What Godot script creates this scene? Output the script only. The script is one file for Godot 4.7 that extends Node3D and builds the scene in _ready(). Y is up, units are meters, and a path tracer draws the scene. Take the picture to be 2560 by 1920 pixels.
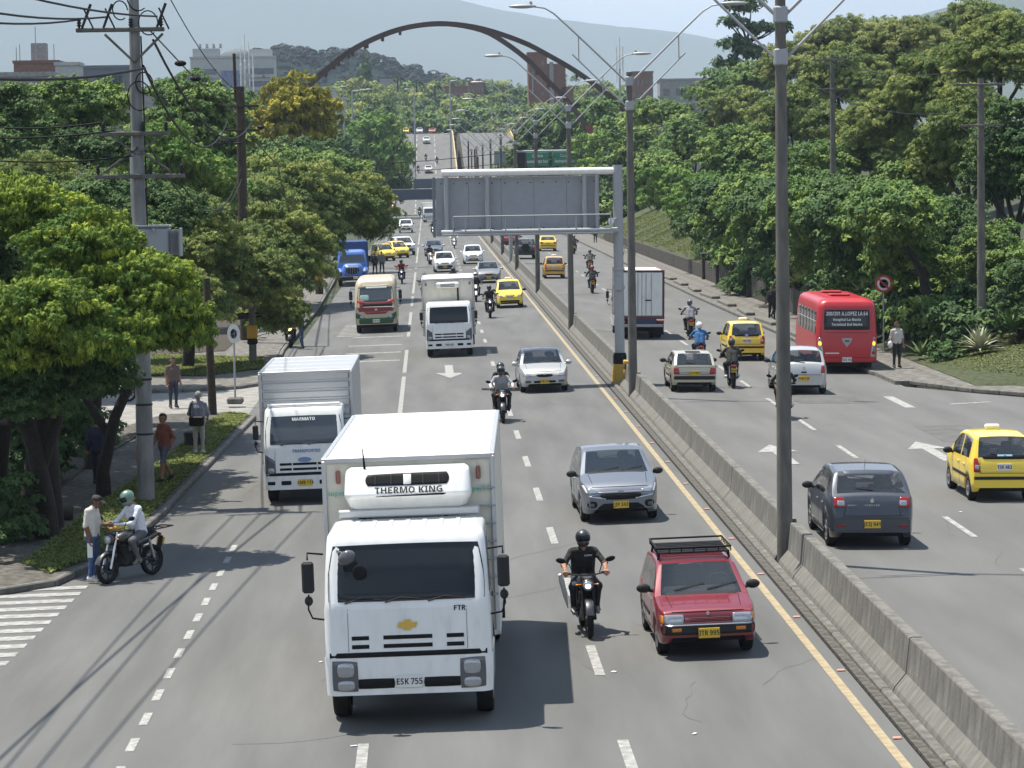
extends Node3D

var rng := RandomNumberGenerator.new()
var used := {}
var cache := {}

func _ready() -> void:
	rng.seed = 7
	var cam := Camera3D.new()
	cam.name = "camera"
	cam.fov = 15.49
	cam.near = 0.5
	cam.far = 30000.0
	add_child(cam)
	cam.position = Vector3(0, 7.6, 0)
	cam.basis = Basis.looking_at(Vector3(sin(0.02895) * cos(0.07566), -sin(0.07566), -cos(0.02895) * cos(0.07566)), Vector3.UP) * Basis(Vector3(0, 0, 1), -0.016)
	cam.current = true
	var env := Environment.new()
	env.background_mode = Environment.BG_SKY
	var sm := ProceduralSkyMaterial.new()
	sm.sky_top_color = lin(0.16, 0.27, 0.46)
	sm.sky_horizon_color = lin(0.86, 0.88, 0.90)
	sm.sky_curve = 0.12
	sm.ground_bottom_color = lin(0.12, 0.13, 0.12)
	sm.ground_horizon_color = lin(0.55, 0.58, 0.60)
	sm.sun_angle_max = 20.0
	sm.sky_cover = cloud_cover()
	sm.sky_cover_modulate = Color(1, 1, 1)
	var sky := Sky.new()
	sky.sky_material = sm
	env.sky = sky
	env.background_energy_multiplier = 0.66
	env.ambient_light_source = Environment.AMBIENT_SOURCE_SKY
	env.tonemap_mode = Environment.TONE_MAPPER_LINEAR
	env.tonemap_exposure = 1.85
	env.fog_enabled = true
	env.fog_density = 0.00012
	env.fog_light_color = lin(0.50, 0.61, 0.74)
	env.sdfgi_enabled = true
	env.ssao_enabled = true
	env.ssil_enabled = true
	var we := WorldEnvironment.new()
	we.name = "environment"
	we.environment = env
	add_child(we)
	var sun := DirectionalLight3D.new()
	sun.name = "sun"
	sun.light_color = Color(1.0, 0.97, 0.92)
	sun.light_energy = 1.6
	sun.light_angular_distance = 0.5
	sun.shadow_enabled = true
	add_child(sun)
	sun.basis = Basis.looking_at(Vector3(0.30, -1.0, 0.17).normalized(), Vector3(0, 0, -1))
	materials()
	ground_and_roads()
	road_marks()
	median()
	left_side()
	right_side()
	far_end()
	backdrop()
	left_trees()
	right_trees()
	far_trees()
	vehicles()
	bikes_and_people()
	wires()

func cloud_cover() -> ImageTexture:
	# clouds over the whole sky: broad soft banks with brighter heaps, computed from noise on the sphere
	var f := FastNoiseLite.new()
	f.seed = 11
	f.noise_type = FastNoiseLite.TYPE_SIMPLEX_SMOOTH
	f.frequency = 1.1
	f.fractal_octaves = 5
	f.fractal_gain = 0.55
	var w := 512
	var h := 256
	var im := Image.create(w, h, false, Image.FORMAT_RGBA8)
	for y in h:
		var el := (0.5 - (y + 0.5) / h) * PI
		for x in w:
			var az := (x + 0.5) / w * TAU
			var dir := Vector3(cos(el) * sin(az), sin(el), cos(el) * cos(az))
			var p := dir / maxf(0.16, absf(dir.y) + 0.10) * 0.55
			var a := 0.0
			if el > -0.02:
				a = clampf((f.get_noise_3dv(p) + 0.10) * 2.3, 0.0, 1.0)
				a = a * a * (3.0 - 2.0 * a) * 0.85
			im.set_pixel(x, y, Color(0.86, 0.88, 0.90, a * clampf((el + 0.02) * 9.0, 0.25, 1.0)))
	return ImageTexture.create_from_image(im)

func lin(r: float, g: float, b: float) -> Color:
	return Color(r, g, b).linear_to_srgb()

func gy(x: float) -> float:
	# the camber of the two carriageways
	if x < 6.2:
		return -0.022 * (6.2 - maxf(x, -6.0))
	return -0.015 * maxf(0.0, x - 7.4)

# ---------------------------------------------------------------- mesh building
class MB:
	var v := PackedVector3Array()
	var n := PackedVector3Array()
	var c := PackedColorArray()
	var col := Color(1, 1, 1)
	var tinted := false
	func tint(k: Color) -> void:
		col = k
		tinted = true
	func put(a: Vector3, m: Vector3) -> void:
		v.append(a)
		n.append(m)
		c.append(col)
	func tri(a: Vector3, b: Vector3, d: Vector3) -> void:
		var m := (b - a).cross(d - a)
		if m.length_squared() < 1e-14:
			return
		m = m.normalized()
		put(a, m)
		put(d, m)
		put(b, m)
	func quad(a: Vector3, b: Vector3, d: Vector3, e: Vector3) -> void:
		tri(a, b, d)
		tri(a, d, e)
	func face(p: Array, from: Vector3) -> void:
		# a convex face turned away from the point «from»
		var m: Vector3 = (p[1] - p[0]).cross(p[2] - p[0])
		var mid := Vector3.ZERO
		for q in p:
			mid += q
		mid /= p.size()
		for k in range(1, p.size() - 1):
			if m.dot(mid - from) >= 0.0:
				tri(p[0], p[k], p[k + 1])
			else:
				tri(p[0], p[k + 1], p[k])
	func box(at: Vector3, s: Vector3, b := Basis()) -> void:
		rbox(at, s, 0.0, b)
	func rbox(at: Vector3, s: Vector3, r: float, b := Basis()) -> void:
		var h := s * 0.5
		r = minf(r, minf(h.x, minf(h.y, h.z)) * 0.95)
		var k := h - Vector3(r, r, r)
		var P := func(x: float, y: float, z: float) -> Vector3: return at + b * Vector3(x, y, z)
		for g in [-1.0, 1.0]:
			face([P.call(g * h.x, -k.y, -k.z), P.call(g * h.x, k.y, -k.z), P.call(g * h.x, k.y, k.z), P.call(g * h.x, -k.y, k.z)], at)
			face([P.call(-k.x, g * h.y, -k.z), P.call(k.x, g * h.y, -k.z), P.call(k.x, g * h.y, k.z), P.call(-k.x, g * h.y, k.z)], at)
			face([P.call(-k.x, -k.y, g * h.z), P.call(k.x, -k.y, g * h.z), P.call(k.x, k.y, g * h.z), P.call(-k.x, k.y, g * h.z)], at)
		if r <= 0.0:
			return
		for p in [-1.0, 1.0]:
			for q in [-1.0, 1.0]:
				face([P.call(p * h.x, q * k.y, -k.z), P.call(p * h.x, q * k.y, k.z), P.call(p * k.x, q * h.y, k.z), P.call(p * k.x, q * h.y, -k.z)], at)
				face([P.call(p * h.x, -k.y, q * k.z), P.call(p * h.x, k.y, q * k.z), P.call(p * k.x, k.y, q * h.z), P.call(p * k.x, -k.y, q * h.z)], at)
				face([P.call(-k.x, p * h.y, q * k.z), P.call(k.x, p * h.y, q * k.z), P.call(k.x, p * k.y, q * h.z), P.call(-k.x, p * k.y, q * h.z)], at)
				for o in [-1.0, 1.0]:
					face([P.call(p * h.x, q * k.y, o * k.z), P.call(p * k.x, q * h.y, o * k.z), P.call(p * k.x, q * k.y, o * h.z)], at)
	func grid(P: Array, flip := false, wrap := false) -> void:
		var R := P.size()
		var C: int = P[0].size()
		var N := []
		for i in R:
			var row := PackedVector3Array()
			for j in C:
				var l := j - 1 if j > 0 else (C - 2 if wrap else 0)
				var r := j + 1 if j < C - 1 else (1 if wrap else C - 1)
				var du: Vector3 = P[i][r] - P[i][l]
				var dv: Vector3 = P[mini(i + 1, R - 1)][j] - P[maxi(i - 1, 0)][j]
				var m := du.cross(dv)
				row.append(-m.normalized() if flip else m.normalized())
			N.append(row)
		for i in R - 1:
			for j in C - 1:
				cell(P, N, i, j, flip)
	func cell(P: Array, N: Array, i: int, j: int, flip: bool) -> void:
		var q := [[i, j], [i, j + 1], [i + 1, j + 1], [i + 1, j]]
		for t in ([[0, 2, 1], [0, 3, 2]] if not flip else [[0, 1, 2], [0, 2, 3]]):
			for k in t:
				put(P[q[k][0]][q[k][1]], N[q[k][0]][q[k][1]])
	func tube(path: Array, rad, sides := 8, caps := true) -> void:
		var rows := []
		var up := Vector3.UP
		var last := path.size() - 1
		for i in path.size():
			var t: Vector3 = (path[mini(i + 1, last)] - path[maxi(i - 1, 0)]).normalized()
			if i == 0:
				up = t.cross(Vector3.RIGHT if absf(t.x) < 0.8 else Vector3.FORWARD).normalized()
			up = (up - t * up.dot(t)).normalized()
			var sd := t.cross(up)
			var r: float = rad[i] if rad is Array else rad
			var row := PackedVector3Array()
			for k in sides + 1:
				var a := TAU * k / sides
				row.append(path[i] + (up * cos(a) + sd * sin(a)) * r)
			rows.append(row)
		grid(rows, false, true)
		if caps:
			for e in [0, last]:
				var o: Vector3 = path[e]
				for k in sides:
					face([o, rows[e][k], rows[e][k + 1]], path[1] if e == 0 else path[last - 1])
	func rod(a: Vector3, b: Vector3, r0: float, r1 := -1.0, sides := 8) -> void:
		tube([a, b], [r0, r0 if r1 < 0.0 else r1], sides)
	func lathe(prof: Array, at: Vector3, b := Basis(), sides := 16) -> void:
		# profile of (radius, height) from the bottom up, round the local y axis
		var rows := []
		for p in prof:
			var row := PackedVector3Array()
			for k in sides + 1:
				var a := TAU * k / sides
				row.append(at + b * Vector3(cos(a) * p[0], p[1], -sin(a) * p[0]))
			rows.append(row)
		grid(rows, false, true)
	func ball(at: Vector3, r: Vector3, b := Basis(), sides := 14) -> void:
		var prof := []
		var rows := []
		for i in 9:
			var t := -PI / 2 + PI * i / 8.0
			var row := PackedVector3Array()
			for k in sides + 1:
				var a := TAU * k / sides
				row.append(at + b * Vector3(cos(a) * cos(t) * r.x, sin(t) * r.y, -sin(a) * cos(t) * r.z))
			rows.append(row)
		grid(rows, false, true)
	func prism(poly: Array, xf: Transform3D, depth: float) -> void:
		# a flat outline in local xy, thick along local z from 0 to depth
		var pts := PackedVector2Array(poly)
		if not Geometry2D.is_polygon_clockwise(pts):
			pts.reverse()
		pts.reverse()
		var idx := Geometry2D.triangulate_polygon(pts)
		for k in range(0, idx.size(), 3):
			var a := pts[idx[k]]
			var b := pts[idx[k + 1]]
			var d := pts[idx[k + 2]]
			if (b - a).cross(d - a) < 0.0:
				var s := b
				b = d
				d = s
			tri(xf * Vector3(a.x, a.y, depth), xf * Vector3(b.x, b.y, depth), xf * Vector3(d.x, d.y, depth))
			tri(xf * Vector3(a.x, a.y, 0), xf * Vector3(d.x, d.y, 0), xf * Vector3(b.x, b.y, 0))
		for k in pts.size():
			var a := pts[k]
			var b := pts[(k + 1) % pts.size()]
			quad(xf * Vector3(a.x, a.y, 0), xf * Vector3(b.x, b.y, 0), xf * Vector3(b.x, b.y, depth), xf * Vector3(a.x, a.y, depth))
	func add(o: MB, xf := Transform3D()) -> void:
		var nb := xf.basis.inverse().transposed()
		for i in o.v.size():
			v.append(xf * o.v[i])
			n.append((nb * o.n[i]).normalized())
			c.append(o.c[i])
		tinted = tinted or o.tinted
	func mesh(m: Material = null) -> ArrayMesh:
		var arr := []
		arr.resize(Mesh.ARRAY_MAX)
		arr[Mesh.ARRAY_VERTEX] = v
		arr[Mesh.ARRAY_NORMAL] = n
		if tinted:
			arr[Mesh.ARRAY_COLOR] = c
		var am := ArrayMesh.new()
		am.add_surface_from_arrays(Mesh.PRIMITIVE_TRIANGLES, arr)
		if m:
			am.surface_set_material(0, m)
		return am

# looks up the surface of a shape along one axis, so that lamps, panes and trim lie on it
class Proj:
	var cells := {}
	var axis := 2
	var s := 1.0
	var last := 0.0
	const G := 0.12
	func _init(mb: MB, axis_: int, s_: float) -> void:
		axis = axis_
		s = s_
		var vs := mb.v
		for k in range(0, vs.size(), 3):
			var a := flat(vs[k])
			var b := flat(vs[k + 1])
			var d := flat(vs[k + 2])
			for x in range(floori(minf(a.x, minf(b.x, d.x)) / G), floori(maxf(a.x, maxf(b.x, d.x)) / G) + 1):
				for y in range(floori(minf(a.y, minf(b.y, d.y)) / G), floori(maxf(a.y, maxf(b.y, d.y)) / G) + 1):
					var key := Vector2i(x, y)
					if not cells.has(key):
						cells[key] = []
					cells[key].append([a, b, d])
	func flat(p: Vector3) -> Vector3:
		if axis == 2:
			return Vector3(p.x, p.y, p.z * s)
		if axis == 0:
			return Vector3(p.z, p.y, p.x * s)
		return Vector3(p.x, p.z, p.y * s)
	func back(u: float, w: float, d: float) -> Vector3:
		if axis == 2:
			return Vector3(u, w, d * s)
		if axis == 0:
			return Vector3(d * s, w, u)
		return Vector3(u, d * s, w)
	func depth(u: float, w: float) -> float:
		var best := -1e9
		for t in cells.get(Vector2i(floori(u / G), floori(w / G)), []):
			var a: Vector3 = t[0]
			var b: Vector3 = t[1]
			var d: Vector3 = t[2]
			var den := (b.x - a.x) * (d.y - a.y) - (d.x - a.x) * (b.y - a.y)
			if absf(den) < 1e-9:
				continue
			var p := ((u - a.x) * (d.y - a.y) - (d.x - a.x) * (w - a.y)) / den
			var q := ((b.x - a.x) * (w - a.y) - (u - a.x) * (b.y - a.y)) / den
			if p >= -0.002 and q >= -0.002 and p + q <= 1.002:
				best = maxf(best, a.z + (b.z - a.z) * p + (d.z - a.z) * q)
		if best < -1e8:
			return last
		last = best
		return best
	func patch(c: Array, off := 0.006, rnd := 0.0, nx := 6, ny := 3, thick := 0.025) -> MB:
		# corners: lower left, lower right, upper right, upper left, as (u, w)
		var rows := []
		var mid: Vector2 = (c[0] + c[1] + c[2] + c[3]) * 0.25
		last = 0.0
		depth(mid.x, mid.y)
		for i in range(-1, ny + 2):
			var row := PackedVector3Array()
			for j in range(-1, nx + 2):
				var a := 2.0 * clampi(j, 0, nx) / nx - 1.0
				var b := 2.0 * clampi(i, 0, ny) / ny - 1.0
				var a2 := a * (1.0 - rnd * 0.5 * b * b)
				var b2 := b * (1.0 - rnd * 0.5 * a * a)
				var lo: Vector2 = c[0].lerp(c[1], a2 * 0.5 + 0.5)
				var hi: Vector2 = c[3].lerp(c[2], a2 * 0.5 + 0.5)
				var p := lo.lerp(hi, b2 * 0.5 + 0.5)
				var edge := i < 0 or j < 0 or i > ny or j > nx
				row.append(back(p.x, p.y, depth(p.x, p.y) + (off - thick if edge else off)))
			rows.append(row)
		var m := MB.new()
		m.grid(rows, (axis == 2 and s < 0.0) or (axis == 0 and s > 0.0) or (axis == 1 and s > 0.0))
		return m

# ---------------------------------------------------------------- naming and placing
func numbered(called: String) -> String:
	used[called] = used.get(called, -1) + 1
	return called if used[called] == 0 else "%s_%03d" % [called, used[called]]

func thing(called: String, label: String, category: String, at := Vector3.ZERO, group := "") -> Node3D:
	var o := Node3D.new()
	o.name = numbered(called)
	add_child(o)
	o.position = at
	tag(o, label, category, group)
	return o

func tag(o: Node, label: String, category: String, group := "") -> void:
	o.set_meta("label", label)
	o.set_meta("category", category)
	if group != "":
		o.set_meta("group", group)

func obj(called: String, mb, m: Material, parent: Node = null) -> MeshInstance3D:
	var o := MeshInstance3D.new()
	o.name = called if parent else numbered(called)
	o.mesh = mb.mesh() if mb is MB else mb
	o.material_override = m
	(parent if parent else self).add_child(o, true)
	return o

func struct(called: String, mb: MB, m: Material) -> MeshInstance3D:
	var o := obj(called, mb, m)
	o.set_meta("kind", "structure")
	return o

func dup(o: Node3D, label := "", category := "", group := "") -> Node3D:
	var base := String(o.name)
	var cut := base.rfind("_")
	if cut > 0 and base.substr(cut + 1).is_valid_int():
		base = base.substr(0, cut)
	var r: Node3D = o.duplicate()
	r.name = numbered(base)
	add_child(r)
	if label != "":
		tag(r, label, category if category != "" else String(o.get_meta("category")), group)
	return r

func drive(o: Node3D, x: float, z: float, yaw := 0.0, y := 0.0) -> Node3D:
	o.transform = Transform3D(Basis(Vector3(0, 0, 1), 0.022 if x < 6.2 else -0.015) * Basis(Vector3.UP, yaw), Vector3(x, gy(x) + y + 0.004, z))
	return o

func nth(k: int) -> String:
	var a := ["first", "second", "third", "fourth", "fifth", "sixth", "seventh", "eighth", "ninth", "tenth", "eleventh", "twelfth", "thirteenth", "fourteenth", "fifteenth", "sixteenth", "seventeenth", "eighteenth", "nineteenth", "twentieth"]
	return a[k] if k < 20 else "twenty-" + a[k - 20]

func V2(a: float, b: float) -> Vector2:
	return Vector2(a, b)

func rect(u: float, w: float, hu: float, hw: float) -> Array:
	return [V2(u - hu, w - hw), V2(u + hu, w - hw), V2(u + hu, w + hw), V2(u - hu, w + hw)]

func text(s: String, size: float, m: Material, parent: Node3D, at: Vector3, b := Basis(), called := "lettering", wide := 1.0, font := "Droid Sans") -> MeshInstance3D:
	var key := "font" + font
	if not cache.has(key):
		var sf := SystemFont.new()
		sf.font_names = PackedStringArray([font])
		sf.font_weight = 700
		cache[key] = sf
	var t := TextMesh.new()
	t.text = s
	t.font = cache[key]
	t.font_size = 32
	t.pixel_size = size / 32.0
	t.depth = 0.004
	t.curve_step = 4.0
	var o := obj(called, t, m, parent)
	o.transform = Transform3D(b.scaled_local(Vector3(wide, 1, 1)), at)
	return o

# ---------------------------------------------------------------- materials
var M := {}

func mat(r: float, g: float, b: float, rough := 0.6, metal := 0.0) -> StandardMaterial3D:
	var m := StandardMaterial3D.new()
	m.albedo_color = lin(r, g, b)
	m.roughness = rough
	m.metallic = metal
	return m

func paint(r: float, g: float, b: float, flake := 0.0) -> StandardMaterial3D:
	var m := mat(r, g, b, 0.42, flake)
	m.clearcoat_enabled = true
	m.clearcoat = 0.8
	m.clearcoat_roughness = 0.06
	return m

func noise_tex(freq: float, lo: Color, hi: Color, size := 512, oct := 5, kind := FastNoiseLite.TYPE_SIMPLEX_SMOOTH, sd := 1, stops: Array = []) -> NoiseTexture2D:
	var f := FastNoiseLite.new()
	f.seed = sd
	f.noise_type = kind
	f.frequency = freq
	f.fractal_octaves = oct
	var t := NoiseTexture2D.new()
	t.width = size
	t.height = size
	t.seamless = true
	t.noise = f
	var g := Gradient.new()
	g.set_color(0, lo)
	g.set_color(1, hi)
	for s in stops:
		g.add_point(s[0], s[1])
	t.color_ramp = g
	return t

func rough_ground(base: Color, lo: float, hi: float, big: float, small: float, bump := 0.4, sd := 1, stretch := Vector3.ONE) -> StandardMaterial3D:
	# two layers of world-sized noise: broad patches, and fine grain as the detail layer and the relief
	var m := StandardMaterial3D.new()
	m.roughness = 0.9
	m.albedo_color = base.linear_to_srgb()
	m.albedo_texture = noise_tex(0.012, Color(lo, lo, lo), Color(1, 1, 1), 512, 5, FastNoiseLite.TYPE_SIMPLEX_SMOOTH, sd)
	m.uv1_triplanar = true
	m.uv1_world_triplanar = true
	m.uv1_scale = stretch / big
	m.detail_enabled = true
	m.detail_blend_mode = BaseMaterial3D.BLEND_MODE_MUL
	m.detail_albedo = noise_tex(0.12, Color(hi, hi, hi), Color(1, 1, 1), 512, 3, FastNoiseLite.TYPE_SIMPLEX_SMOOTH, sd + 5)
	m.detail_uv_layer = BaseMaterial3D.DETAIL_UV_2
	m.uv2_triplanar = true
	m.uv2_world_triplanar = true
	m.uv2_scale = Vector3.ONE / small
	if bump > 0.0:
		m.heightmap_enabled = true
		m.heightmap_texture = noise_tex(0.10, Color.BLACK, Color.WHITE, 512, 4, FastNoiseLite.TYPE_SIMPLEX_SMOOTH, sd + 9)
		m.heightmap_scale = bump
	return m

func leafy(sheen := 0.65) -> StandardMaterial3D:
	var m := StandardMaterial3D.new()
	m.vertex_color_use_as_albedo = true
	m.roughness = sheen
	m.metallic_specular = 0.28
	m.backlight_enabled = true
	m.backlight = lin(0.20, 0.25, 0.05)
	m.cull_mode = BaseMaterial3D.CULL_DISABLED
	return m

func materials() -> void:
	M.asphalt = rough_ground(Color(0.196, 0.199, 0.194), 0.80, 0.60, 9.0, 0.7, 0.5, 3, Vector3(1, 1, 0.12))
	M.asphalt2 = rough_ground(Color(0.206, 0.207, 0.200), 0.82, 0.60, 12.0, 0.7, 0.5, 13, Vector3(1, 1, 0.15))
	M.patch = rough_ground(Color(0.150, 0.148, 0.142), 0.8, 0.72, 5.0, 0.7, 0.5, 23)
	M.concrete = rough_ground(Color(0.30, 0.285, 0.25), 0.55, 0.7, 3.0, 0.4, 0.6, 33)
	M.barrier = rough_ground(Color(0.29, 0.28, 0.25), 0.62, 0.66, 2.2, 0.5, 0.8, 43, Vector3(1, 0.35, 1))
	M.gutter = rough_ground(Color(0.23, 0.215, 0.185), 0.50, 0.6, 1.2, 0.3, 1.0, 53)
	M.pave = rough_ground(Color(0.20, 0.185, 0.155), 0.5, 0.65, 2.0, 0.3, 0.6, 57)
	M.street = rough_ground(Color(0.37, 0.36, 0.33), 0.75, 0.75, 4.0, 0.5, 0.4, 59)
	M.dirt = rough_ground(Color(0.12, 0.09, 0.06), 0.5, 0.5, 2.0, 0.4, 1.5, 63)
	M.grass = rough_ground(Color(0.155, 0.20, 0.055), 0.45, 0.45, 2.5, 0.35, 4.0, 73)
	M.stone = rough_ground(Color(0.17, 0.15, 0.12), 0.45, 0.5, 1.6, 0.4, 1.5, 83)
	M.terrain = rough_ground(Color(0.07, 0.10, 0.03), 0.5, 0.6, 30.0, 4.0, 0.0, 93)
	M.mark = rough_ground(Color(0.64, 0.64, 0.61), 0.66, 0.60, 1.5, 0.25, 0.2, 103)
	M.yellow_mark = rough_ground(Color(0.42, 0.345, 0.215), 0.8, 0.85, 1.5, 0.25, 0.2, 113)
	M.pole = rough_ground(Color(0.25, 0.235, 0.205), 0.65, 0.7, 2.0, 0.4, 0.4, 123, Vector3(1, 0.3, 1))
	M.pole_pale = rough_ground(Color(0.34, 0.34, 0.33), 0.7, 0.8, 2.0, 0.4, 0.4, 129, Vector3(1, 0.3, 1))
	M.galv = mat(0.31, 0.32, 0.33, 0.5, 0.3)
	M.panel_grey = rough_ground(Color(0.30, 0.315, 0.335), 0.95, 0.95, 2.0, 0.5, 0.0, 133)
	M.rust = mat(0.06, 0.034, 0.027, 0.7)
	M.wood = rough_ground(Color(0.11, 0.08, 0.055), 0.6, 0.6, 1.0, 0.3, 0.6, 143)
	M.bark = rough_ground(Color(0.055, 0.042, 0.03), 0.5, 0.6, 0.8, 0.2, 1.5, 153)
	M.black = mat(0.012, 0.012, 0.013, 0.5)
	M.rubber = mat(0.018, 0.018, 0.018, 0.75)
	M.plastic = mat(0.03, 0.03, 0.032, 0.55)
	M.cable = mat(0.02, 0.02, 0.022, 0.6)
	for k in [M.black, M.rubber, M.plastic, M.cable]:
		k.metallic_specular = 0.22
	M.glass = mat(0.010, 0.013, 0.017, 0.04)
	M.glass.metallic_specular = 0.38
	M.glass2 = mat(0.03, 0.038, 0.046, 0.05)
	M.glass2.metallic_specular = 0.62
	M.chrome = mat(0.6, 0.6, 0.6, 0.18, 1.0)
	M.alloy = mat(0.35, 0.35, 0.36, 0.35, 0.8)
	M.lamp = mat(0.34, 0.36, 0.38, 0.10, 0.5)
	M.lamp_dark = mat(0.10, 0.10, 0.11, 0.15, 0.2)
	M.tail = mat(0.28, 0.012, 0.012, 0.15)
	M.amber = mat(0.55, 0.20, 0.02, 0.2)
	M.white = paint(0.72, 0.73, 0.73)
	M.white_matt = mat(0.72, 0.72, 0.70, 0.55)
	M.cream = mat(0.66, 0.63, 0.54, 0.5)
	var grime := noise_tex(0.015, Color(0.90, 0.895, 0.88), Color(1, 1, 1), 512, 5, FastNoiseLite.TYPE_SIMPLEX_SMOOTH, 301, [[0.42, Color(0.97, 0.97, 0.96)]])
	for k in [M.white, M.white_matt, M.cream]:
		k.albedo_texture = grime
		k.uv1_triplanar = true
		k.uv1_scale = Vector3(0.45, 0.16, 0.45)
	M.plate_y = mat(0.62, 0.40, 0.025, 0.45)
	M.plate_w = mat(0.62, 0.62, 0.60, 0.45)
	M.ink = mat(0.012, 0.012, 0.012, 0.6)
	M.red_ink = mat(0.40, 0.03, 0.03, 0.6)
	M.green_sign = mat(0.01, 0.16, 0.09, 0.5)
	M.leaf = leafy()
	M.leaf_far = leafy(0.7)
	M.alu = mat(0.46, 0.47, 0.48, 0.38, 0.55)
	M.body_tint = StandardMaterial3D.new()
	M.body_tint.vertex_color_use_as_albedo = true
	M.body_tint.roughness = 0.85
	M.body_tint.heightmap_enabled = true
	M.body_tint.heightmap_texture = noise_tex(0.02, Color.BLACK, Color.WHITE, 256, 3, FastNoiseLite.TYPE_SIMPLEX_SMOOTH, 77)
	M.body_tint.heightmap_scale = 2.5
	M.body_tint.uv1_triplanar = true
	M.body_tint.uv1_scale = Vector3(3.0, 1.6, 3.0)
	M.pane = mat(0.02, 0.025, 0.03, 0.03)
	M.pane.albedo_color.a = 0.30
	M.pane.transparency = BaseMaterial3D.TRANSPARENCY_ALPHA
	M.pane.metallic_specular = 0.7
	M.dark_pane = M.pane.duplicate()
	M.dark_pane.albedo_color.a = 0.62
	M.cloth = mat(0.045, 0.045, 0.05, 0.9)

# ---------------------------------------------------------------- ground, roads, markings
func ramp_y(z: float) -> float:
	var p := [[-500.0, -0.12], [-530.0, 0.6], [-565.0, 3.0], [-600.0, 6.6], [-640.0, 11.2], [-680.0, 15.4], [-705.0, 16.9], [-730.0, 17.2], [-770.0, 16.0], [-850.0, 12.0]]
	if z > -500.0:
		return -0.12
	return profile(p, z)

func sheet(xs: Array, zs: Array, h: Callable) -> MB:
	var rows := []
	for z in zs:
		var row := PackedVector3Array()
		for x in xs:
			row.append(Vector3(x, h.call(x, z), z))
		rows.append(row)
	var m := MB.new()
	m.grid(rows)
	return m

func steps(a: float, b: float, n: int) -> Array:
	var r := []
	for k in n + 1:
		r.append(lerpf(a, b, float(k) / n))
	return r

func slab(poly: Array, y0: float, y1: float) -> MB:
	# a flat piece of ground, outlined in (x, z)
	var pts := []
	for p in poly:
		pts.append(V2(p[0], -p[1]))
	var m := MB.new()
	m.prism(pts, Transform3D(Basis(Vector3.RIGHT, -PI / 2), Vector3(0, y0, 0)), y1 - y0)
	return m

func right_slope(x: float, z: float) -> float:
	# the wooded bank on the right climbs away from the pavement
	var t := clampf((x - 19.0) / 40.0, 0.0, 1.0)
	var far := clampf((-z - 80.0) / 60.0, 0.0, 1.0) * clampf((z + 430.0) / 100.0, 0.0, 1.0)
	return -0.35 + far * (9.0 * t * t * (3.0 - 2.0 * t) + clampf((x - 18.6) / 1.2, 0.0, 1.0) * 1.0)

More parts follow.
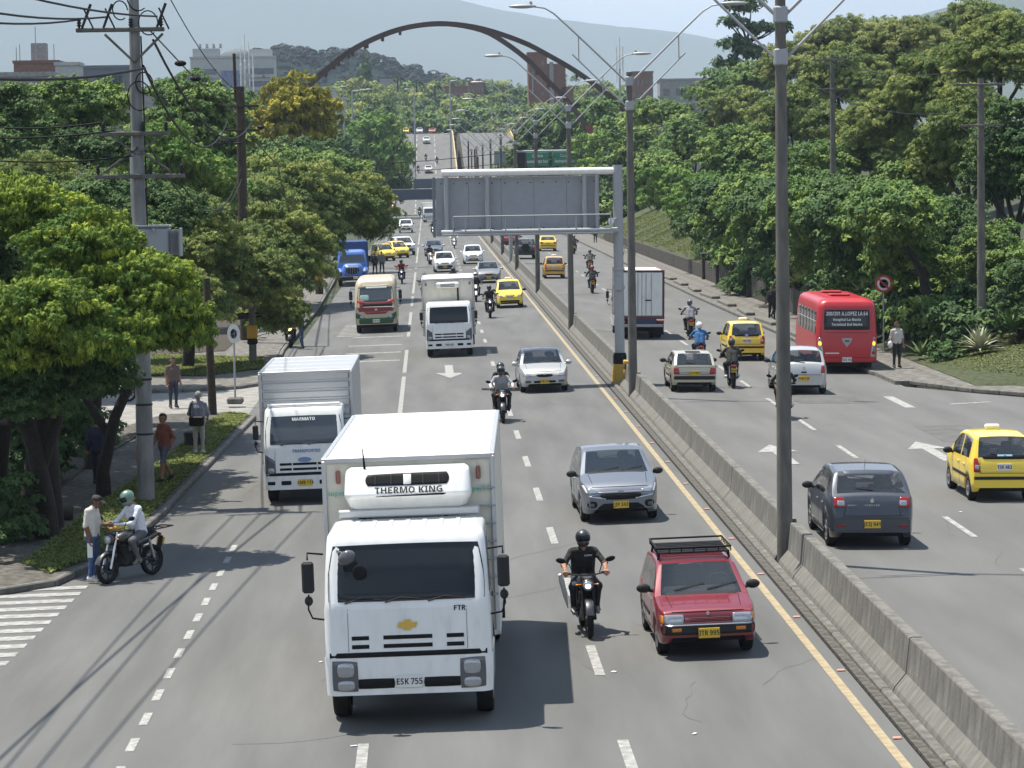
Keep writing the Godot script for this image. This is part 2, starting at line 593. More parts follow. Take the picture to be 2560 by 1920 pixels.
func ground_and_roads() -> void:
	var g := sheet([-15000.0, -3000.0, -600.0, -150.0, -60.0, -20.0, 0.0, 12.0, 18.5, 19.0, 19.8, 21.0, 24.0, 28.0, 33.0, 40.0, 50.0, 60.0, 150.0, 600.0, 3000.0, 15000.0], [200.0, 0.0, -60.0, -80.0, -90.0, -100.0, -110.0, -120.0, -135.0, -160.0, -200.0, -250.0, -300.0, -340.0, -380.0, -430.0, -600.0, -1000.0, -2500.0, -6000.0, -18000.0], func(x, z): return right_slope(x, z) if x > 12.0 else -0.35)
	struct("terrain", g, M.terrain)
	var zs := steps(30.0, -500.0, 60)
	struct("road", sheet([-6.0, -4.2, -1.0, 2.5, 6.2], zs, func(x, _z): return gy(x)), M.asphalt)
	struct("road", sheet([6.9, 7.4, 11.1, 16.5], zs, func(x, _z): return gy(x)), M.asphalt2)
	# side streets and the forecourt behind the trees
	struct("side_street", slab([[-6.0, 20.0], [-6.0, -53.0], [-60.0, -49.0], [-60.0, 20.0]], -0.34, -0.268), M.asphalt)
	struct("road_edge", slab([[-5.995, -52.9], [-5.995, -130.0], [-7.4, -130.0], [-7.4, -106.0], [-8.0, -105.0], [-8.0, -90.0], [-6.8, -90.0], [-6.8, -70.0], [-8.6, -54.0], [-8.6, -52.9]], -0.4, -0.272), M.asphalt)
	struct("side_street", slab([[-5.99, -91.0], [-5.99, -105.0], [-14.0, -103.6], [-60.0, -103.6], [-60.0, -56.0], [-13.6, -60.0], [-12.0, -75.0], [-8.8, -92.0]], -0.34, -0.264), M.street)
	struct("slip_road", slab([[16.49, -97.5], [18.2, -94.3], [19.6, -92.0], [30.0, -88.0], [60.0, -86.0], [60.0, 20.0], [16.49, 20.0]], -0.34, -0.136), M.asphalt2)
	# flyover ahead: two ramps with side walls
	for k in [[-6.6, 6.4], [8.2, 20.5]]:
		var zz := steps(-500.0, -850.0, 50)
		var road := sheet([k[0], k[1]], zz, func(_x, z): return ramp_y(z) + 0.02)
		struct("flyover_road", road, M.asphalt2)
		var w := MB.new()
		for i in 50:
			for x in k:
				var p := [Vector3(x, ramp_y(zz[i]), zz[i]), Vector3(x, ramp_y(zz[i + 1]), zz[i + 1]), Vector3(x, -0.5, zz[i + 1]), Vector3(x, -0.5, zz[i])]
				w.face(p, Vector3((k[0] + k[1]) / 2, 5, zz[i]))
		struct("flyover_wall", w, M.concrete)
	# sealed cracks, scraps of litter, patches of newer asphalt
	var r := RandomNumberGenerator.new()
	r.seed = 44
	var ck := MB.new()
	for k in 26:
		var x := r.randf_range(-5.5, 5.5) if k < 17 else r.randf_range(8.5, 16.0)
		var z := -36.0 - 110.0 * r.randf() * r.randf()
		var a := r.randf_range(-0.25, 0.25) + (PI / 2 if k % 3 == 0 else 0.0)
		for i in 9:
			a += r.randf_range(-0.35, 0.35)
			var nx := x + sin(a) * 0.35
			var nz := z - cos(a) * 0.35
			var w := Vector3(cos(a), 0, sin(a)) * 0.009
			if nx > 6.0 and nx < 7.8 or absf(nx) > 16.3 or nx < -5.9:
				break
			ck.face([Vector3(x, gy(x) + 0.003, z) - w, Vector3(x, gy(x) + 0.003, z) + w, Vector3(nx, gy(nx) + 0.003, nz) + w, Vector3(nx, gy(nx) + 0.003, nz) - w], Vector3(x, -9, z))
			x = nx
			z = nz
	struct("road_cracks", ck, M.patch)
	for k in 14:
		var lt := MB.new()
		lt.rbox(Vector3.ZERO, Vector3(r.randf_range(0.05, 0.11), 0.012, r.randf_range(0.04, 0.09)), 0.003, Basis(Vector3.UP, r.randf() * 3.0))
		var x := r.randf_range(-5.0, 5.6) if k < 9 else r.randf_range(8.0, 15.5)
		var l := obj("litter", lt, M.plate_w)
		l.position = Vector3(x, gy(x) + 0.012, r.randf_range(-37.0, -75.0))
		tag(l, "small pale scrap of litter on the %s carriageway, %s of several" % ["left" if k < 9 else "right", nth(k if k < 9 else k - 9)], "litter", "scraps of litter on the road")
	var pm := MB.new()
	for p in [[13.0, -92.0, 2.2, 3.0], [15.0, -80.0, 1.6, 5.0]]:
		pm.box(Vector3(p[0], gy(p[0]) - 0.025, p[1]), Vector3(p[2], 0.06, p[3]), Basis(Vector3(0, 0, 1), -0.015))
	struct("road_patch", pm, M.patch)
	var mh := MB.new()
	mh.lathe([[0.0, 0.0], [0.36, 0.0], [0.36, 0.008], [0.48, 0.010], [0.52, 0.002]], Vector3(-2.72, gy(-2.72) + 0.002, -35.65), Basis(Vector3(0, 0, 1), 0.022), 28)
	tag(obj("manhole_cover", mh, M.concrete), "round pale manhole rim at the bottom edge of the road", "manhole cover")

func strip(m: MB, x: float, z0: float, z1: float, w: float, lift := 0.006) -> void:
	# a painted line, following the camber
	var y0 := gy(x - w / 2) + lift
	var y1 := gy(x + w / 2) + lift
	m.quad(Vector3(x - w / 2, y0, z0), Vector3(x + w / 2, y1, z0), Vector3(x + w / 2, y1, z1), Vector3(x - w / 2, y0, z1))

func road_marks() -> void:
	var m := MB.new()
	for k in 13:
		strip(m, -4.2, -36.3 - 1.86 * k, -37.2 - 1.86 * k, 0.125)
	for s in [[-30.0, -32.5], [-35.4, -38.0], [-43.0, -45.6], [-50.6, -53.2], [-58.0, -61.0], [-66.0, -69.0], [-74.0, -77.0], [-82.0, -107.0], [-109.0, -123.0], [-133.0, -137.0], [-141.0, -156.0], [-163.0, -176.0], [-180.0, -218.0], [-226.0, -229.0], [-240.0, -290.0], [-300.0, -360.0], [-370.0, -499.0]]:
		strip(m, -1.0, s[0], s[1], 0.15)
	for k in range(-2, 55):
		var z := -42.4 - 7.6 * k
		strip(m, 2.5, z, z - 2.7, 0.15)
	for k in range(-4, 50):
		var z := -57.2 - 8.0 * k
		strip(m, 11.1, z, z - 3.4, 0.14)
	strip(m, 15.2, -88.8, -93.2, 0.34)
	for k in 4:
		m.box(Vector3(17.4 + 2.3 * k, -0.134, -90.3 + 0.9 * k), Vector3(1.5, 0.01, 0.22), Basis(Vector3.UP, 0.38))
	for z in [-116.3, -121.6, -127.0, -133.5, -203.0, -209.0, -216.0, -224.0]:
		strip(m, -2.45, z, z - 0.45, 2.4)
	for k in 9:
		strip(m, -3.9 + 0.02 * k, -135.0 - 1.2 * k, -135.4 - 1.2 * k, 1.1)
	# zebra crossing over the side street, lower left
	for k in 12:
		var z := -44.6 - 0.84 * k
		var xr := -6.98 + 0.034 * (-44.6 - z)
		var y := -0.262
		m.quad(Vector3(-12.0, y, z + 0.75), Vector3(xr, y, z), Vector3(xr, y, z - 0.42), Vector3(-12.0, y, z + 0.33))
	# lane arrows: one towards the viewer, two away
	for a in [[0.74, -105.2, 1.0, 7.0], [9.25, -76.8, -1.0, 5.2], [13.4, -77.5, -1.0, 5.2]]:
		var x: float = a[0]
		var z: float = a[1]
		var d: float = a[2]
		var n: float = a[3]
		var y := gy(x) + 0.010
		m.face([Vector3(x, y, z), Vector3(x - 0.55, y, z - d * n * 0.38), Vector3(x + 0.55, y, z - d * n * 0.38)], Vector3(x, -9, z))
		m.face([Vector3(x - 0.16, y, z - d * n * 0.38), Vector3(x + 0.16, y, z - d * n * 0.38), Vector3(x + 0.16, y, z - d * n), Vector3(x - 0.16, y, z - d * n)], Vector3(x, -9, z))
	struct("road_markings", m, M.mark)
	var e := MB.new()
	for k in 46:
		strip(e, 5.93, -20.0 - 10.0 * k, -30.0 - 10.0 * k, 0.135)
	for k in 24:
		strip(e, 7.75, -30.0 - 10.0 * k, -36.0 - 10.0 * k, 0.12)
	struct("yellow_edge_line", e, M.yellow_mark)
	# lines on the flyover
	var f := MB.new()
	for x in [-2.2, 2.0]:
		for k in 14:
			var z := -505.0 - 14.0 * k
			f.quad(Vector3(x - 0.12, ramp_y(z) + 0.06, z), Vector3(x + 0.12, ramp_y(z) + 0.06, z), Vector3(x + 0.12, ramp_y(z - 8.0) + 0.06, z - 8.0), Vector3(x - 0.12, ramp_y(z - 8.0) + 0.06, z - 8.0))
	struct("flyover_markings", f, M.mark)
	var st := MB.new()
	st.rbox(Vector3.ZERO, Vector3(0.12, 0.03, 0.09), 0.012)
	var sm := mat(0.46, 0.24, 0.18, 0.5)
	for k in 14:
		var s := obj("road_stud", st, sm)
		s.position = Vector3(6.10, 0.012, -36.8 - 5.1 * k)
		tag(s, "small red road stud beside the yellow line, %s from the near edge" % nth(k), "road stud", "red studs along the yellow line")

# ---------------------------------------------------------------- median wall, lamp posts, sign gantry
func barrier_piece(z0: float, z1: float) -> MB:
	var prof := [[6.55, -0.02], [6.60, 0.10], [6.76, 0.29], [6.815, 0.79], [6.83, 0.81], [6.99, 0.81], [7.005, 0.79], [7.06, 0.29], [7.20, 0.10], [7.24, -0.02]]
	var m := MB.new()
	for i in prof.size() - 1:
		var a: Array = prof[i]
		var b: Array = prof[i + 1]
		m.face([Vector3(a[0], a[1], z0), Vector3(b[0], b[1], z0), Vector3(b[0], b[1], z1), Vector3(a[0], a[1], z1)], Vector3(6.9, 0.2, (z0 + z1) / 2))
	for z in [z0, z1]:
		for i in 4:
			m.face([Vector3(prof[i][0], prof[i][1], z), Vector3(prof[i + 1][0], prof[i + 1][1], z), Vector3(prof[8 - i][0], prof[8 - i][1], z), Vector3(prof[9 - i][0], prof[9 - i][1], z)], Vector3(6.9, 0.3, (z0 + z1) / 2))
	return m

func median() -> void:
	var w := thing("median_wall", "long weathered concrete barrier dividing the two carriageways", "barrier")
	var pz := []
	for k in 10:
		pz.append(-53.6 - 39.7 * k)
	var edges := [-20.0, -30.0, -40.0, -51.2]
	for k in 10:
		edges.append(pz[k] + 0.26)
		edges.append(pz[k] - 0.26)
		for q in [1, 2, 3]:
			edges.append(pz[k] - 9.9 * q)
	for i in edges.size() - 1:
		var a: float = edges[i]
		var b: float = edges[i + 1]
		if a - b < 1.0:
			continue
		if a > -98.4 and b < -98.4:
			obj("barrier_segment", barrier_piece(a - 0.03, -98.4), M.barrier, w)
			obj("barrier_segment", barrier_piece(-100.6, b + 0.03), M.barrier, w)
		else:
			obj("barrier_segment", barrier_piece(a - 0.03, b + 0.03), M.barrier, w)
	# gutter and its broken lip at the foot of the wall
	var gt := MB.new()
	var lp := MB.new()
	for k in 90:
		var z := -20.0 - 5.0 * k
		gt.box(Vector3(6.33, -0.02, z - 2.5), Vector3(0.16, 0.06, 5.0))
		lp.rbox(Vector3(6.47, 0.02, z - 2.5), Vector3(0.15, 0.14, 4.96), 0.03)
	struct("gutter", gt, M.gutter)
	struct("kerb", lp, M.barrier)
	var lm := MB.new()
	lm.tube([Vector3(0, -0.1, 0), Vector3(0, 5.0, 0), Vector3(0, 10.75, 0)], [0.155, 0.13, 0.10], 14)
	var proto := thing("lamp_post", "concrete double-arm lamp post nearest the viewer, in front of the right road", "lamp post", Vector3(6.74, 0, -53.6), "lamp posts along the median")
	obj("pole", lm, M.pole, proto)
	for y in [10.45, 9.65]:
		var col := MB.new()
		col.rbox(Vector3(0, y, 0), Vector3(0.26, 0.32, 0.24), 0.03)
		obj("bracket", col, M.galv, proto)
	for g in [-1.0, 1.0]:
		var a := MB.new()
		a.tube([Vector3(g * 0.10, 10.45, 0), Vector3(g * 1.65, 11.95, 0), Vector3(g * 2.45, 12.70, 0), Vector3(g * 2.75, 12.88, 0), Vector3(g * 3.10, 12.93, 0)], [0.036, 0.032, 0.028, 0.026, 0.025], 8)
		a.tube([Vector3(g * 0.10, 9.62, 0), Vector3(g * 1.62, 11.12, 0), Vector3(g * 1.86, 11.36, 0)], 0.026, 8)
		a.rod(Vector3(g * 1.65, 11.95, 0), Vector3(g * 1.65, 11.15, 0), 0.02)
		obj("arm", a, M.galv, proto)
		var h := MB.new()
		h.ball(Vector3(g * 3.48, 12.95, 0), Vector3(0.46, 0.075, 0.15))
		h.rod(Vector3(g * 3.2, 12.95, 0), Vector3(g * 3.2, 13.10, 0), 0.05)
		obj("lamp_head", h, M.galv, proto)
	for k in range(1, 10):
		var o := dup(proto, ["", "concrete double-arm lamp post beside the sign gantry post", "third double-arm lamp post from the viewer, past the sign gantry", "fourth double-arm lamp post along the median", "fifth double-arm lamp post along the median", "sixth double-arm lamp post along the median", "seventh double-arm lamp post along the median, far off", "eighth double-arm lamp post along the median, far off", "ninth double-arm lamp post along the median, far off", "farthest double-arm lamp post along the median"][k], "", "lamp posts along the median")
		o.position = Vector3(6.74 - 0.02 * k, 0, pz[k])
	gantry()

func gantry() -> void:
	var o := thing("sign_gantry", "grey cantilever sign gantry seen from its back over the left carriageway", "sign gantry", Vector3(0, 0, -99.6))
	var px := 6.72
	var m := MB.new()
	m.tube([Vector3(px, 0.6, 0), Vector3(px, 7.72, 0)], 0.175, 18)
	obj("post", m, M.galv, o)
	for y in [4.05, 3.4]:
		var c := MB.new()
		c.lathe([[0.175, -0.06], [0.215, -0.05], [0.215, 0.05], [0.175, 0.06]], Vector3(px, y, 0), Basis(), 18)
		obj("collar", c, M.galv, o)
	var bx := MB.new()
	bx.rbox(Vector3(px - 0.02, 3.55, 0.2), Vector3(0.24, 0.5, 0.12), 0.02)
	obj("control_box", bx, M.galv, o)
	var b := MB.new()
	b.lathe([[0.33, -0.3], [0.30, 0.25], [0.235, 0.72]], Vector3(px, 0, 0), Basis(), 18)
	obj("yellow_base", b, mat(0.45, 0.27, 0.03, 0.6), o)
	var k := MB.new()
	k.lathe([[0.24, 0.70], [0.24, 0.98], [0.215, 1.08], [0.17, 1.10]], Vector3(px, 0, 0), Basis(), 18)
	obj("black_collar", k, M.black, o)
	var yb := thing("crash_cushion", "yellow and black warning block on the median wall at the gantry post", "warning block", Vector3(6.88, 0.62, -98.0))
	for q in 4:
		var s := MB.new()
		s.rbox(Vector3(0, -0.24 + 0.16 * q, 0), Vector3(0.30, 0.152, 0.55), 0.03)
		obj("stripe", s, mat(0.45, 0.27, 0.03, 0.6) if q % 2 else mat(0.10, 0.07, 0.02, 0.6), yb)
	# housing of the sign: bolted sheets, seen from behind
	for q in 5:
		var w := 5.78 / 5.0
		var s := MB.new()
		s.rbox(Vector3(0.30 + w * (q + 0.5), 6.33, -0.45), Vector3(w - 0.007, 2.06, 0.56), 0.003)
		obj("back_sheet", s, M.panel_grey, o)
	for q in 26:
		var r := MB.new()
		r.ball(Vector3(0.5 + 0.45 * (q % 13), 7.15 if q < 13 else 5.55, -0.165), Vector3(0.022, 0.022, 0.015), Basis(), 8)
		obj("bolt", r, M.black, o)
	var e := MB.new()
	e.rbox(Vector3(0.24, 6.33, -0.6), Vector3(0.10, 2.12, 0.9), 0.01)
	obj("end_cap", e, mat(0.13, 0.145, 0.17, 0.5), o)
	m = MB.new()
	m.tube([Vector3(0.52, 7.52, 0), Vector3(px, 7.52, 0)], 0.125, 14)
	obj("top_beam", m, M.white_matt, o)
	m = MB.new()
	m.tube([Vector3(0.48, 5.42, 0.15), Vector3(px, 5.42, 0.15)], 0.11, 14)
	obj("bottom_beam", m, M.galv, o)
	for x in [0.68, 2.12, 5.55, 5.98]:
		m = MB.new()
		m.tube([Vector3(x, 5.42, 0.0), Vector3(x, 7.5, 0.0)], 0.085 if x != 5.98 else 0.07, 12)
		obj("upright", m, M.galv, o)
	m = MB.new()
	m.box(Vector3(3.5, 5.36, 0.42), Vector3(6.0, 0.04, 0.6))
	obj("walkway", m, M.galv, o)
	for y in [6.0, 5.48]:
		m = MB.new()
		m.rod(Vector3(0.9, y, 0.72), Vector3(6.42, y, 0.72), 0.022)
		obj("handrail", m, M.galv, o)
	for x in [0.9, 1.32, 2.2, 2.72, 3.9, 5.2, 6.42]:
		m = MB.new()
		m.rod(Vector3(x, 5.38, 0.72), Vector3(x, 6.0, 0.72), 0.02)
		obj("rail_post", m, M.galv, o)
	var cam2 := thing("traffic_camera", "small white domed camera on the gantry post", "camera", Vector3(6.45, 5.75, -99.3))
	m = MB.new()
	m.ball(Vector3.ZERO, Vector3(0.11, 0.13, 0.11))
	m.rod(Vector3(0, 0.05, 0), Vector3(0.24, 0.12, -0.2), 0.03)
	obj("housing", m, M.white_matt, cam2)
	# second gantry farther off, seen past the end of the first
	var g2 := thing("sign_gantry", "farther blue-grey sign gantry beam crossing the left carriageway", "sign gantry", Vector3(0, 0, -230.0))
	m = MB.new()
	m.rbox(Vector3(0.6, 5.75, 0), Vector3(12.6, 0.88, 0.9), 0.02)
	obj("beam", m, mat(0.075, 0.09, 0.12, 0.6), g2)
	m = MB.new()
	m.rbox(Vector3(2.2, 6.62, -0.2), Vector3(6.6, 0.80, 0.5), 0.02)
	obj("sign_back", m, mat(0.10, 0.115, 0.14, 0.6), g2)
	for x in [-5.6, 6.75]:
		m = MB.new()
		m.tube([Vector3(x, -0.3, 0), Vector3(x, 6.0, 0)], 0.16, 12)
		obj("post", m, M.galv, g2)

# ---------------------------------------------------------------- left pavement, poles, signs
func kerb_run(pts: Array, y: float, w := 0.16, h := 0.15) -> MB:
	var m := MB.new()
	for i in pts.size() - 1:
		var a := Vector3(pts[i][0], 0, pts[i][1])
		var b := Vector3(pts[i + 1][0], 0, pts[i + 1][1])
		var n := maxi(1, int(a.distance_to(b) / 1.0))
		for k in n:
			var p := a.lerp(b, (k + 0.5) / n)
			var d := (b - a).normalized()
			m.rbox(Vector3(p.x, y + h / 2, p.z), Vector3(w, h, a.distance_to(b) / n - 0.015), 0.025, Basis(Vector3.UP, atan2(d.x, d.z)))
	return m

func blades(called: String, label: String, poly: Array, y: float, cnt: int, tall: float, sd: int, lift_fn = null) -> void:
	# tufts of grass over a patch of ground
	var r := RandomNumberGenerator.new()
	r.seed = sd
	var m := MB.new()
	for k in 7:
		var a := r.randf() * TAU
		var d := Vector3(cos(a), 0, sin(a))
		var s := Vector3(-d.z, 0, d.x) * 0.012
		var o := d * r.randf() * 0.05
		var t := o + d * r.randf_range(0.02, 0.10) + Vector3(0, r.randf_range(0.6, 1.0), 0)
		m.tri(o - s, o + s, t)
	var pts := PackedVector2Array()
	for p in poly:
		pts.append(V2(p[0], p[1]))
	var lo := pts[0]
	var hi := pts[0]
	for p in pts:
		lo = lo.min(p)
		hi = hi.max(p)
	var mm := MultiMesh.new()
	mm.transform_format = MultiMesh.TRANSFORM_3D
	mm.use_colors = true
	mm.mesh = m.mesh(M.leaf)
	mm.instance_count = cnt
	var i := 0
	while i < cnt:
		var q := V2(r.randf_range(lo.x, hi.x), r.randf_range(lo.y, hi.y))
		if not Geometry2D.is_point_in_polygon(q, pts):
			continue
		var h := tall * r.randf_range(0.5, 1.2)
		var gh: float = y
		if lift_fn:
			gh = lift_fn.call(q.x, q.y)
		mm.set_instance_transform(i, Transform3D(Basis(Vector3.UP, r.randf() * TAU).scaled_local(Vector3(1.6, h, 1.6)), Vector3(q.x, gh, q.y)))
		var t := r.randf()
		mm.set_instance_color(i, Color(lerpf(0.075, 0.20, t), lerpf(0.115, 0.21, t), lerpf(0.025, 0.07, t)))
		i += 1
	var o := MultiMeshInstance3D.new()
	o.name = numbered(called)
	o.multimesh = mm
	add_child(o)
	tag(o, label, "grass")
	o.set_meta("kind", "stuff")

func left_side() -> void:
	# near pavement island between the two side streets
	var isl := [[-6.35, -65.5], [-6.6, -60.0], [-6.95, -56.6], [-7.4, -54.3], [-8.3, -53.3], [-13.5, -52.5], [-13.5, -60.0], [-11.9, -75.0], [-8.7, -91.6], [-6.6, -92.0], [-5.75, -90.8], [-6.05, -80.0]]
	struct("pavement", slab(isl, -0.34, -0.13), M.pave)
	struct("kerb", kerb_run([[-13.5, -52.4], [-8.3, -53.2], [-7.35, -54.25], [-6.9, -56.6], [-6.55, -60.0], [-6.28, -65.5], [-5.98, -80.0], [-5.70, -90.8], [-6.6, -92.1], [-8.7, -91.7]], -0.28), M.barrier)
	var verge := [[-6.45, -65.5], [-6.7, -60.0], [-7.0, -56.9], [-7.5, -55.0], [-8.2, -56.5], [-7.9, -66.0], [-7.2, -78.0], [-7.0, -88.0], [-6.6, -91.5], [-5.9, -90.6], [-6.15, -80.0]]
	struct("verge", slab(verge, -0.3, -0.10), M.grass)
	blades("grass", "grass of the narrow verge beside the left kerb", verge, -0.10, 9000, 0.075, 31)
	var bed := [[-13.5, -53.5], [-9.6, -54.5], [-9.3, -66.0], [-9.2, -76.0], [-8.6, -86.0], [-11.5, -76.0], [-13.4, -60.0]]
	struct("planting_bed", slab(bed, -0.3, -0.09), M.dirt)
	# far corner of the side street and the pavement running on
	var cor := [[-6.15, -105.6], [-7.2, -103.6], [-9.0, -102.6], [-30.0, -102.6], [-30.0, -320.0], [-7.0, -320.0], [-7.0, -213.0], [-6.5, -162.0], [-6.6, -125.0]]
	struct("pavement", slab(cor, -0.34, -0.125), M.concrete)
	struct("kerb", kerb_run([[-20.0, -102.5], [-9.0, -102.5], [-7.15, -103.5], [-6.05, -105.6], [-6.5, -125.0], [-6.42, -162.0], [-6.9, -213.0], [-6.9, -320.0]], -0.28), M.barrier)
	var lawn := [[-6.7, -112.0], [-8.5, -109.0], [-12.0, -109.0], [-12.0, -122.0], [-7.0, -119.0]]
	struct("lawn", slab(lawn, -0.3, -0.10), M.grass)
	blades("grass", "grass patch at the far corner of the left side street", lawn, -0.10, 4500, 0.09, 32)
	var lawn2 := [[-9.0, -124.0], [-28.0, -110.0], [-28.0, -300.0], [-9.0, -300.0]]
	struct("lawn", slab(lawn2, -0.3, -0.10), M.dirt)
	utility_pole()
	# thin pole with red bands
	var o := thing("pole", "thin pole with two red bands beside the thick utility pole", "pole", Vector3(-7.12, -0.13, -69.0))
	var m := MB.new()
	m.tube([Vector3(0, 0, 0), Vector3(0, 8.2, 0)], [0.10, 0.075], 12)
	obj("shaft", m, M.galv, o)
	for y in [2.75, 0.95]:
		m = MB.new()
		m.lathe([[0.100, -0.22], [0.104, -0.21], [0.104, 0.21], [0.100, 0.22]], Vector3(0, y, 0), Basis(), 12)
		obj("red_band", m, mat(0.38, 0.07, 0.03, 0.6), o)
	o = thing("pole", "dark bare pole on the verge beyond the grey-shirted man", "pole", Vector3(-7.05, -0.13, -91.2))
	m = MB.new()
	m.tube([Vector3(0, 0, 0), Vector3(-0.1, 4.4, 0)], [0.14, 0.11], 12)
	obj("shaft", m, M.wood, o)
	# no-turn sign seen from the front, and the pole with a yellow board
	o = thing("road_sign", "round white road sign on a thin post on the grass tip of the left island", "road sign", Vector3(-6.62, -0.12, -95.6))
	m = MB.new()
	m.tube([Vector3(0, 0, 0), Vector3(0, 2.2, 0)], 0.035, 10)
	obj("post", m, M.galv, o)
	m = MB.new()
	m.lathe([[0.0, -0.012], [0.27, -0.012], [0.27, 0.012], [0.0, 0.012]], Vector3(0, 2.35, 0.05), Basis(Vector3.RIGHT, PI / 2).scaled(Vector3(0.80, 1.2, 1)), 26)
	obj("sign_plate", m, mat(0.52, 0.52, 0.50, 0.5), o)
	m = MB.new()
	m.rbox(Vector3(0, 2.36, 0.07), Vector3(0.28, 0.018, 0.012), 0.004, Basis(Vector3(0, 0, 1), 0.35))
	m.rbox(Vector3(0.02, 2.35, 0.068), Vector3(0.018, 0.34, 0.012), 0.004)
	obj("sign_bracket", m, M.galv, o)
	m = MB.new()
	m.rbox(Vector3(0, 0.08, 0), Vector3(0.55, 0.22, 0.5), 0.05)
	obj("footing", m, M.barrier, o)
	o = thing("pole", "pole with a yellow warning board at the far corner of the left side street", "pole", Vector3(-7.3, -0.13, -116.5))
	m = MB.new()
	m.tube([Vector3(0, 0, 0), Vector3(0, 4.3, 0)], [0.16, 0.13], 12)
	obj("shaft", m, M.pole, o)
	m = MB.new()
	m.rbox(Vector3(0, 1.25, 0.02), Vector3(0.42, 0.55, 0.40), 0.03)
	obj("yellow_band", m, mat(0.50, 0.27, 0.02, 0.6), o)
	m = MB.new()
	m.rbox(Vector3(0, 0.85, 0.02), Vector3(0.41, 0.22, 0.39), 0.03)
	obj("black_band", m, M.black, o)
	o = thing("pole", "pole with a yellow and black base under the trees by the blue truck", "pole", Vector3(-7.0, -0.13, -181.0))
	m = MB.new()
	m.tube([Vector3(0, 0, 0), Vector3(0, 7.0, 0)], [0.26, 0.18], 12)
	obj("shaft", m, M.wood, o)
	m = MB.new()
	m.lathe([[0.27, 0.6], [0.275, 0.62], [0.27, 1.3]], Vector3.ZERO, Basis(), 14)
	obj("yellow_band", m, mat(0.40, 0.22, 0.02, 0.6), o)
	o = thing("railing", "red painted tubular railing under the trees beside the pole with a yellow base", "railing", Vector3(-8.0, -0.13, -176.0))
	for k in 9:
		m = MB.new()
		m.rod(Vector3(-0.2 * k, 0, -0.3 * k), Vector3(-0.2 * k, 1.1, -0.3 * k), 0.03)
		obj("upright", m, M.red_ink, o)
	for y in [0.5, 1.1]:
		m = MB.new()
		m.rod(Vector3(0, y, 0), Vector3(-1.6, y, -2.4), 0.035)
		obj("rail", m, M.red_ink, o)
	var sm := MB.new()
	sm.lathe([[0.34, 0.0], [0.30, 0.18], [0.33, 0.36], [0.28, 0.40], [0.0, 0.42]], Vector3.ZERO, Basis(), 11)
	o = obj("tree_stump", sm, M.bark)
	o.position = Vector3(-6.75, -0.1, -80.5)
	tag(o, "low dark tree stump on the verge beside the grey-shirted man", "stump")
	o = thing("log", "pale sawn log lying at the edge of the dark planting bed, lower left", "log", Vector3(-8.75, 0.02, -63.6))
	m = MB.new()
	m.tube([Vector3(-0.7, 0, 0.1), Vector3(0.0, 0.03, 0), Vector3(0.62, 0, -0.1)], [0.17, 0.15, 0.16], 11)
	obj("trunk_piece", m, M.wood, o)

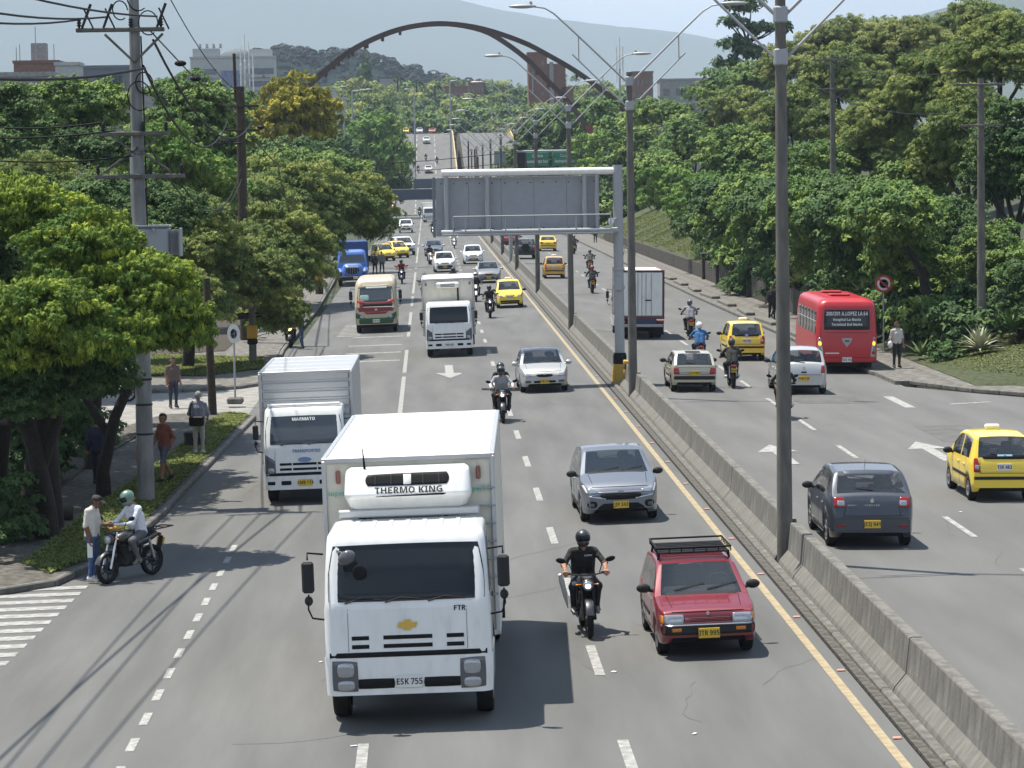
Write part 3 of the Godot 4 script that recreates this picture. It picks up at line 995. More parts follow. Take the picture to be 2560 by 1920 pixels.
func utility_pole() -> void:
	var o := thing("utility_pole", "tall grey utility pole with crossarms and a transformer box on the left verge", "utility pole", Vector3(-6.80, -0.13, -67.0))
	var m := MB.new()
	m.tube([Vector3(0, 0, 0), Vector3(0.0, 6, 0), Vector3(0.0, 12.6, 0)], [0.205, 0.165, 0.115], 16)
	obj("shaft", m, M.pole_pale, o)
	m = MB.new()
	for y in [2.9, 2.3, 1.6]:
		m = MB.new()
		m.lathe([[0.196, y], [0.204, y + 0.01], [0.204, y + 0.04], [0.194, y + 0.05]], Vector3.ZERO, Basis(), 16)
		obj("strap", m, M.plastic, o)
	# top arm, side-braced; two lower arms; their insulators
	for a in [[11.15, -1.35, 0.72, 0.0], [8.72, -0.85, 0.78, 0.02], [7.72, -1.0, 1.12, 0.0]]:
		m = MB.new()
		m.rbox(Vector3((a[1] + a[2]) / 2, a[0], 0.17), Vector3(a[2] - a[1], 0.10, 0.10), 0.015)
		var arm := obj("crossarm", m, M.pole, o)
		for x in [a[1] + 0.08, lerpf(a[1], a[2], 0.62), a[2] - 0.08]:
			var q := MB.new()
			q.lathe([[0.02, 0.0], [0.035, 0.05], [0.065, 0.07], [0.03, 0.10], [0.06, 0.13], [0.03, 0.16], [0.055, 0.19], [0.02, 0.24], [0.0, 0.25]], Vector3(x, a[0] + 0.04, 0.17), Basis(), 10)
			obj("insulator", q, M.plastic, arm)
	m = MB.new()
	for g in [-1.0, 1.0]:
		m.rbox(Vector3(g * 0.36, 8.12, 0.15), Vector3(0.06, 0.98, 0.04), 0.01, Basis(Vector3(0, 0, 1), g * 0.95))
		m.rbox(Vector3(g * 0.34, 10.72, 0.15), Vector3(0.06, 0.95, 0.04), 0.01, Basis(Vector3(0, 0, 1), -g * 0.80))
		m.rbox(Vector3(g * 0.30, 8.45, 0.15), Vector3(0.05, 0.7, 0.04), 0.01, Basis(Vector3(0, 0, 1), -g * 0.9))
	obj("brace", m, M.pole, o)
	# cut-outs and bushings on the top arm
	for x in [-1.2, -0.7, 0.55]:
		m = MB.new()
		m.rod(Vector3(x, 11.2, 0.2), Vector3(x + 0.22, 11.75, 0.25), 0.03, 0.035)
		m.rod(Vector3(x + 0.28, 11.15, 0.2), Vector3(x + 0.05, 11.65, 0.2), 0.02)
		obj("cutout_fuse", m, M.plastic, o)
	m = MB.new()
	for g in [[0.12, 11.9, 0.5], [-0.3, 11.6, 0.35], [0.35, 11.3, 0.45], [0.10, 9.6, 0.55], [0.22, 9.9, 0.4]]:
		var pts := []
		for k in 15:
			var t := TAU * 0.85 * k / 14.0
			pts.append(Vector3(g[0] + cos(t) * g[2] * 0.5, g[1] + sin(t) * g[2] * 0.62, 0.22 + 0.1 * sin(t)))
		m.tube(pts, 0.016, 6)
	m.tube([Vector3(0.16, 11.0, 0.12), Vector3(0.19, 9.0, 0.12), Vector3(0.2, 6.5, 0.14)], 0.02, 6)
	obj("cable_loop", m, M.cable, o)
	# transformer: tank with lid and a finned radiator
	m = MB.new()
	m.rbox(Vector3(0.33, 6.20, 0.05), Vector3(0.78, 0.62, 0.5), 0.04)
	var tk := obj("transformer", m, mat(0.33, 0.345, 0.36, 0.5, 0.1), o)
	m = MB.new()
	m.rbox(Vector3(0.25, 6.54, 0.05), Vector3(0.98, 0.06, 0.56), 0.02)
	obj("lid", m, M.galv, tk)
	for k in 7:
		m = MB.new()
		m.rbox(Vector3(0.77 + 0.028 * k, 6.16, 0.12), Vector3(0.012, 0.58, 0.5), 0.003)
		obj("cooling_fin", m, M.galv, tk)
	m = MB.new()
	m.rbox(Vector3(0.97, 6.16, 0.12), Vector3(0.05, 0.66, 0.54), 0.01)
	m.rod(Vector3(0.35, 6.5, 0.36), Vector3(0.35, 6.42, 0.36), 0.05)
	obj("radiator_frame", m, M.galv, tk)

# ---------------------------------------------------------------- right pavement, wall, poles
func right_side() -> void:
	var pav := [[16.3, -98.4], [17.0, -98.2], [18.4, -94.4], [19.8, -92.4], [30.0, -88.6], [60.0, -86.6], [60.0, -88.0], [30.0, -90.2], [20.3, -94.4], [19.2, -97.2], [18.7, -101.0], [18.9, -420.0], [16.35, -420.0], [15.9, -165.0]]
	struct("pavement", slab(pav, -0.4, 0.0), M.concrete)
	struct("kerb", kerb_run([[60.0, -86.5], [30.0, -88.5], [19.7, -92.3], [18.3, -94.3], [16.9, -98.1], [16.2, -104.0], [15.85, -165.0], [16.25, -420.0]], -0.13), M.barrier)
	var mh := func(x, z): return 0.02 + 0.75 * clampf((x - 18.7) / 4.0, 0.0, 1.0) * clampf((-z - 90.5 - clampf((30.0 - x) / 3.0, 0.0, 4.0)) / 6.0, 0.0, 1.0) - 1.2 * clampf(((92.3 + clampf((30.0 - x) / 3.0, 0.0, 3.0)) + z) / 1.2, 0.0, 1.0)
	struct("grass_mound", sheet(steps(18.6, 60.0, 24), steps(-88.0, -118.0, 20), mh), M.grass)
	var mp := [[20.4, -97.0], [22.5, -95.0], [27.0, -93.0], [34.0, -92.0], [34.0, -112.0], [19.2, -112.0], [19.2, -101.0]]
	var r := RandomNumberGenerator.new()
	blades("grass", "short sunlit grass on the mound at the right", mp, 0.25, 9000, 0.05, 33, mh)
	# retaining wall with pilasters, then a plain low wall with a grass bank over it
	var o := thing("retaining_wall", "dark stone retaining wall with pilasters along the right pavement", "wall")
	var pil := [-120.0, -129.0, -138.0, -146.5, -155.0, -164.0, -173.0, -182.0, -191.0]
	for k in pil.size():
		var m := MB.new()
		m.rbox(Vector3(18.75, 0.85, pil[k]), Vector3(0.45, 1.7, 0.5), 0.03)
		obj("pilaster", m, M.stone, o)
		m = MB.new()
		m.rbox(Vector3(18.75, 1.74, pil[k]), Vector3(0.58, 0.12, 0.62), 0.03)
		obj("pilaster_cap", m, M.concrete, o)
		if k < pil.size() - 1:
			m = MB.new()
			m.rbox(Vector3(18.85, 0.62, (pil[k] + pil[k + 1]) / 2), Vector3(0.25, 1.3, 8.4), 0.02)
			obj("wall_panel", m, M.stone, o)
	o = thing("low_wall", "plain low wall under the sunlit grass bank, far right pavement", "wall")
	for k in 9:
		var m := MB.new()
		m.rbox(Vector3(18.9, 0.45, -197.5 - 12.0 * k), Vector3(0.3, 1.05, 11.9), 0.03)
		obj("wall_section", m, M.stone, o)
	var bh := func(x, z): return 0.9 + (x - 18.95) * 0.42 + 0.15 * sin(z * 0.4)
	struct("grass_bank", sheet([18.95, 20.0, 22.0, 25.0, 30.0], steps(-188.0, -310.0, 24), bh), M.grass)
	blades("grass", "sunlit rough grass on the bank over the low wall", [[19.2, -192.0], [24.0, -192.0], [24.0, -300.0], [19.2, -300.0]], 0.0, 9000, 0.14, 34, bh)
	# uneven pavement slabs along the wall
	o = thing("raised_kerb", "broken raised kerb stones along the shaded right pavement", "kerb stones")
	for k in 9:
		var m := MB.new()
		m.rbox(Vector3(16.45, 0.06, -118.0 - 9.4 * k), Vector3(0.5, 0.24, 5.6), 0.05, Basis(Vector3.UP, 0.03 * (k % 3 - 1)))
		obj("kerb_stone", m, M.barrier, o)
	# round prohibition sign in the shade
	o = thing("road_sign", "round no-parking sign with a red rim in the shade beside the red bus", "road sign", Vector3(18.6, 0.0, -115.0))
	var m := MB.new()
	m.tube([Vector3(0, 0, 0), Vector3(0, 2.55, 0)], 0.035, 10)
	obj("post", m, M.galv, o)
	m = MB.new()
	m.lathe([[0.0, -0.012], [0.36, -0.012], [0.36, 0.012], [0.0, 0.012]], Vector3(0, 2.72, 0.05), Basis(Vector3.RIGHT, PI / 2), 26)
	var sp := obj("sign_plate", m, M.white_matt, o)
	m = MB.new()
	m.lathe([[0.27, 0.010], [0.285, 0.020], [0.36, 0.020], [0.365, 0.0]], Vector3(0, 2.72, 0.05), Basis(Vector3.RIGHT, PI / 2), 26)
	obj("red_rim", m, M.red_ink, sp)
	m = MB.new()
	m.rbox(Vector3(0, 2.72, 0.074), Vector3(0.58, 0.07, 0.012), 0.003, Basis(Vector3(0, 0, 1), -0.785))
	obj("red_bar", m, M.red_ink, sp)
	m = MB.new()
	m.rbox(Vector3(0.02, 2.70, 0.066), Vector3(0.24, 0.15, 0.008), 0.002)
	obj("bus_symbol", m, M.ink, sp)
	for k in [[21.15, 0.6, -107.5, 10.2, "grey concrete pole with a yellow base among the agaves at the right", true], [21.6, 2.2, -150.0, 11.2, "grey pole with crossarms half sunk in the right-hand trees", false]]:
		o = thing("utility_pole", k[4], "utility pole", Vector3(k[0], k[1], k[2]))
		m = MB.new()
		m.tube([Vector3(0, -1.5, 0), Vector3(0, k[3], 0)], [0.19, 0.12], 12)
		obj("shaft", m, M.pole, o)
		if k[5]:
			for q in 2:
				m = MB.new()
				m.lathe([[0.20, 0.15 + 0.42 * q], [0.203, 0.16 + 0.42 * q], [0.197, 0.55 + 0.42 * q]], Vector3.ZERO, Basis(), 12)
				obj("yellow_band" if q == 0 else "black_band", m, mat(0.45, 0.25, 0.03, 0.6) if q == 0 else M.black, o)
		for q in 2:
			m = MB.new()
			var y: float = k[3] - 0.25 - 1.55 * q
			m.rbox(Vector3(-0.1 + 0.1 * q, y, 0.14), Vector3(2.0 - 0.3 * q, 0.09, 0.09), 0.01)
			m.rbox(Vector3(-0.4, y - 0.30, 0.13), Vector3(0.05, 0.85, 0.03), 0.005, Basis(Vector3(0, 0, 1), 0.95))
			m.rbox(Vector3(0.4, y - 0.30, 0.13), Vector3(0.05, 0.85, 0.03), 0.005, Basis(Vector3(0, 0, 1), -0.95))
			obj("crossarm", m, M.pole, o)
		for x in [-0.95, -0.5, 0.5, 0.85]:
			m = MB.new()
			m.rod(Vector3(x, k[3] - 0.2, 0.14), Vector3(x, k[3] + 0.02, 0.14), 0.04, 0.03)
			obj("insulator", m, M.pole, o)

# ---------------------------------------------------------------- what stands at the far end of the road
func far_end() -> void:
	var o: Node3D
	var m: MB
	# arch over the road: two rusty ribs that part towards the right
	o = thing("steel_arch", "great rust-brown steel arch spanning the whole road in the distance", "arch", Vector3(0, 0, -400.0))
	var A := [[-15.9, 20.5], [-13.1, 22.7], [-10.3, 24.8], [-6.4, 26.7], [-2.1, 28.0], [2.9, 28.4], [8.1, 27.7], [13.8, 25.8], [17.7, 23.8], [21.9, 21.3], [25.8, 18.4], [28.0, 16.6], [30.5, 13.5]]
	var B := [[-16.6, 19.6], [-13.4, 22.3], [-10.3, 24.6], [-6.4, 26.5], [-2.1, 27.8], [2.9, 28.2], [8.1, 27.2], [11.6, 25.2], [14.7, 22.7], [17.0, 20.2], [20.1, 16.9], [22.5, 13.5]]
	for k in [[A, -7.0, "back_rib"], [B, 3.0, "front_rib"]]:
		m = MB.new()
		var cv := Curve3D.new()
		var list: Array = k[0]
		for i in list.size():
			var pr: Array = list[maxi(i - 1, 0)]
			var nx: Array = list[mini(i + 1, list.size() - 1)]
			var tg := Vector3(nx[0] - pr[0], nx[1] - pr[1], 0) / 6.0
			cv.add_point(Vector3(list[i][0], list[i][1], k[1] * i / (list.size() - 1.0)), -tg, tg)
		var pts := []
		for i in 41:
			pts.append(cv.sample_baked(cv.get_baked_length() * i / 40.0, true))
		for i in 40:
			var a: Vector3 = pts[i]
			var b: Vector3 = pts[i + 1]
			var d := (b - a).normalized()
			var side := d.cross(Vector3(0, 0, 1)).normalized()
			m.box((a + b) / 2, Vector3(a.distance_to(b) * 1.02, 0.68, 0.8), Basis(d, -side, Vector3(0, 0, 1)))
		obj(k[2], m, M.rust, o)
		for i in [3, 5, 7, 9, 11, 31, 33, 35, 37]:
			var q := MB.new()
			var p: Vector3 = pts[i]
			q.box(p - Vector3(0, 0.55, 0), Vector3(0.4, 0.6, 0.35))
			obj("hanger_lug", q, M.rust, o)
	for g in [[-16.6, 20.0, 0.0], [30.6, 13.4, -7.0], [22.5, 13.4, 3.0]]:
		m = MB.new()
		m.box(Vector3(g[0] + signf(g[0]) * 0.4, g[1] / 2 - 0.2, g[2]), Vector3(1.0, g[1] + 0.8, 1.0))
		obj("leg", m, M.rust if g[0] < 0 else mat(0.20, 0.05, 0.04, 0.6), o)
	m = MB.new()
	m.box(Vector3(31.5, 6.5, -7.0), Vector3(2.6, 5.0, 3.0))
	obj("abutment", m, M.concrete, o)
	# railings of the flyover
	for k in [[-6.5, "yellow kerb wall and railing on the left edge of the flyover", mat(0.50, 0.34, 0.14, 0.7)], [6.3, "tan railing on the right edge of the flyover", mat(0.38, 0.29, 0.16, 0.7)], [20.4, "yellow railing on the far ramp right of the flyover", mat(0.45, 0.33, 0.12, 0.7)]]:
		o = thing("flyover_railing", k[1], "railing")
		for i in 20:
			var z0 := -505.0 - 11.5 * i
			var z1 := z0 - 11.3
			m = MB.new()
			var a := Vector3(k[0], ramp_y(z0), z0)
			var b := Vector3(k[0], ramp_y(z1), z1)
			m.face([a, b, b + Vector3(0, 1.05, 0), a + Vector3(0, 1.05, 0)], Vector3(0.0 if k[0] < 0 else -50.0, 0, z0))
			m.face([a + Vector3(0.3, 0, 0), b + Vector3(0.3, 0, 0), b + Vector3(0.3, 1.05, 0), a + Vector3(0.3, 1.05, 0)], Vector3(-50.0 if k[0] < 0 else 50.0, 0, z0))
			m.face([a + Vector3(0, 1.05, 0), b + Vector3(0, 1.05, 0), b + Vector3(0.3, 1.05, 0), a + Vector3(0.3, 1.05, 0)], Vector3(0, -50, z0))
			obj("railing_panel", m, k[2], o)
	# green direction signs over the right carriageway
	o = thing("direction_sign", "pair of green overhead direction boards over the right carriageway, far off", "direction sign", Vector3(0, 0, -385.0))
	for k in [[15.1, 9.0, 3.1, 1.9], [18.9, 9.0, 3.5, 1.9]]:
		m = MB.new()
		m.rbox(Vector3(k[0], k[1], 0), Vector3(k[2], k[3], 0.15), 0.03)
		var bd := obj("sign_board", m, M.green_sign, o)
		for q in [[0.45, "Centro"], [-0.30, "Autopista Sur"]]:
			text(q[1], 0.55, M.plate_w, bd, Vector3(k[0], k[1] + q[0], 0.085), Basis(), "sign_lettering", 0.8)
	m = MB.new()
	m.box(Vector3(13.1, 9.3, -1.5), Vector3(1.4, 3.0, 0.2))
	obj("black_board", m, M.black, o)
	m = MB.new()
	m.rod(Vector3(12.0, 10.1, -0.3), Vector3(21.5, 10.1, -0.3), 0.15)
	m.rod(Vector3(21.5, -0.3, -0.3), Vector3(21.5, 10.3, -0.3), 0.2)
	obj("sign_frame", m, M.galv, o)
	o = thing("road_sign", "back of a rounded grey sign standing left of the green boards", "road sign", Vector3(9.6, 0, -370.0))
	m = MB.new()
	m.rbox(Vector3(0, 9.2, 0), Vector3(1.5, 1.9, 0.1), 0.05)
	obj("sign_plate", m, mat(0.16, 0.19, 0.19, 0.5), o)
	m = MB.new()
	m.rod(Vector3(0, 0, 0), Vector3(0, 8.6, 0), 0.10)
	obj("post", m, M.galv, o)
	# dark thin posts and tall grey lamp posts near the flyover
	var n := 0
	for k in [[5.2, -350.0, 11.2], [5.9, -345.0, 10.2], [6.0, -330.0, 9.2], [12.3, -350.0, 9.4], [10.6, -420.0, 9.8], [7.7, -420.0, 8.0]]:
		o = thing("post", ["dark post left end of the row above the sign panel", "dark post close beside the leftmost one", "slim dark post before the flyover's right railing", "dark post between the two green boards", "dark post over the grey sign back", "short dark post behind the sign panel"][n], "post", Vector3(k[0], 0, k[1]))
		m = MB.new()
		m.rod(Vector3.ZERO, Vector3(0, k[2], 0), 0.13, 0.09)
		obj("shaft", m, M.wood, o)
		n += 1
	n = 0
	for k in [[-14.4, -500.0, 22.4, 0.0], [-13.0, -505.0, 22.0, 3.0], [-2.2, -560.0, 23.5, -1.4], [4.9, -560.0, 25.0, 0.6]]:
		o = thing("lamp_post", ["tall grey lamp post left of the flyover, outer one", "tall grey lamp post with a long arm left of the flyover", "tall grey lamp post rising from the middle of the far trees", "tall grey lamp post right of the flyover crest"][n], "lamp post", Vector3(k[0], 0, k[1]))
		m = MB.new()
		m.rod(Vector3.ZERO, Vector3(0, k[2], 0), 0.22, 0.13)
		obj("pole", m, M.galv, o)
		m = MB.new()
		m.rod(Vector3(0, k[2], 0), Vector3(k[3], k[2] + 0.3, 0), 0.08)
		m.ball(Vector3(k[3], k[2] + 0.3, 0), Vector3(0.6, 0.12, 0.25))
		obj("lamp_head", m, M.galv, o)
		n += 1
	# wooden pole with a tall pin behind the left trees
	o = thing("utility_pole", "brown wooden utility pole rising out of the left trees", "utility pole", Vector3(-8.45, 0, -130.0))
	m = MB.new()
	m.tube([Vector3(0, 0, 0), Vector3(0, 11.6, 0)], [0.26, 0.19], 12)
	obj("shaft", m, M.wood, o)
	m = MB.new()
	m.rod(Vector3(-0.22, 10.9, 0), Vector3(-0.24, 13.1, 0), 0.07)
	obj("pin", m, M.wood, o)
	for y in [10.7, 9.6]:
		m = MB.new()
		m.rbox(Vector3(0.1, y, 0.2), Vector3(1.5, 0.1, 0.1), 0.01)
		obj("crossarm", m, M.wood, o)
	m = MB.new()
	for x in [-0.9, -0.75, -0.6, -0.45]:
		m.lathe([[0.05, 0.0], [0.09, 0.03], [0.05, 0.08], [0.09, 0.12], [0.03, 0.2]], Vector3(x, 9.0, 0.2), Basis(), 8)
	m.rod(Vector3(-1.0, 9.02, 0.2), Vector3(0.0, 9.02, 0.2), 0.04)
	obj("insulator_row", m, M.plastic, o)
	# lattice mast in front of the pale block
	o = thing("radio_mast", "grey lattice antenna mast in front of the pale hospital-like block", "mast", Vector3(-46.5, 0, -745.0))
	m = MB.new()
	for g in [-0.8, 0.8]:
		for h in [-0.8, 0.8]:
			m.rod(Vector3(g, 0, h), Vector3(g * 0.6, 36.0, h * 0.6), 0.16, -1.0, 5)
	for k in 12:
		var y := 3.0 * k
		m.rod(Vector3(-0.8, y, 0.8), Vector3(0.75, y + 3.0, 0.75), 0.09, -1.0, 4)
		m.rod(Vector3(0.8, y, 0.8), Vector3(-0.75, y + 3.0, 0.75), 0.09, -1.0, 4)
	obj("lattice", m, M.galv, o)
	for k in [[-1.6, 36.0, 5.0], [-0.5, 37.0, 7.0], [0.6, 36.0, 6.0], [1.6, 35.0, 4.0]]:
		m = MB.new()
		m.rod(Vector3(k[0], k[1] - 6.0, 0.5), Vector3(k[0], k[1] + k[2], 0.5), 0.20, 0.12, 5)
		m.rbox(Vector3(k[0], k[1] - 1.0, 0.8), Vector3(0.5, 2.6, 0.3), 0.05)
		obj("antenna", m, M.white_matt, o)
	o = thing("radio_mast", "slim antenna mast above the trees behind the second lamp post", "mast", Vector3(44.0, 0, -640.0))
	m = MB.new()
	m.rod(Vector3.ZERO, Vector3(0, 33.0, 0), 0.35, 0.2, 6)
	obj("lattice", m, M.galv, o)
	for k in [-0.7, 0.0, 0.7]:
		m = MB.new()
		m.rod(Vector3(k, 27.0, 0), Vector3(k, 37.0 - absf(k) * 3.0, 0), 0.16, -1.0, 5)
		m.rbox(Vector3(k, 31.5, 0.2), Vector3(0.35, 3.2, 0.3), 0.05)
		obj("antenna", m, M.white_matt, o)

# ---------------------------------------------------------------- cars
func profile(pts: Array, z: float) -> float:
	for i in range(1, pts.size()):
		if z >= pts[i][0]:
			var a: Array = pts[i - 1]
			var b: Array = pts[i]
			return lerpf(b[1], a[1], clampf((z - b[0]) / maxf(1e-4, a[0] - b[0]), 0.0, 1.0))
	return pts[-1][1]

func car_shell(d: Dictionary) -> Dictionary:
	# one skin drawn through sections from the nose (+z) to the tail, cut into body and panes
	var hl: float = d.L / 2
	var top: Array = d.top
	var keys := [d.ws0, d.ws1, d.rg1, d.rg0, d.sg0, d.sg1, d.b0, d.b1]
	var zs := [hl, hl - 0.02, hl - 0.05, hl - 0.09, -hl + 0.02, -hl + 0.05, -hl + 0.09, -hl]
	var z := hl - 0.14
	while z > -hl + 0.12:
		zs.append(z)
		z -= 0.07
	zs.append_array(keys)
	zs.sort()
	zs.reverse()
	var af: float = hl - d.fo
	var ar: float = af - d.wb
	var R: float = d.r + 0.055
	var P := []
	for zz in zs:
		var t: float = profile(top, zz)
		var sm: float = (profile(top, zz + 0.04) + profile(top, zz - 0.04) + t * 2.0) / 4.0
		t = sm if not keys.has(zz) else t
		var belt: float = minf(lerpf(d.belt1, d.belt0, (zz + hl) / d.L), t - 0.025)
		var f := 1.0
		var u: float = 1.0 - (hl - zz) / d.nose
		if u > 0.0:
			f -= d.nf * pow(u, 2.3)
		u = 1.0 - (zz + hl) / d.tail
		if u > 0.0:
			f -= d.tf * pow(u, 2.3)
		var w: float = d.W / 2 * f
		var yb: float = d.sill
		var e := minf(hl - zz, zz + hl)
		if e < 0.12:
			yb += (0.12 - e) * 0.9
		for a in [af, ar]:
			var q: float = R * R - (zz - a) * (zz - a)
			if q > 0.0:
				yb = maxf(yb, d.r + sqrt(q))
		yb = minf(yb, belt - 0.10)
		var xr: float = w * d.hip - d.tumble * maxf(0.0, t - belt)
		var cr: float = d.crown * (xr / (d.W / 2))
		var h := t - belt
		var y5 := belt
		var half := [
			Vector3(w * 0.80, yb, zz), Vector3(w * 0.97, yb + 0.005, zz), Vector3(w * 0.992, lerpf(yb, y5, 0.25), zz), Vector3(w, lerpf(yb, y5, 0.58), zz), Vector3(w * 0.988, lerpf(yb, y5, 0.86), zz),
			Vector3(w * d.hip, y5, zz), Vector3(lerpf(w * d.hip, xr, 0.86), y5 + h * 0.86, zz), Vector3(xr * 0.985, t - 0.012, zz), Vector3(xr * 0.87, t + cr * 0.25, zz), Vector3(xr * 0.45, t + cr * 0.8, zz), Vector3(0, t + cr, zz)]
		var row := PackedVector3Array(half)
		for k in range(9, -1, -1):
			row.append(Vector3(-half[k].x, half[k].y, zz))
		P.append(row)
	var N := []
	for i in P.size():
		var row := PackedVector3Array()
		for j in 21:
			var du: Vector3 = P[i][mini(j + 1, 20)] - P[i][maxi(j - 1, 0)]
			var dv: Vector3 = P[mini(i + 1, P.size() - 1)][j] - P[maxi(i - 1, 0)][j]
			row.append(-du.cross(dv).normalized())
		N.append(row)
	var out := {"body": MB.new(), "windshield": MB.new(), "rear_window": MB.new(), "wl0": MB.new(), "wl1": MB.new(), "wr0": MB.new(), "wr1": MB.new(), "all": MB.new()}
	for i in P.size() - 1:
		var a: float = zs[i]
		var b: float = zs[i + 1]
		var mid := (a + b) / 2
		for j in 20:
			var into := "body"
			if j >= 8 and j <= 11:
				if mid < d.ws0 and mid > d.ws1:
					into = "windshield"
				elif mid < d.rg1 and mid > d.rg0:
					into = "rear_window"
			elif (j == 5 or j == 14) and mid < d.sg0 and mid > d.sg1 and not (mid < d.b0 and mid > d.b1):
				into = ("wl" if j == 14 else "wr") + ("0" if mid > d.b0 else "1")
			out[into].cell(P, N, i, j, true)
			out.all.cell(P, N, i, j, true)
	for e in [0, P.size() - 1]:
		for m in ["body", "all"]:
			for k in 10:
				out[m].face([P[e][k], P[e][k + 1], P[e][19 - k], P[e][20 - k]], Vector3(0, P[e][k].y, 0))
	out.af = af
	out.ar = ar
	return out

func wheel_meshes(r: float, w: float, style := 0) -> Array:
	var key := "wheel%.2f_%.2f_%d" % [r, w, style]
	if cache.has(key):
		return cache[key]
	var b := Basis(Vector3(0, 0, 1), -PI / 2)
	var t := MB.new()
	var q := r * 0.66
	t.lathe([[q, -w / 2], [r - 0.03, -w / 2], [r - 0.008, -w / 2 + 0.02], [r, -w / 2 + 0.045], [r, w / 2 - 0.045], [r - 0.008, w / 2 - 0.02], [r - 0.03, w / 2], [q, w / 2 - 0.012]], Vector3.ZERO, b, 26)
	t.lathe([[q, w / 2 - 0.035], [0.0, w / 2 - 0.04]], Vector3.ZERO, b, 20)
	var m := MB.new()
	if style == 0:
		for k in 5:
			var a := TAU * k / 5.0
			var dir := Vector3(0, cos(a), sin(a))
			m.rbox(Vector3(w / 2 - 0.018, 0, 0) + dir * q * 0.52, Vector3(0.03, q * 0.94, 0.055), 0.01, Basis(Vector3.RIGHT, a))
		m.lathe([[q * 0.86, w / 2 - 0.05], [q, w / 2 - 0.004], [q * 0.93, w / 2 - 0.002], [q * 0.84, w / 2 - 0.03]], Vector3.ZERO, b, 24)
		m.lathe([[0.07, w / 2 - 0.03], [0.06, w / 2 + 0.004], [0.0, w / 2 + 0.008]], Vector3.ZERO, b, 12)
	else:
		m.lathe([[q, w / 2 - 0.006], [q * 0.92, w / 2 + 0.002], [q * 0.80, w / 2 - 0.03], [q * 0.45, w / 2 - 0.035], [q * 0.35, w / 2 + 0.01], [0.0, w / 2 + 0.014]], Vector3.ZERO, b, 20)
		for k in 6:
			var a := TAU * k / 6.0
			m.rod(Vector3(w / 2 - 0.036, cos(a) * q * 0.62, sin(a) * q * 0.62), Vector3(w / 2 - 0.022, cos(a) * q * 0.62, sin(a) * q * 0.62), 0.025, 0.02, 6)
	cache[key] = [t.mesh(), m.mesh()]
	return cache[key]

func wheels(o: Node3D, r: float, w: float, places: Array, style := 0, rim: Material = null) -> void:
	var wm := wheel_meshes(r, w, style)
	for p in places:
		var t := obj("wheel", wm[0], M.rubber, o)
		obj("rim", wm[1], rim if rim else M.alloy, t)
		t.position = p
		if p.x < 0.0:
			t.rotation.y = PI

func mirror_x(c: Array) -> Array:
	return [V2(-c[1].x, c[1].y), V2(-c[0].x, c[0].y), V2(-c[3].x, c[3].y), V2(-c[2].x, c[2].y)]

func both(o: Node3D, called: String, pr: Proj, c: Array, m: Material, off := 0.006, rnd := 0.0, nx := 6, ny := 3) -> void:
	obj(called, pr.patch(c, off, rnd, nx, ny), m, o)
	obj(called, pr.patch(mirror_x(c), off, rnd, nx, ny), m, o)

func plate(o: Node3D, pr: Proj, y: float, words: String, m: Material, wide := 0.33, x := 0.0, off := 0.02) -> void:
	var s := pr.s
	pr.last = 0.0
	var zz := pr.depth(x, y) * s
	var p := MB.new()
	p.rbox(Vector3.ZERO, Vector3(wide, wide * 0.48, 0.012), 0.004)
	var pl := obj("licence_plate", p, m, o)
	pl.position = Vector3(x, y, zz + s * off)
	pl.rotation.y = 0.0 if s > 0.0 else PI
	if words != "":
		text(words, wide * 0.33, M.ink, pl, Vector3(0, 0, 0.007), Basis(), "plate_lettering", 0.86)

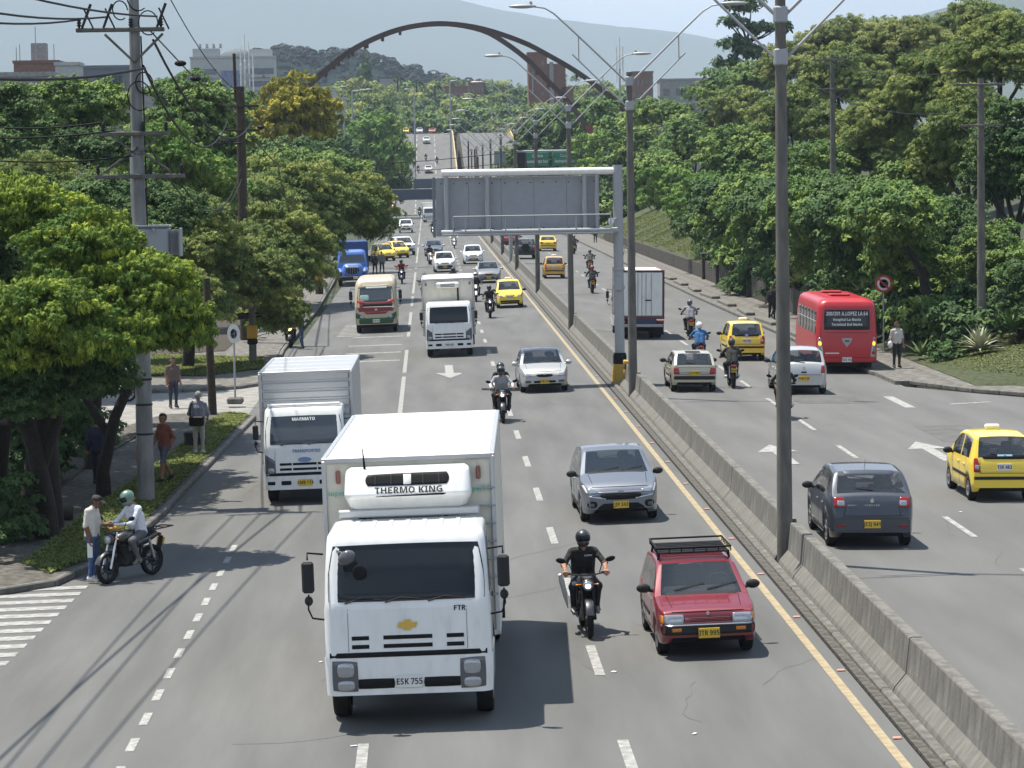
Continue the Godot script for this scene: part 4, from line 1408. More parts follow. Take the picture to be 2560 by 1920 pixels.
func car(d: Dictionary, label: String, category: String, group := "") -> Node3D:
	var o := thing(d.name, label, category, Vector3.ZERO, group)
	var s := car_shell(d)
	var hl: float = d.L / 2
	var body: Material = d.paint
	obj("body", s.body, body, o)
	obj("windshield", s.windshield, M.dark_pane if d.get("glass") == M.glass else M.pane, o)
	obj("rear_window", s.rear_window, M.pane if d.get("rglass") == M.glass2 else M.dark_pane, o)
	for k in ["wl0", "wl1", "wr0", "wr1"]:
		if s[k].v.size():
			obj("side_window", s[k], M.dark_pane, o)
	# the dark floor and wheel wells
	var u := MB.new()
	u.box(Vector3(0, d.sill + 0.16, 0), Vector3(d.W * 0.80, 0.30, d.L * 0.90))
	u.box(Vector3(0, d.sill + 0.30, d.ws0 * 0.5 + hl * 0.5 - 0.05), Vector3(d.W * 0.7, 0.3, hl - d.ws0 - 0.3))
	obj("underbody", u, M.black, o)
	var db := MB.new()
	db.rbox(Vector3(0, d.belt0 - 0.02, d.ws0 - 0.28), Vector3(d.W * 0.80, 0.20, 0.42), 0.06)
	obj("dashboard", db, M.plastic, o)
	var sw := MB.new()
	for k in 16:
		var a := TAU * k / 16.0
		var b := TAU * (k + 1) / 16.0
		sw.rod(Vector3(d.W * 0.22 + cos(a) * 0.18, d.belt0 + 0.08 + sin(a) * 0.17, d.ws0 - 0.58 + sin(a) * 0.06), Vector3(d.W * 0.22 + cos(b) * 0.18, d.belt0 + 0.08 + sin(b) * 0.17, d.ws0 - 0.58 + sin(b) * 0.06), 0.016, -1.0, 5)
	obj("steering_wheel", sw, M.plastic, o)
	for q in [[d.W * 0.22, -0.25, 0.46], [-d.W * 0.22, -0.25, 0.46], [0.0, -1.15, d.W * 0.72]]:
		var se := MB.new()
		se.rbox(Vector3(q[0], d.belt0 - 0.12, q[1]), Vector3(q[2], 0.62, 0.14), 0.05, Basis(Vector3.RIGHT, -0.2))
		for x in ([0.0] if q[0] != 0.0 else [-0.35, 0.35]):
			se.rbox(Vector3(q[0] + x, d.belt0 + 0.27, q[1] - 0.07), Vector3(0.26, 0.17, 0.09), 0.04)
		obj("seat", se, M.cloth, o)
	wheels(o, d.r, 0.19, [Vector3(d.W / 2 - 0.12, d.r, s.af), Vector3(-d.W / 2 + 0.12, d.r, s.af), Vector3(d.W / 2 - 0.12, d.r, s.ar), Vector3(-d.W / 2 + 0.12, d.r, s.ar)], d.get("rims", 0))
	var F := Proj.new(s.all, 2, 1.0)
	var B := Proj.new(s.all, 2, -1.0)
	var X := Proj.new(s.all, 0, 1.0)
	var Y := Proj.new(s.all, 0, -1.0)
	var T := Proj.new(s.all, 1, 1.0)
	# doors: seams and handles on both sides
	var bm: float = (d.b0 + d.b1) / 2
	for pr in [X, Y]:
		for zz in [d.ws0 - 0.30, bm, d.sg1 + 0.28]:
			var yb: float = d.sill + 0.06
			if absf(zz - s.ar) < d.r + 0.1:
				yb = d.r * 2 + 0.12
			var belt: float = lerpf(d.belt1, d.belt0, (zz + hl) / d.L)
			obj("door_seam", pr.patch(rect(zz, (yb + belt) / 2, 0.006, (belt - yb) / 2 - 0.01), 0.002, 0.0, 1, 6), M.black, o)
		for zz in [bm + 0.16, d.sg1 + 0.42]:
			obj("door_handle", pr.patch(rect(zz, d.belt0 - 0.10, 0.09, 0.018), 0.02, 0.3), d.get("handle", body), o)
		obj("sill_trim", pr.patch(rect(bm, d.get("strip", d.sill + 0.08), d.wb / 2 - d.r - 0.12, 0.035), 0.008), d.get("trim", M.plastic), o)
	for g in [-1.0, 1.0]:
		var m := MB.new()
		m.ball(Vector3(g * (d.W / 2 + 0.10), d.belt0 + 0.07, d.ws0 - 0.42), Vector3(0.115, 0.075, 0.06))
		m.rod(Vector3(g * (d.W / 2 - 0.09), d.belt0 + 0.01, d.ws0 - 0.42), Vector3(g * (d.W / 2 + 0.06), d.belt0 + 0.05, d.ws0 - 0.42), 0.03)
		obj("side_mirror", m, d.get("mirror", M.plastic), o)
	# wipers and dark lower edge of the windshield
	obj("cowl", T.patch([V2(-d.W * 0.36, d.ws0 - 0.03), V2(d.W * 0.36, d.ws0 - 0.03), V2(d.W * 0.36, d.ws0 + 0.05), V2(-d.W * 0.36, d.ws0 + 0.05)], 0.006, 0.0, 8, 2), M.plastic, o)
	for x in [-0.42, 0.10]:
		obj("wiper", F.patch([V2(x, d.wsy + 0.02), V2(x + 0.02, d.wsy), V2(x + 0.50, d.wsy + 0.075), V2(x + 0.48, d.wsy + 0.095)], 0.015, 0.0, 5, 1), M.black, o)
	# front
	if d.has("hl"):
		both(o, "headlight", F, d.hl, M.lamp, 0.008, 0.12, 8, 4)
	if d.has("grille"):
		obj("grille", F.patch(d.grille, 0.006, d.get("ground", 0.1), 10, 4), M.black, o)
	if d.has("intake"):
		obj("lower_intake", F.patch(d.intake, 0.006, 0.1, 10, 3), M.black, o)
	if d.has("fog"):
		both(o, "fog_light", F, d.fog, M.lamp_dark, 0.008, 0.3)
	obj("hood_seam", F.patch([V2(-d.W * 0.36, d.hoody), V2(d.W * 0.36, d.hoody), V2(d.W * 0.36, d.hoody + 0.012), V2(-d.W * 0.36, d.hoody + 0.012)], 0.003, 0.0, 10, 1), M.black, o)
	for g in [-1.0, 1.0]:
		obj("hood_seam", T.patch([V2(g * d.W * 0.37 - 0.005, d.ws0 + 0.04), V2(g * d.W * 0.37 + 0.005, d.ws0 + 0.04), V2(g * d.W * 0.345 + 0.005, hl - 0.24), V2(g * d.W * 0.345 - 0.005, hl - 0.24)], 0.002, 0.0, 1, 8), M.black, o)
	plate(o, F, d.py, d.get("words", ""), d.get("pm", M.plate_y))
	# back
	if d.has("tl"):
		both(o, "taillight", B, d.tl, d.get("tlm", M.tail), 0.010, 0.15, 6, 5)
		if d.has("tl2"):
			both(o, "reversing_light", B, d.tl2, M.lamp, 0.014, 0.2, 5, 3)
	if d.has("rbump"):
		obj("bumper_strip", B.patch(d.rbump, 0.02, 0.05, 12, 2), M.plastic, o)
	if d.has("hatch"):
		for c in d.hatch:
			obj("hatch_seam", B.patch(c, 0.003, 0.0, 8, 3), M.black, o)
	obj("rear_wiper", B.patch([V2(-0.05, d.rwy), V2(-0.04, d.rwy - 0.02), V2(0.30, d.rwy + 0.02), V2(0.30, d.rwy + 0.04)], 0.015, 0.0, 4, 1), M.black, o)
	plate(o, B, d.rpy, d.get("words", ""), d.get("pm", M.plate_y))
	o.set_meta("front", F)
	o.set_meta("rear", B)
	o.set_meta("left", Y)
	o.set_meta("roof", T)
	return o

func D(base: Dictionary, more: Dictionary) -> Dictionary:
	var r := base.duplicate()
	r.merge(more, true)
	return r

func make_cars() -> Dictionary:
	var base := {"nose": 0.75, "nf": 0.20, "tail": 0.55, "tf": 0.13, "hip": 0.955, "tumble": 0.30, "crown": 0.035, "sill": 0.22, "r": 0.295}
	var C := {}
	# modern saloon with a wide grille under a chrome bar
	C.modern = D(base, {"name": "car", "L": 4.0, "W": 1.71, "fo": 0.80, "wb": 2.50, "ws0": 1.02, "ws1": 0.18, "rg1": -1.30, "rg0": -1.80, "sg0": 0.62, "sg1": -1.42, "b0": -0.28, "b1": -0.38,
		"belt0": 0.90, "belt1": 1.0, "wsy": 1.03, "hoody": 0.79, "py": 0.42, "rpy": 0.75, "rwy": 1.08,
		"top": [[2.0, 0.60], [1.97, 0.70], [1.88, 0.79], [1.70, 0.86], [1.02, 1.00], [0.18, 1.40], [-0.10, 1.46], [-0.55, 1.475], [-1.30, 1.40], [-1.80, 1.02], [-1.92, 0.98], [-2.0, 0.75]],
		"hl": [V2(0.45, 0.68), V2(0.72, 0.66), V2(0.80, 0.83), V2(0.44, 0.73)], "grille": [V2(-0.38, 0.525), V2(0.38, 0.525), V2(0.50, 0.665), V2(-0.50, 0.665)], "ground": 0.3,
		"intake": [V2(-0.55, 0.33), V2(0.55, 0.33), V2(0.38, 0.45), V2(-0.38, 0.45)], "fog": rect(0.62, 0.42, 0.045, 0.04),
		"tl": [V2(0.50, 0.80), V2(0.74, 0.78), V2(0.76, 0.95), V2(0.52, 0.97)], "hatch": [rect(0, 0.66, 0.60, 0.006)]})
	# eighties hatchback with square lamps
	C.boxy = D(base, {"name": "car", "L": 3.66, "W": 1.56, "fo": 0.72, "wb": 2.34, "ws0": 0.92, "ws1": 0.22, "rg1": -1.42, "rg0": -1.80, "sg0": 0.60, "sg1": -1.35, "b0": -0.42, "b1": -0.50, "r": 0.275, "nf": 0.10, "tf": 0.08, "nose": 0.5, "crown": 0.02,
		"belt0": 0.88, "belt1": 0.90, "wsy": 0.94, "hoody": 0.735, "py": 0.42, "rpy": 0.72, "rwy": 0.98, "rims": 1, "sill": 0.24,
		"top": [[1.83, 0.46], [1.815, 0.72], [1.78, 0.75], [1.55, 0.79], [0.92, 0.88], [0.22, 1.28], [-0.05, 1.33], [-0.70, 1.34], [-1.42, 1.29], [-1.80, 0.92], [-1.825, 0.88], [-1.83, 0.6]],
		"hl": rect(0.535, 0.635, 0.155, 0.072), "grille": rect(0, 0.625, 0.37, 0.035), "ground": 0.0,
		"tl": rect(0.60, 0.74, 0.10, 0.10), "rbump": rect(0, 0.50, 0.70, 0.06), "hatch": [rect(0, 0.62, 0.62, 0.006)], "strip": 0.52})
	# rounded saloon of about 2002
	C.saloon = D(base, {"name": "car", "L": 4.25, "W": 1.68, "fo": 0.82, "wb": 2.44, "ws0": 1.08, "ws1": 0.25, "rg1": -0.95, "rg0": -1.50, "sg0": 0.72, "sg1": -1.12, "b0": -0.15, "b1": -0.25,
		"belt0": 0.87, "belt1": 0.92, "wsy": 0.98, "hoody": 0.73, "py": 0.40, "rpy": 0.72, "rwy": 0.5,
		"top": [[2.125, 0.56], [2.10, 0.66], [2.0, 0.74], [1.80, 0.82], [1.08, 0.95], [0.25, 1.35], [0.0, 1.40], [-0.40, 1.40], [-0.95, 1.34], [-1.50, 1.0], [-1.80, 0.97], [-2.08, 0.94], [-2.125, 0.7]],
		"hl": [V2(0.46, 0.56), V2(0.74, 0.57), V2(0.77, 0.72), V2(0.45, 0.66)], "grille": [V2(-0.24, 0.545), V2(0.24, 0.545), V2(0.33, 0.655), V2(-0.33, 0.655)], "ground": 0.4,
		"intake": [V2(-0.38, 0.35), V2(0.38, 0.35), V2(0.38, 0.43), V2(-0.38, 0.43)], "fog": rect(0.58, 0.40, 0.12, 0.045),
		"tl": [V2(0.48, 0.72), V2(0.74, 0.72), V2(0.74, 0.90), V2(0.48, 0.88)], "rbump": rect(0, 0.52, 0.72, 0.03), "hatch": [rect(0, 0.66, 0.55, 0.005)]})
	# tall small hatchback used as a taxi
	C.taxi = D(base, {"name": "taxi", "L": 3.56, "W": 1.52, "fo": 0.66, "wb": 2.38, "ws0": 0.98, "ws1": 0.32, "rg1": -1.48, "rg0": -1.70, "sg0": 0.68, "sg1": -1.30, "b0": -0.30, "b1": -0.39, "r": 0.27, "nf": 0.20, "tf": 0.09, "tail": 0.4, "hip": 0.95, "tumble": 0.24,
		"belt0": 0.90, "belt1": 0.98, "wsy": 1.02, "hoody": 0.76, "py": 0.62, "rpy": 0.80, "rwy": 1.06, "rims": 1, "pm": M.plate_w,
		"top": [[1.78, 0.58], [1.755, 0.68], [1.66, 0.77], [1.45, 0.86], [0.98, 0.98], [0.32, 1.42], [0.05, 1.49], [-0.60, 1.51], [-1.48, 1.45], [-1.70, 1.00], [-1.755, 0.95], [-1.78, 0.6]],
		"hl": [V2(0.40, 0.62), V2(0.66, 0.64), V2(0.66, 0.77), V2(0.40, 0.71)], "grille": [V2(-0.20, 0.66), V2(0.20, 0.66), V2(0.27, 0.72), V2(-0.27, 0.72)], "intake": [V2(-0.56, 0.34), V2(0.56, 0.34), V2(0.52, 0.44), V2(-0.52, 0.44)],
		"tl": [V2(0.53, 0.68), V2(0.70, 0.68), V2(0.69, 1.0), V2(0.60, 1.0)], "tl2": rect(0.62, 0.80, 0.045, 0.05), "rbump": rect(0, 0.55, 0.70, 0.035), "hatch": [rect(0, 0.66, 0.56, 0.005), rect(0.55, 0.82, 0.005, 0.16), rect(-0.55, 0.82, 0.005, 0.16)], "strip": 0.55, "paint": paint(0.76, 0.55, 0.035)})
	# modern five-door hatchback seen from behind
	C.hatch = D(base, {"name": "car", "L": 4.05, "W": 1.73, "fo": 0.80, "wb": 2.59, "ws0": 1.05, "ws1": 0.30, "rg1": -1.42, "rg0": -1.82, "sg0": 0.70, "sg1": -1.40, "b0": -0.28, "b1": -0.38, "r": 0.31, "tf": 0.12,
		"belt0": 0.93, "belt1": 1.04, "wsy": 1.06, "hoody": 0.82, "py": 0.45, "rpy": 0.50, "rwy": 1.16, "trim": M.plastic,
		"top": [[2.025, 0.62], [2.0, 0.74], [1.90, 0.83], [1.70, 0.90], [1.05, 1.03], [0.30, 1.44], [0.0, 1.51], [-0.55, 1.53], [-1.42, 1.47], [-1.82, 1.08], [-1.93, 1.02], [-2.0, 0.80], [-2.025, 0.55]],
		"hl": [V2(0.44, 0.68), V2(0.74, 0.70), V2(0.76, 0.86), V2(0.44, 0.76)], "grille": [V2(-0.36, 0.64), V2(0.36, 0.64), V2(0.40, 0.74), V2(-0.40, 0.74)], "intake": rect(0, 0.40, 0.45, 0.05),
		"tl": [V2(0.52, 0.83), V2(0.77, 0.83), V2(0.75, 1.03), V2(0.56, 1.03)], "tl2": rect(0.62, 0.91, 0.075, 0.055), "hatch": [rect(0, 0.665, 0.60, 0.006), [V2(0.56, 0.66), V2(0.57, 0.66), V2(0.53, 0.84), V2(0.52, 0.84)], [V2(-0.57, 0.66), V2(-0.56, 0.66), V2(-0.52, 0.84), V2(-0.53, 0.84)]]})
	# small rounded hatchback
	C.round = D(base, {"name": "car", "L": 3.78, "W": 1.66, "fo": 0.72, "wb": 2.45, "ws0": 1.08, "ws1": 0.30, "rg1": -1.42, "rg0": -1.70, "sg0": 0.74, "sg1": -1.32, "b0": -0.26, "b1": -0.35, "r": 0.285, "nf": 0.26, "tf": 0.20, "tumble": 0.28, "crown": 0.05,
		"belt0": 0.92, "belt1": 1.0, "wsy": 1.05, "hoody": 0.78, "py": 0.44, "rpy": 0.55, "rwy": 1.08,
		"top": [[1.89, 0.60], [1.86, 0.70], [1.76, 0.80], [1.55, 0.90], [1.08, 1.02], [0.30, 1.44], [0.0, 1.51], [-0.6, 1.52], [-1.42, 1.44], [-1.70, 1.06], [-1.80, 1.0], [-1.87, 0.80], [-1.89, 0.6]],
		"hl": [V2(0.44, 0.62), V2(0.66, 0.64), V2(0.70, 0.86), V2(0.46, 0.74)], "grille": rect(0, 0.70, 0.30, 0.03), "intake": rect(0, 0.40, 0.42, 0.05), "fog": rect(0.56, 0.42, 0.05, 0.04),
		"tl": [V2(0.56, 0.72), V2(0.73, 0.74), V2(0.70, 0.98), V2(0.60, 0.98)], "hatch": [rect(0, 0.69, 0.56, 0.005)]})
	# tall off-roader
	C.suv = D(base, {"name": "suv", "L": 4.45, "W": 1.80, "fo": 0.84, "wb": 2.62, "ws0": 1.12, "ws1": 0.45, "rg1": -1.85, "rg0": -2.05, "sg0": 0.80, "sg1": -1.75, "b0": -0.25, "b1": -0.36, "r": 0.36, "nf": 0.16, "tf": 0.09, "tumble": 0.20, "sill": 0.34,
		"belt0": 1.08, "belt1": 1.13, "wsy": 1.20, "hoody": 0.98, "py": 0.58, "rpy": 0.86, "rwy": 1.22,
		"top": [[2.225, 0.70], [2.20, 0.90], [2.12, 0.99], [1.85, 1.07], [1.12, 1.15], [0.45, 1.62], [0.15, 1.70], [-0.8, 1.72], [-1.85, 1.67], [-2.05, 1.16], [-2.18, 1.08], [-2.225, 0.7]],
		"hl": [V2(0.48, 0.82), V2(0.78, 0.84), V2(0.79, 0.98), V2(0.47, 0.94)], "grille": rect(0, 0.88, 0.40, 0.07), "intake": rect(0, 0.56, 0.55, 0.08), "fog": rect(0.64, 0.58, 0.07, 0.05),
		"tl": [V2(0.62, 0.90), V2(0.82, 0.90), V2(0.79, 1.14), V2(0.68, 1.14)], "rbump": rect(0, 0.60, 0.80, 0.08), "hatch": [rect(0, 0.72, 0.6, 0.005)]})
	return C

func emblem(o: Node3D, called: String, poly: Array, m: Material, at: Vector3, b := Basis(), deep := 0.012) -> void:
	var p := MB.new()
	p.prism(poly, Transform3D(), deep)
	var e := obj(called, p, m, o)
	e.transform = Transform3D(b, at)

func ring(rx: float, ry: float, cnt := 14) -> Array:
	var a := []
	for k in cnt:
		a.append(V2(cos(TAU * k / cnt) * rx, sin(TAU * k / cnt) * ry))
	return a

func repaint(o: Node3D, m: Material, pm: Material = null) -> void:
	(o.get_node("body") as MeshInstance3D).material_override = m

func bow(s: float) -> Array:
	return [V2(-0.5 * s, -0.13 * s), V2(-0.20 * s, -0.13 * s), V2(-0.16 * s, -0.26 * s), V2(0.14 * s, -0.26 * s), V2(0.17 * s, -0.13 * s), V2(0.42 * s, -0.13 * s), V2(0.5 * s, 0.13 * s), V2(0.20 * s, 0.13 * s), V2(0.16 * s, 0.26 * s), V2(-0.14 * s, 0.26 * s), V2(-0.17 * s, 0.13 * s), V2(-0.42 * s, 0.13 * s)]

func taxi_board(o: Node3D, words: String) -> void:
	var b := MB.new()
	b.rbox(Vector3(0, 1.60, -0.3), Vector3(0.34, 0.10, 0.12), 0.03)
	obj("roof_sign", b, M.white_matt, o)

func vehicles() -> void:
	var C := make_cars()
	var S := PI
	M.silver = paint(0.42, 0.42, 0.41, 0.45)
	M.steel = paint(0.16, 0.175, 0.205, 0.5)
	M.slate = paint(0.035, 0.042, 0.058, 0.3)
	M.maroon = paint(0.165, 0.006, 0.014, 0.1)
	M.beige = paint(0.40, 0.37, 0.29, 0.3)
	M.gold = mat(0.62, 0.42, 0.10, 0.3, 0.6)
	M.ochre = paint(0.62, 0.33, 0.05)
	# --- towards the camera
	var o := car(D(C.modern, {"paint": M.steel, "words": "JIP 343", "glass": M.glass}), "steel grey car with yellow plate JIP 343 beside the median wall", "car")
	var F: Proj = o.get_meta("front")
	F.last = 2.0
	emblem(o, "badge", bow(0.14), M.chrome, Vector3(0, 0.70, F.depth(0, 0.70)))
	obj("grille_bar", F.patch([V2(-0.50, 0.665), V2(0.50, 0.665), V2(0.50, 0.70), V2(-0.50, 0.70)], 0.012, 0.1, 10, 1), M.steel, o)
	both(o, "fog_housing", F, rect(0.62, 0.43, 0.11, 0.075), M.black, 0.004, 0.4)
	both(o, "lamp_strip", F, [V2(0.71, 0.68), V2(0.74, 0.68), V2(0.81, 0.82), V2(0.77, 0.83)], M.white_matt, 0.014, 0.0, 3, 4)
	both(o, "bumper_crease", F, [V2(0.30, 0.53), V2(0.72, 0.60), V2(0.72, 0.63), V2(0.30, 0.56)], M.chrome, 0.008, 0.2, 8, 1)
	for y in [0.57, 0.60, 0.63]:
		obj("grille_slat", F.patch(rect(0, y, 0.40, 0.006), 0.012, 0.0, 8, 1), M.plastic, o)
	drive(o, 4.03, -62.4, 0.02)
	o = car(D(C.boxy, {"paint": M.maroon, "words": "ITR 995", "glass": M.glass2}), "maroon eighties hatchback with black roof rack, nearest car in front of the median wall", "car")
	F = o.get_meta("front")
	var Tp: Proj = o.get_meta("roof")
	F.last = 1.8
	obj("front_bumper", F.patch(rect(0, 0.47, 0.74, 0.075), 0.05, 0.06, 14, 4, 0.09), M.plastic, o)
	obj("bumper_stripe", F.patch(rect(0, 0.545, 0.74, 0.014), 0.055, 0.0, 14, 1, 0.06), M.chrome, o)
	both(o, "indicator", F, rect(0.50, 0.475, 0.075, 0.028), M.amber, 0.057)
	both(o, "corner_lamp", F, rect(0.715, 0.635, 0.02, 0.06), M.amber, 0.008)
	for y in [0.605, 0.625, 0.645]:
		obj("grille_slat", F.patch(rect(0, y, 0.36, 0.005), 0.012, 0.0, 8, 1), M.maroon, o)
	emblem(o, "badge", ring(0.025, 0.03), M.chrome, Vector3(0, 0.715, F.depth(0, 0.71)))
	o.get_node("licence_plate").position.z += 0.06
	drive(o, 4.24, -45.25, 0.015)
	var rk := thing("roof_rack", "black steel basket rack on the roof of the maroon hatchback", "roof rack")
	var rm := MB.new()
	for g in [-1.0, 1.0]:
		rm.rod(Vector3(g * 0.56, 1.47, 0.02), Vector3(g * 0.56, 1.47, -1.16), 0.016)
		rm.rod(Vector3(g * 0.60, 1.55, 0.04), Vector3(g * 0.60, 1.55, -1.20), 0.016)
	for k in 2:
		rm.rod(Vector3(-0.60, 1.55, 0.04 - 1.24 * k), Vector3(0.60, 1.55, 0.04 - 1.24 * k), 0.016)
		rm.rod(Vector3(-0.58, 1.47, 0.02 - 1.18 * k), Vector3(0.58, 1.47, 0.02 - 1.18 * k), 0.016)
	for k in 7:
		rm.rod(Vector3(-0.6 + 0.2 * k, 1.47, 0.03), Vector3(-0.6 + 0.2 * k, 1.55, 0.04), 0.009)
		rm.rod(Vector3(-0.6, 1.47, 0.02 - 0.2 * k), Vector3(-0.6, 1.55, 0.02 - 0.2 * k), 0.009)
		rm.rod(Vector3(0.6, 1.47, 0.02 - 0.2 * k), Vector3(0.6, 1.55, 0.02 - 0.2 * k), 0.009)
	obj("frame", rm, M.black, rk)
	for k in 7:
		var sl := MB.new()
		sl.rbox(Vector3(0, 1.475, -0.06 - 0.17 * k), Vector3(1.12, 0.02, 0.075), 0.006)
		obj("slat", sl, M.black, rk)
	for g in [-1.0, 1.0]:
		for zz in [-0.05, -1.1]:
			var ft := MB.new()
			ft.rod(Vector3(g * 0.56, 1.46, zz), Vector3(g * 0.58, 1.34, zz), 0.02)
			obj("foot", ft, M.black, rk)
	drive(rk, 4.24, -45.25, 0.015, -0.04)
	var saloon := car(D(C.saloon, {"paint": M.silver, "words": "ETB 318", "mirror": M.silver}), "silver four-door saloon abreast of the sign gantry post, yellow plate", "car")
	F = saloon.get_meta("front")
	emblem(saloon, "badge", ring(0.05, 0.026), M.chrome, Vector3(0, 0.64, F.depth(0, 0.64)))
	drive(saloon, 3.89, -98.6, 0.02)
	var taxi := car(D(C.taxi, {"words": "TSK 482"}), "yellow taxi with clear windows facing the viewer near the median wall", "taxi", "taxis in the traffic")
	taxi_board(taxi, "TAXI")
	drive(taxi, 4.48, -158.0, 0.01)
	var g2 := dup(saloon, "dark silver saloon between two taxis, behind the taxi at the median wall", "car")
	repaint(g2, paint(0.22, 0.22, 0.22, 0.5))
	drive(g2, 4.07, -193.6, 0.02)
	var rnd := car(D(C.round, {"paint": M.white, "words": "MKL 207", "mirror": M.white}), "small white hatchback nearest the median wall beyond the dark silver saloon", "car")
	drive(rnd, 3.69, -233.6, 0.01)
	var w2 := dup(rnd, "white hatchback with black lower bumper right behind the middle refrigerated truck", "car")
	var lower: Proj = rnd.get_meta("front")
	obj("dark_bumper", lower.patch(rect(0, 0.44, 0.66, 0.10), 0.015, 0.25, 10, 4), M.plastic, w2)
	drive(w2, 1.22, -217.2, 0.03)
	var s3 := dup(saloon, "blue grey saloon half hidden by a white scooter", "car")
	repaint(s3, paint(0.10, 0.125, 0.165, 0.5))
	drive(s3, 0.51, -259.4, 0.02)
	var suv := car(D(C.suv, {"paint": M.white, "words": "KCD 615"}), "white off-roader standing at the left kerb beside two parked taxis", "suv")
	drive(suv, -2.4, -265.0, 0.22)
	var c1 := dup(saloon, "dark car with shining windows right behind the white off-roader at the kerb", "car")
	repaint(c1, paint(0.03, 0.035, 0.04, 0.3))
	drive(c1, -3.2, -284.0, 0.05)
	var c2 := dup(suv, "white pickup-like off-roader with a roof load in the left lane by the overhanging tree", "suv")
	drive(c2, -2.77, -362.5, 0.02)
	var t1 := dup(taxi, "yellow taxi at the left kerb, front one of the pair beside the blue truck", "taxi", "taxis in the traffic")
	drive(t1, -3.95, -250.0, 0.28)
	var t2 := dup(taxi, "yellow taxi partly hidden behind the front taxi at the left kerb", "taxi", "taxis in the traffic")
	drive(t2, -2.80, -257.0, 0.30)
	# --- away from the camera
	o = car(D(C.hatch, {"paint": M.slate, "words": "JCQ 941", "rglass": M.glass2}), "dark blue-grey hatchback just past the nearest lamp post", "car")
	var B: Proj = o.get_meta("rear")
	B.last = 1.9
	emblem(o, "badge", [V2(-0.045, 0), V2(0, -0.065), V2(0.045, 0), V2(0, 0.065)], M.chrome, Vector3(0, 0.955, -B.depth(0, 0.955)), Basis(Vector3.UP, PI))
	text("S A N D E R O", 0.05, M.chrome, o, Vector3(0, 0.87, -B.depth(0, 0.87) - 0.006), Basis(Vector3.UP, PI), "model_lettering")
	text("RENAULT", 0.04, M.chrome, o, Vector3(0.40, 0.87, -B.depth(0.40, 0.87) - 0.006), Basis(Vector3.UP, PI), "maker_lettering")
	both(o, "reflector", B, rect(0.62, 0.47, 0.09, 0.02), M.tail, 0.012)
	obj("spoiler", (o.get_meta("roof") as Proj).patch([V2(-0.50, -1.50), V2(0.50, -1.50), V2(0.52, -1.36), V2(-0.52, -1.36)], 0.02, 0.1, 8, 2), M.slate, o)
	obj("diffuser", B.patch(rect(0, 0.31, 0.55, 0.035), 0.012, 0.1, 10, 2), M.plastic, o)
	var an := MB.new()
	an.rod(Vector3(0, 1.54, -0.9), Vector3(0.05, 1.72, -1.30), 0.006, 0.003, 5)
	obj("aerial", an, M.black, o)
	drive(o, 8.72, -57.4, S - 0.01)
	o = dup(taxi, "yellow taxi cut by the right edge of the picture, nearest taxi", "taxi", "taxis in the traffic")
	var tb: Proj = taxi.get_meta("rear")
	obj("window_band", tb.patch(rect(0, 1.02, 0.50, 0.045), 0.012, 0.2, 8, 2), M.black, o)
	var st := MB.new()
	st.rbox(Vector3(-0.02, 1.06, -1.70), Vector3(0.34, 0.04, 0.006), 0.0, Basis(Vector3.RIGHT, 0.4))
	obj("window_sticker", st, mat(0.35, 0.55, 0.68, 0.5), o)
	drive(o, 12.93, -64.95, S)
	var bg := car(D(C.boxy, {"paint": M.beige, "words": "LLA 082", "rpy": 0.66, "rglass": M.glass2, "tl": [V2(0.50, 0.62), V2(0.71, 0.62), V2(0.71, 0.84), V2(0.54, 0.84)]}), "beige hatchback with dark red tail lamps in the first lane past the median, yellow plate", "car")
	B = bg.get_meta("rear")
	obj("hatch_lip", B.patch(rect(0, 0.88, 0.60, 0.02), 0.02, 0.1, 8, 1), M.beige, bg)
	obj("roof_spoiler", B.patch(rect(0, 1.33, 0.30, 0.02), 0.02, 0.3, 6, 1), M.plastic, bg)
	drive(bg, 8.94, -97.0, S)
	o = car(D(C.round, {"paint": M.silver, "words": "FYM 239", "rpy": 0.55, "rglass": M.glass2}), "silver rounded hatchback right behind the red bus, partly hidden by the lamp post", "car")
	drive(o, 12.5, -95.9, S)
	B = o.get_meta("rear")
	emblem(o, "badge", ring(0.05, 0.05), M.chrome, Vector3(0, 0.90, -B.depth(0, 0.9)), Basis(Vector3.UP, PI))
	obj("boot_handle", B.patch(rect(0, 0.76, 0.09, 0.025), 0.012), M.black, o)
	o = dup(taxi, "yellow taxi beside the red bus, seen from behind", "taxi", "taxis in the traffic")
	obj("window_band", tb.patch(rect(0, 1.02, 0.50, 0.045), 0.012, 0.2, 8, 2), M.black, o)
	var sq := MB.new()
	sq.rbox(Vector3(0, 1.02, -1.735), Vector3(0.12, 0.09, 0.006), 0.0, Basis(Vector3.RIGHT, 0.4))
	obj("window_sticker", sq, mat(0.10, 0.12, 0.55, 0.5), o)
	drive(o, 12.5, -112.7, S)
	o = dup(taxi, "orange yellow taxi going away between two lamp posts beyond the median", "taxi", "taxis in the traffic")
	repaint(o, M.ochre)
	drive(o, 8.8, -198.8, S)
	o = dup(saloon, "yellow saloon taxi farthest away on the right carriageway", "taxi", "taxis in the traffic")
	repaint(o, C.taxi.paint)
	drive(o, 11.24, -266.5, S)
	o = dup(suv, "black off-roader with a spare wheel going away behind the second far lamp post", "suv")
	repaint(o, paint(0.008, 0.009, 0.012))
	drive(o, 8.3, -243.0, S)
	var sp := MB.new()
	sp.lathe([[0.0, -0.09], [0.30, -0.09], [0.34, -0.05], [0.34, 0.05], [0.30, 0.09], [0.0, 0.09]], Vector3(0, 1.02, -2.32), Basis(Vector3.RIGHT, PI / 2), 20)
	obj("spare_wheel", sp, M.rubber, o)
	o = dup(suv, "dark red off-roader ahead of the black off-roader on the right carriageway", "suv")
	repaint(o, paint(0.20, 0.02, 0.03))
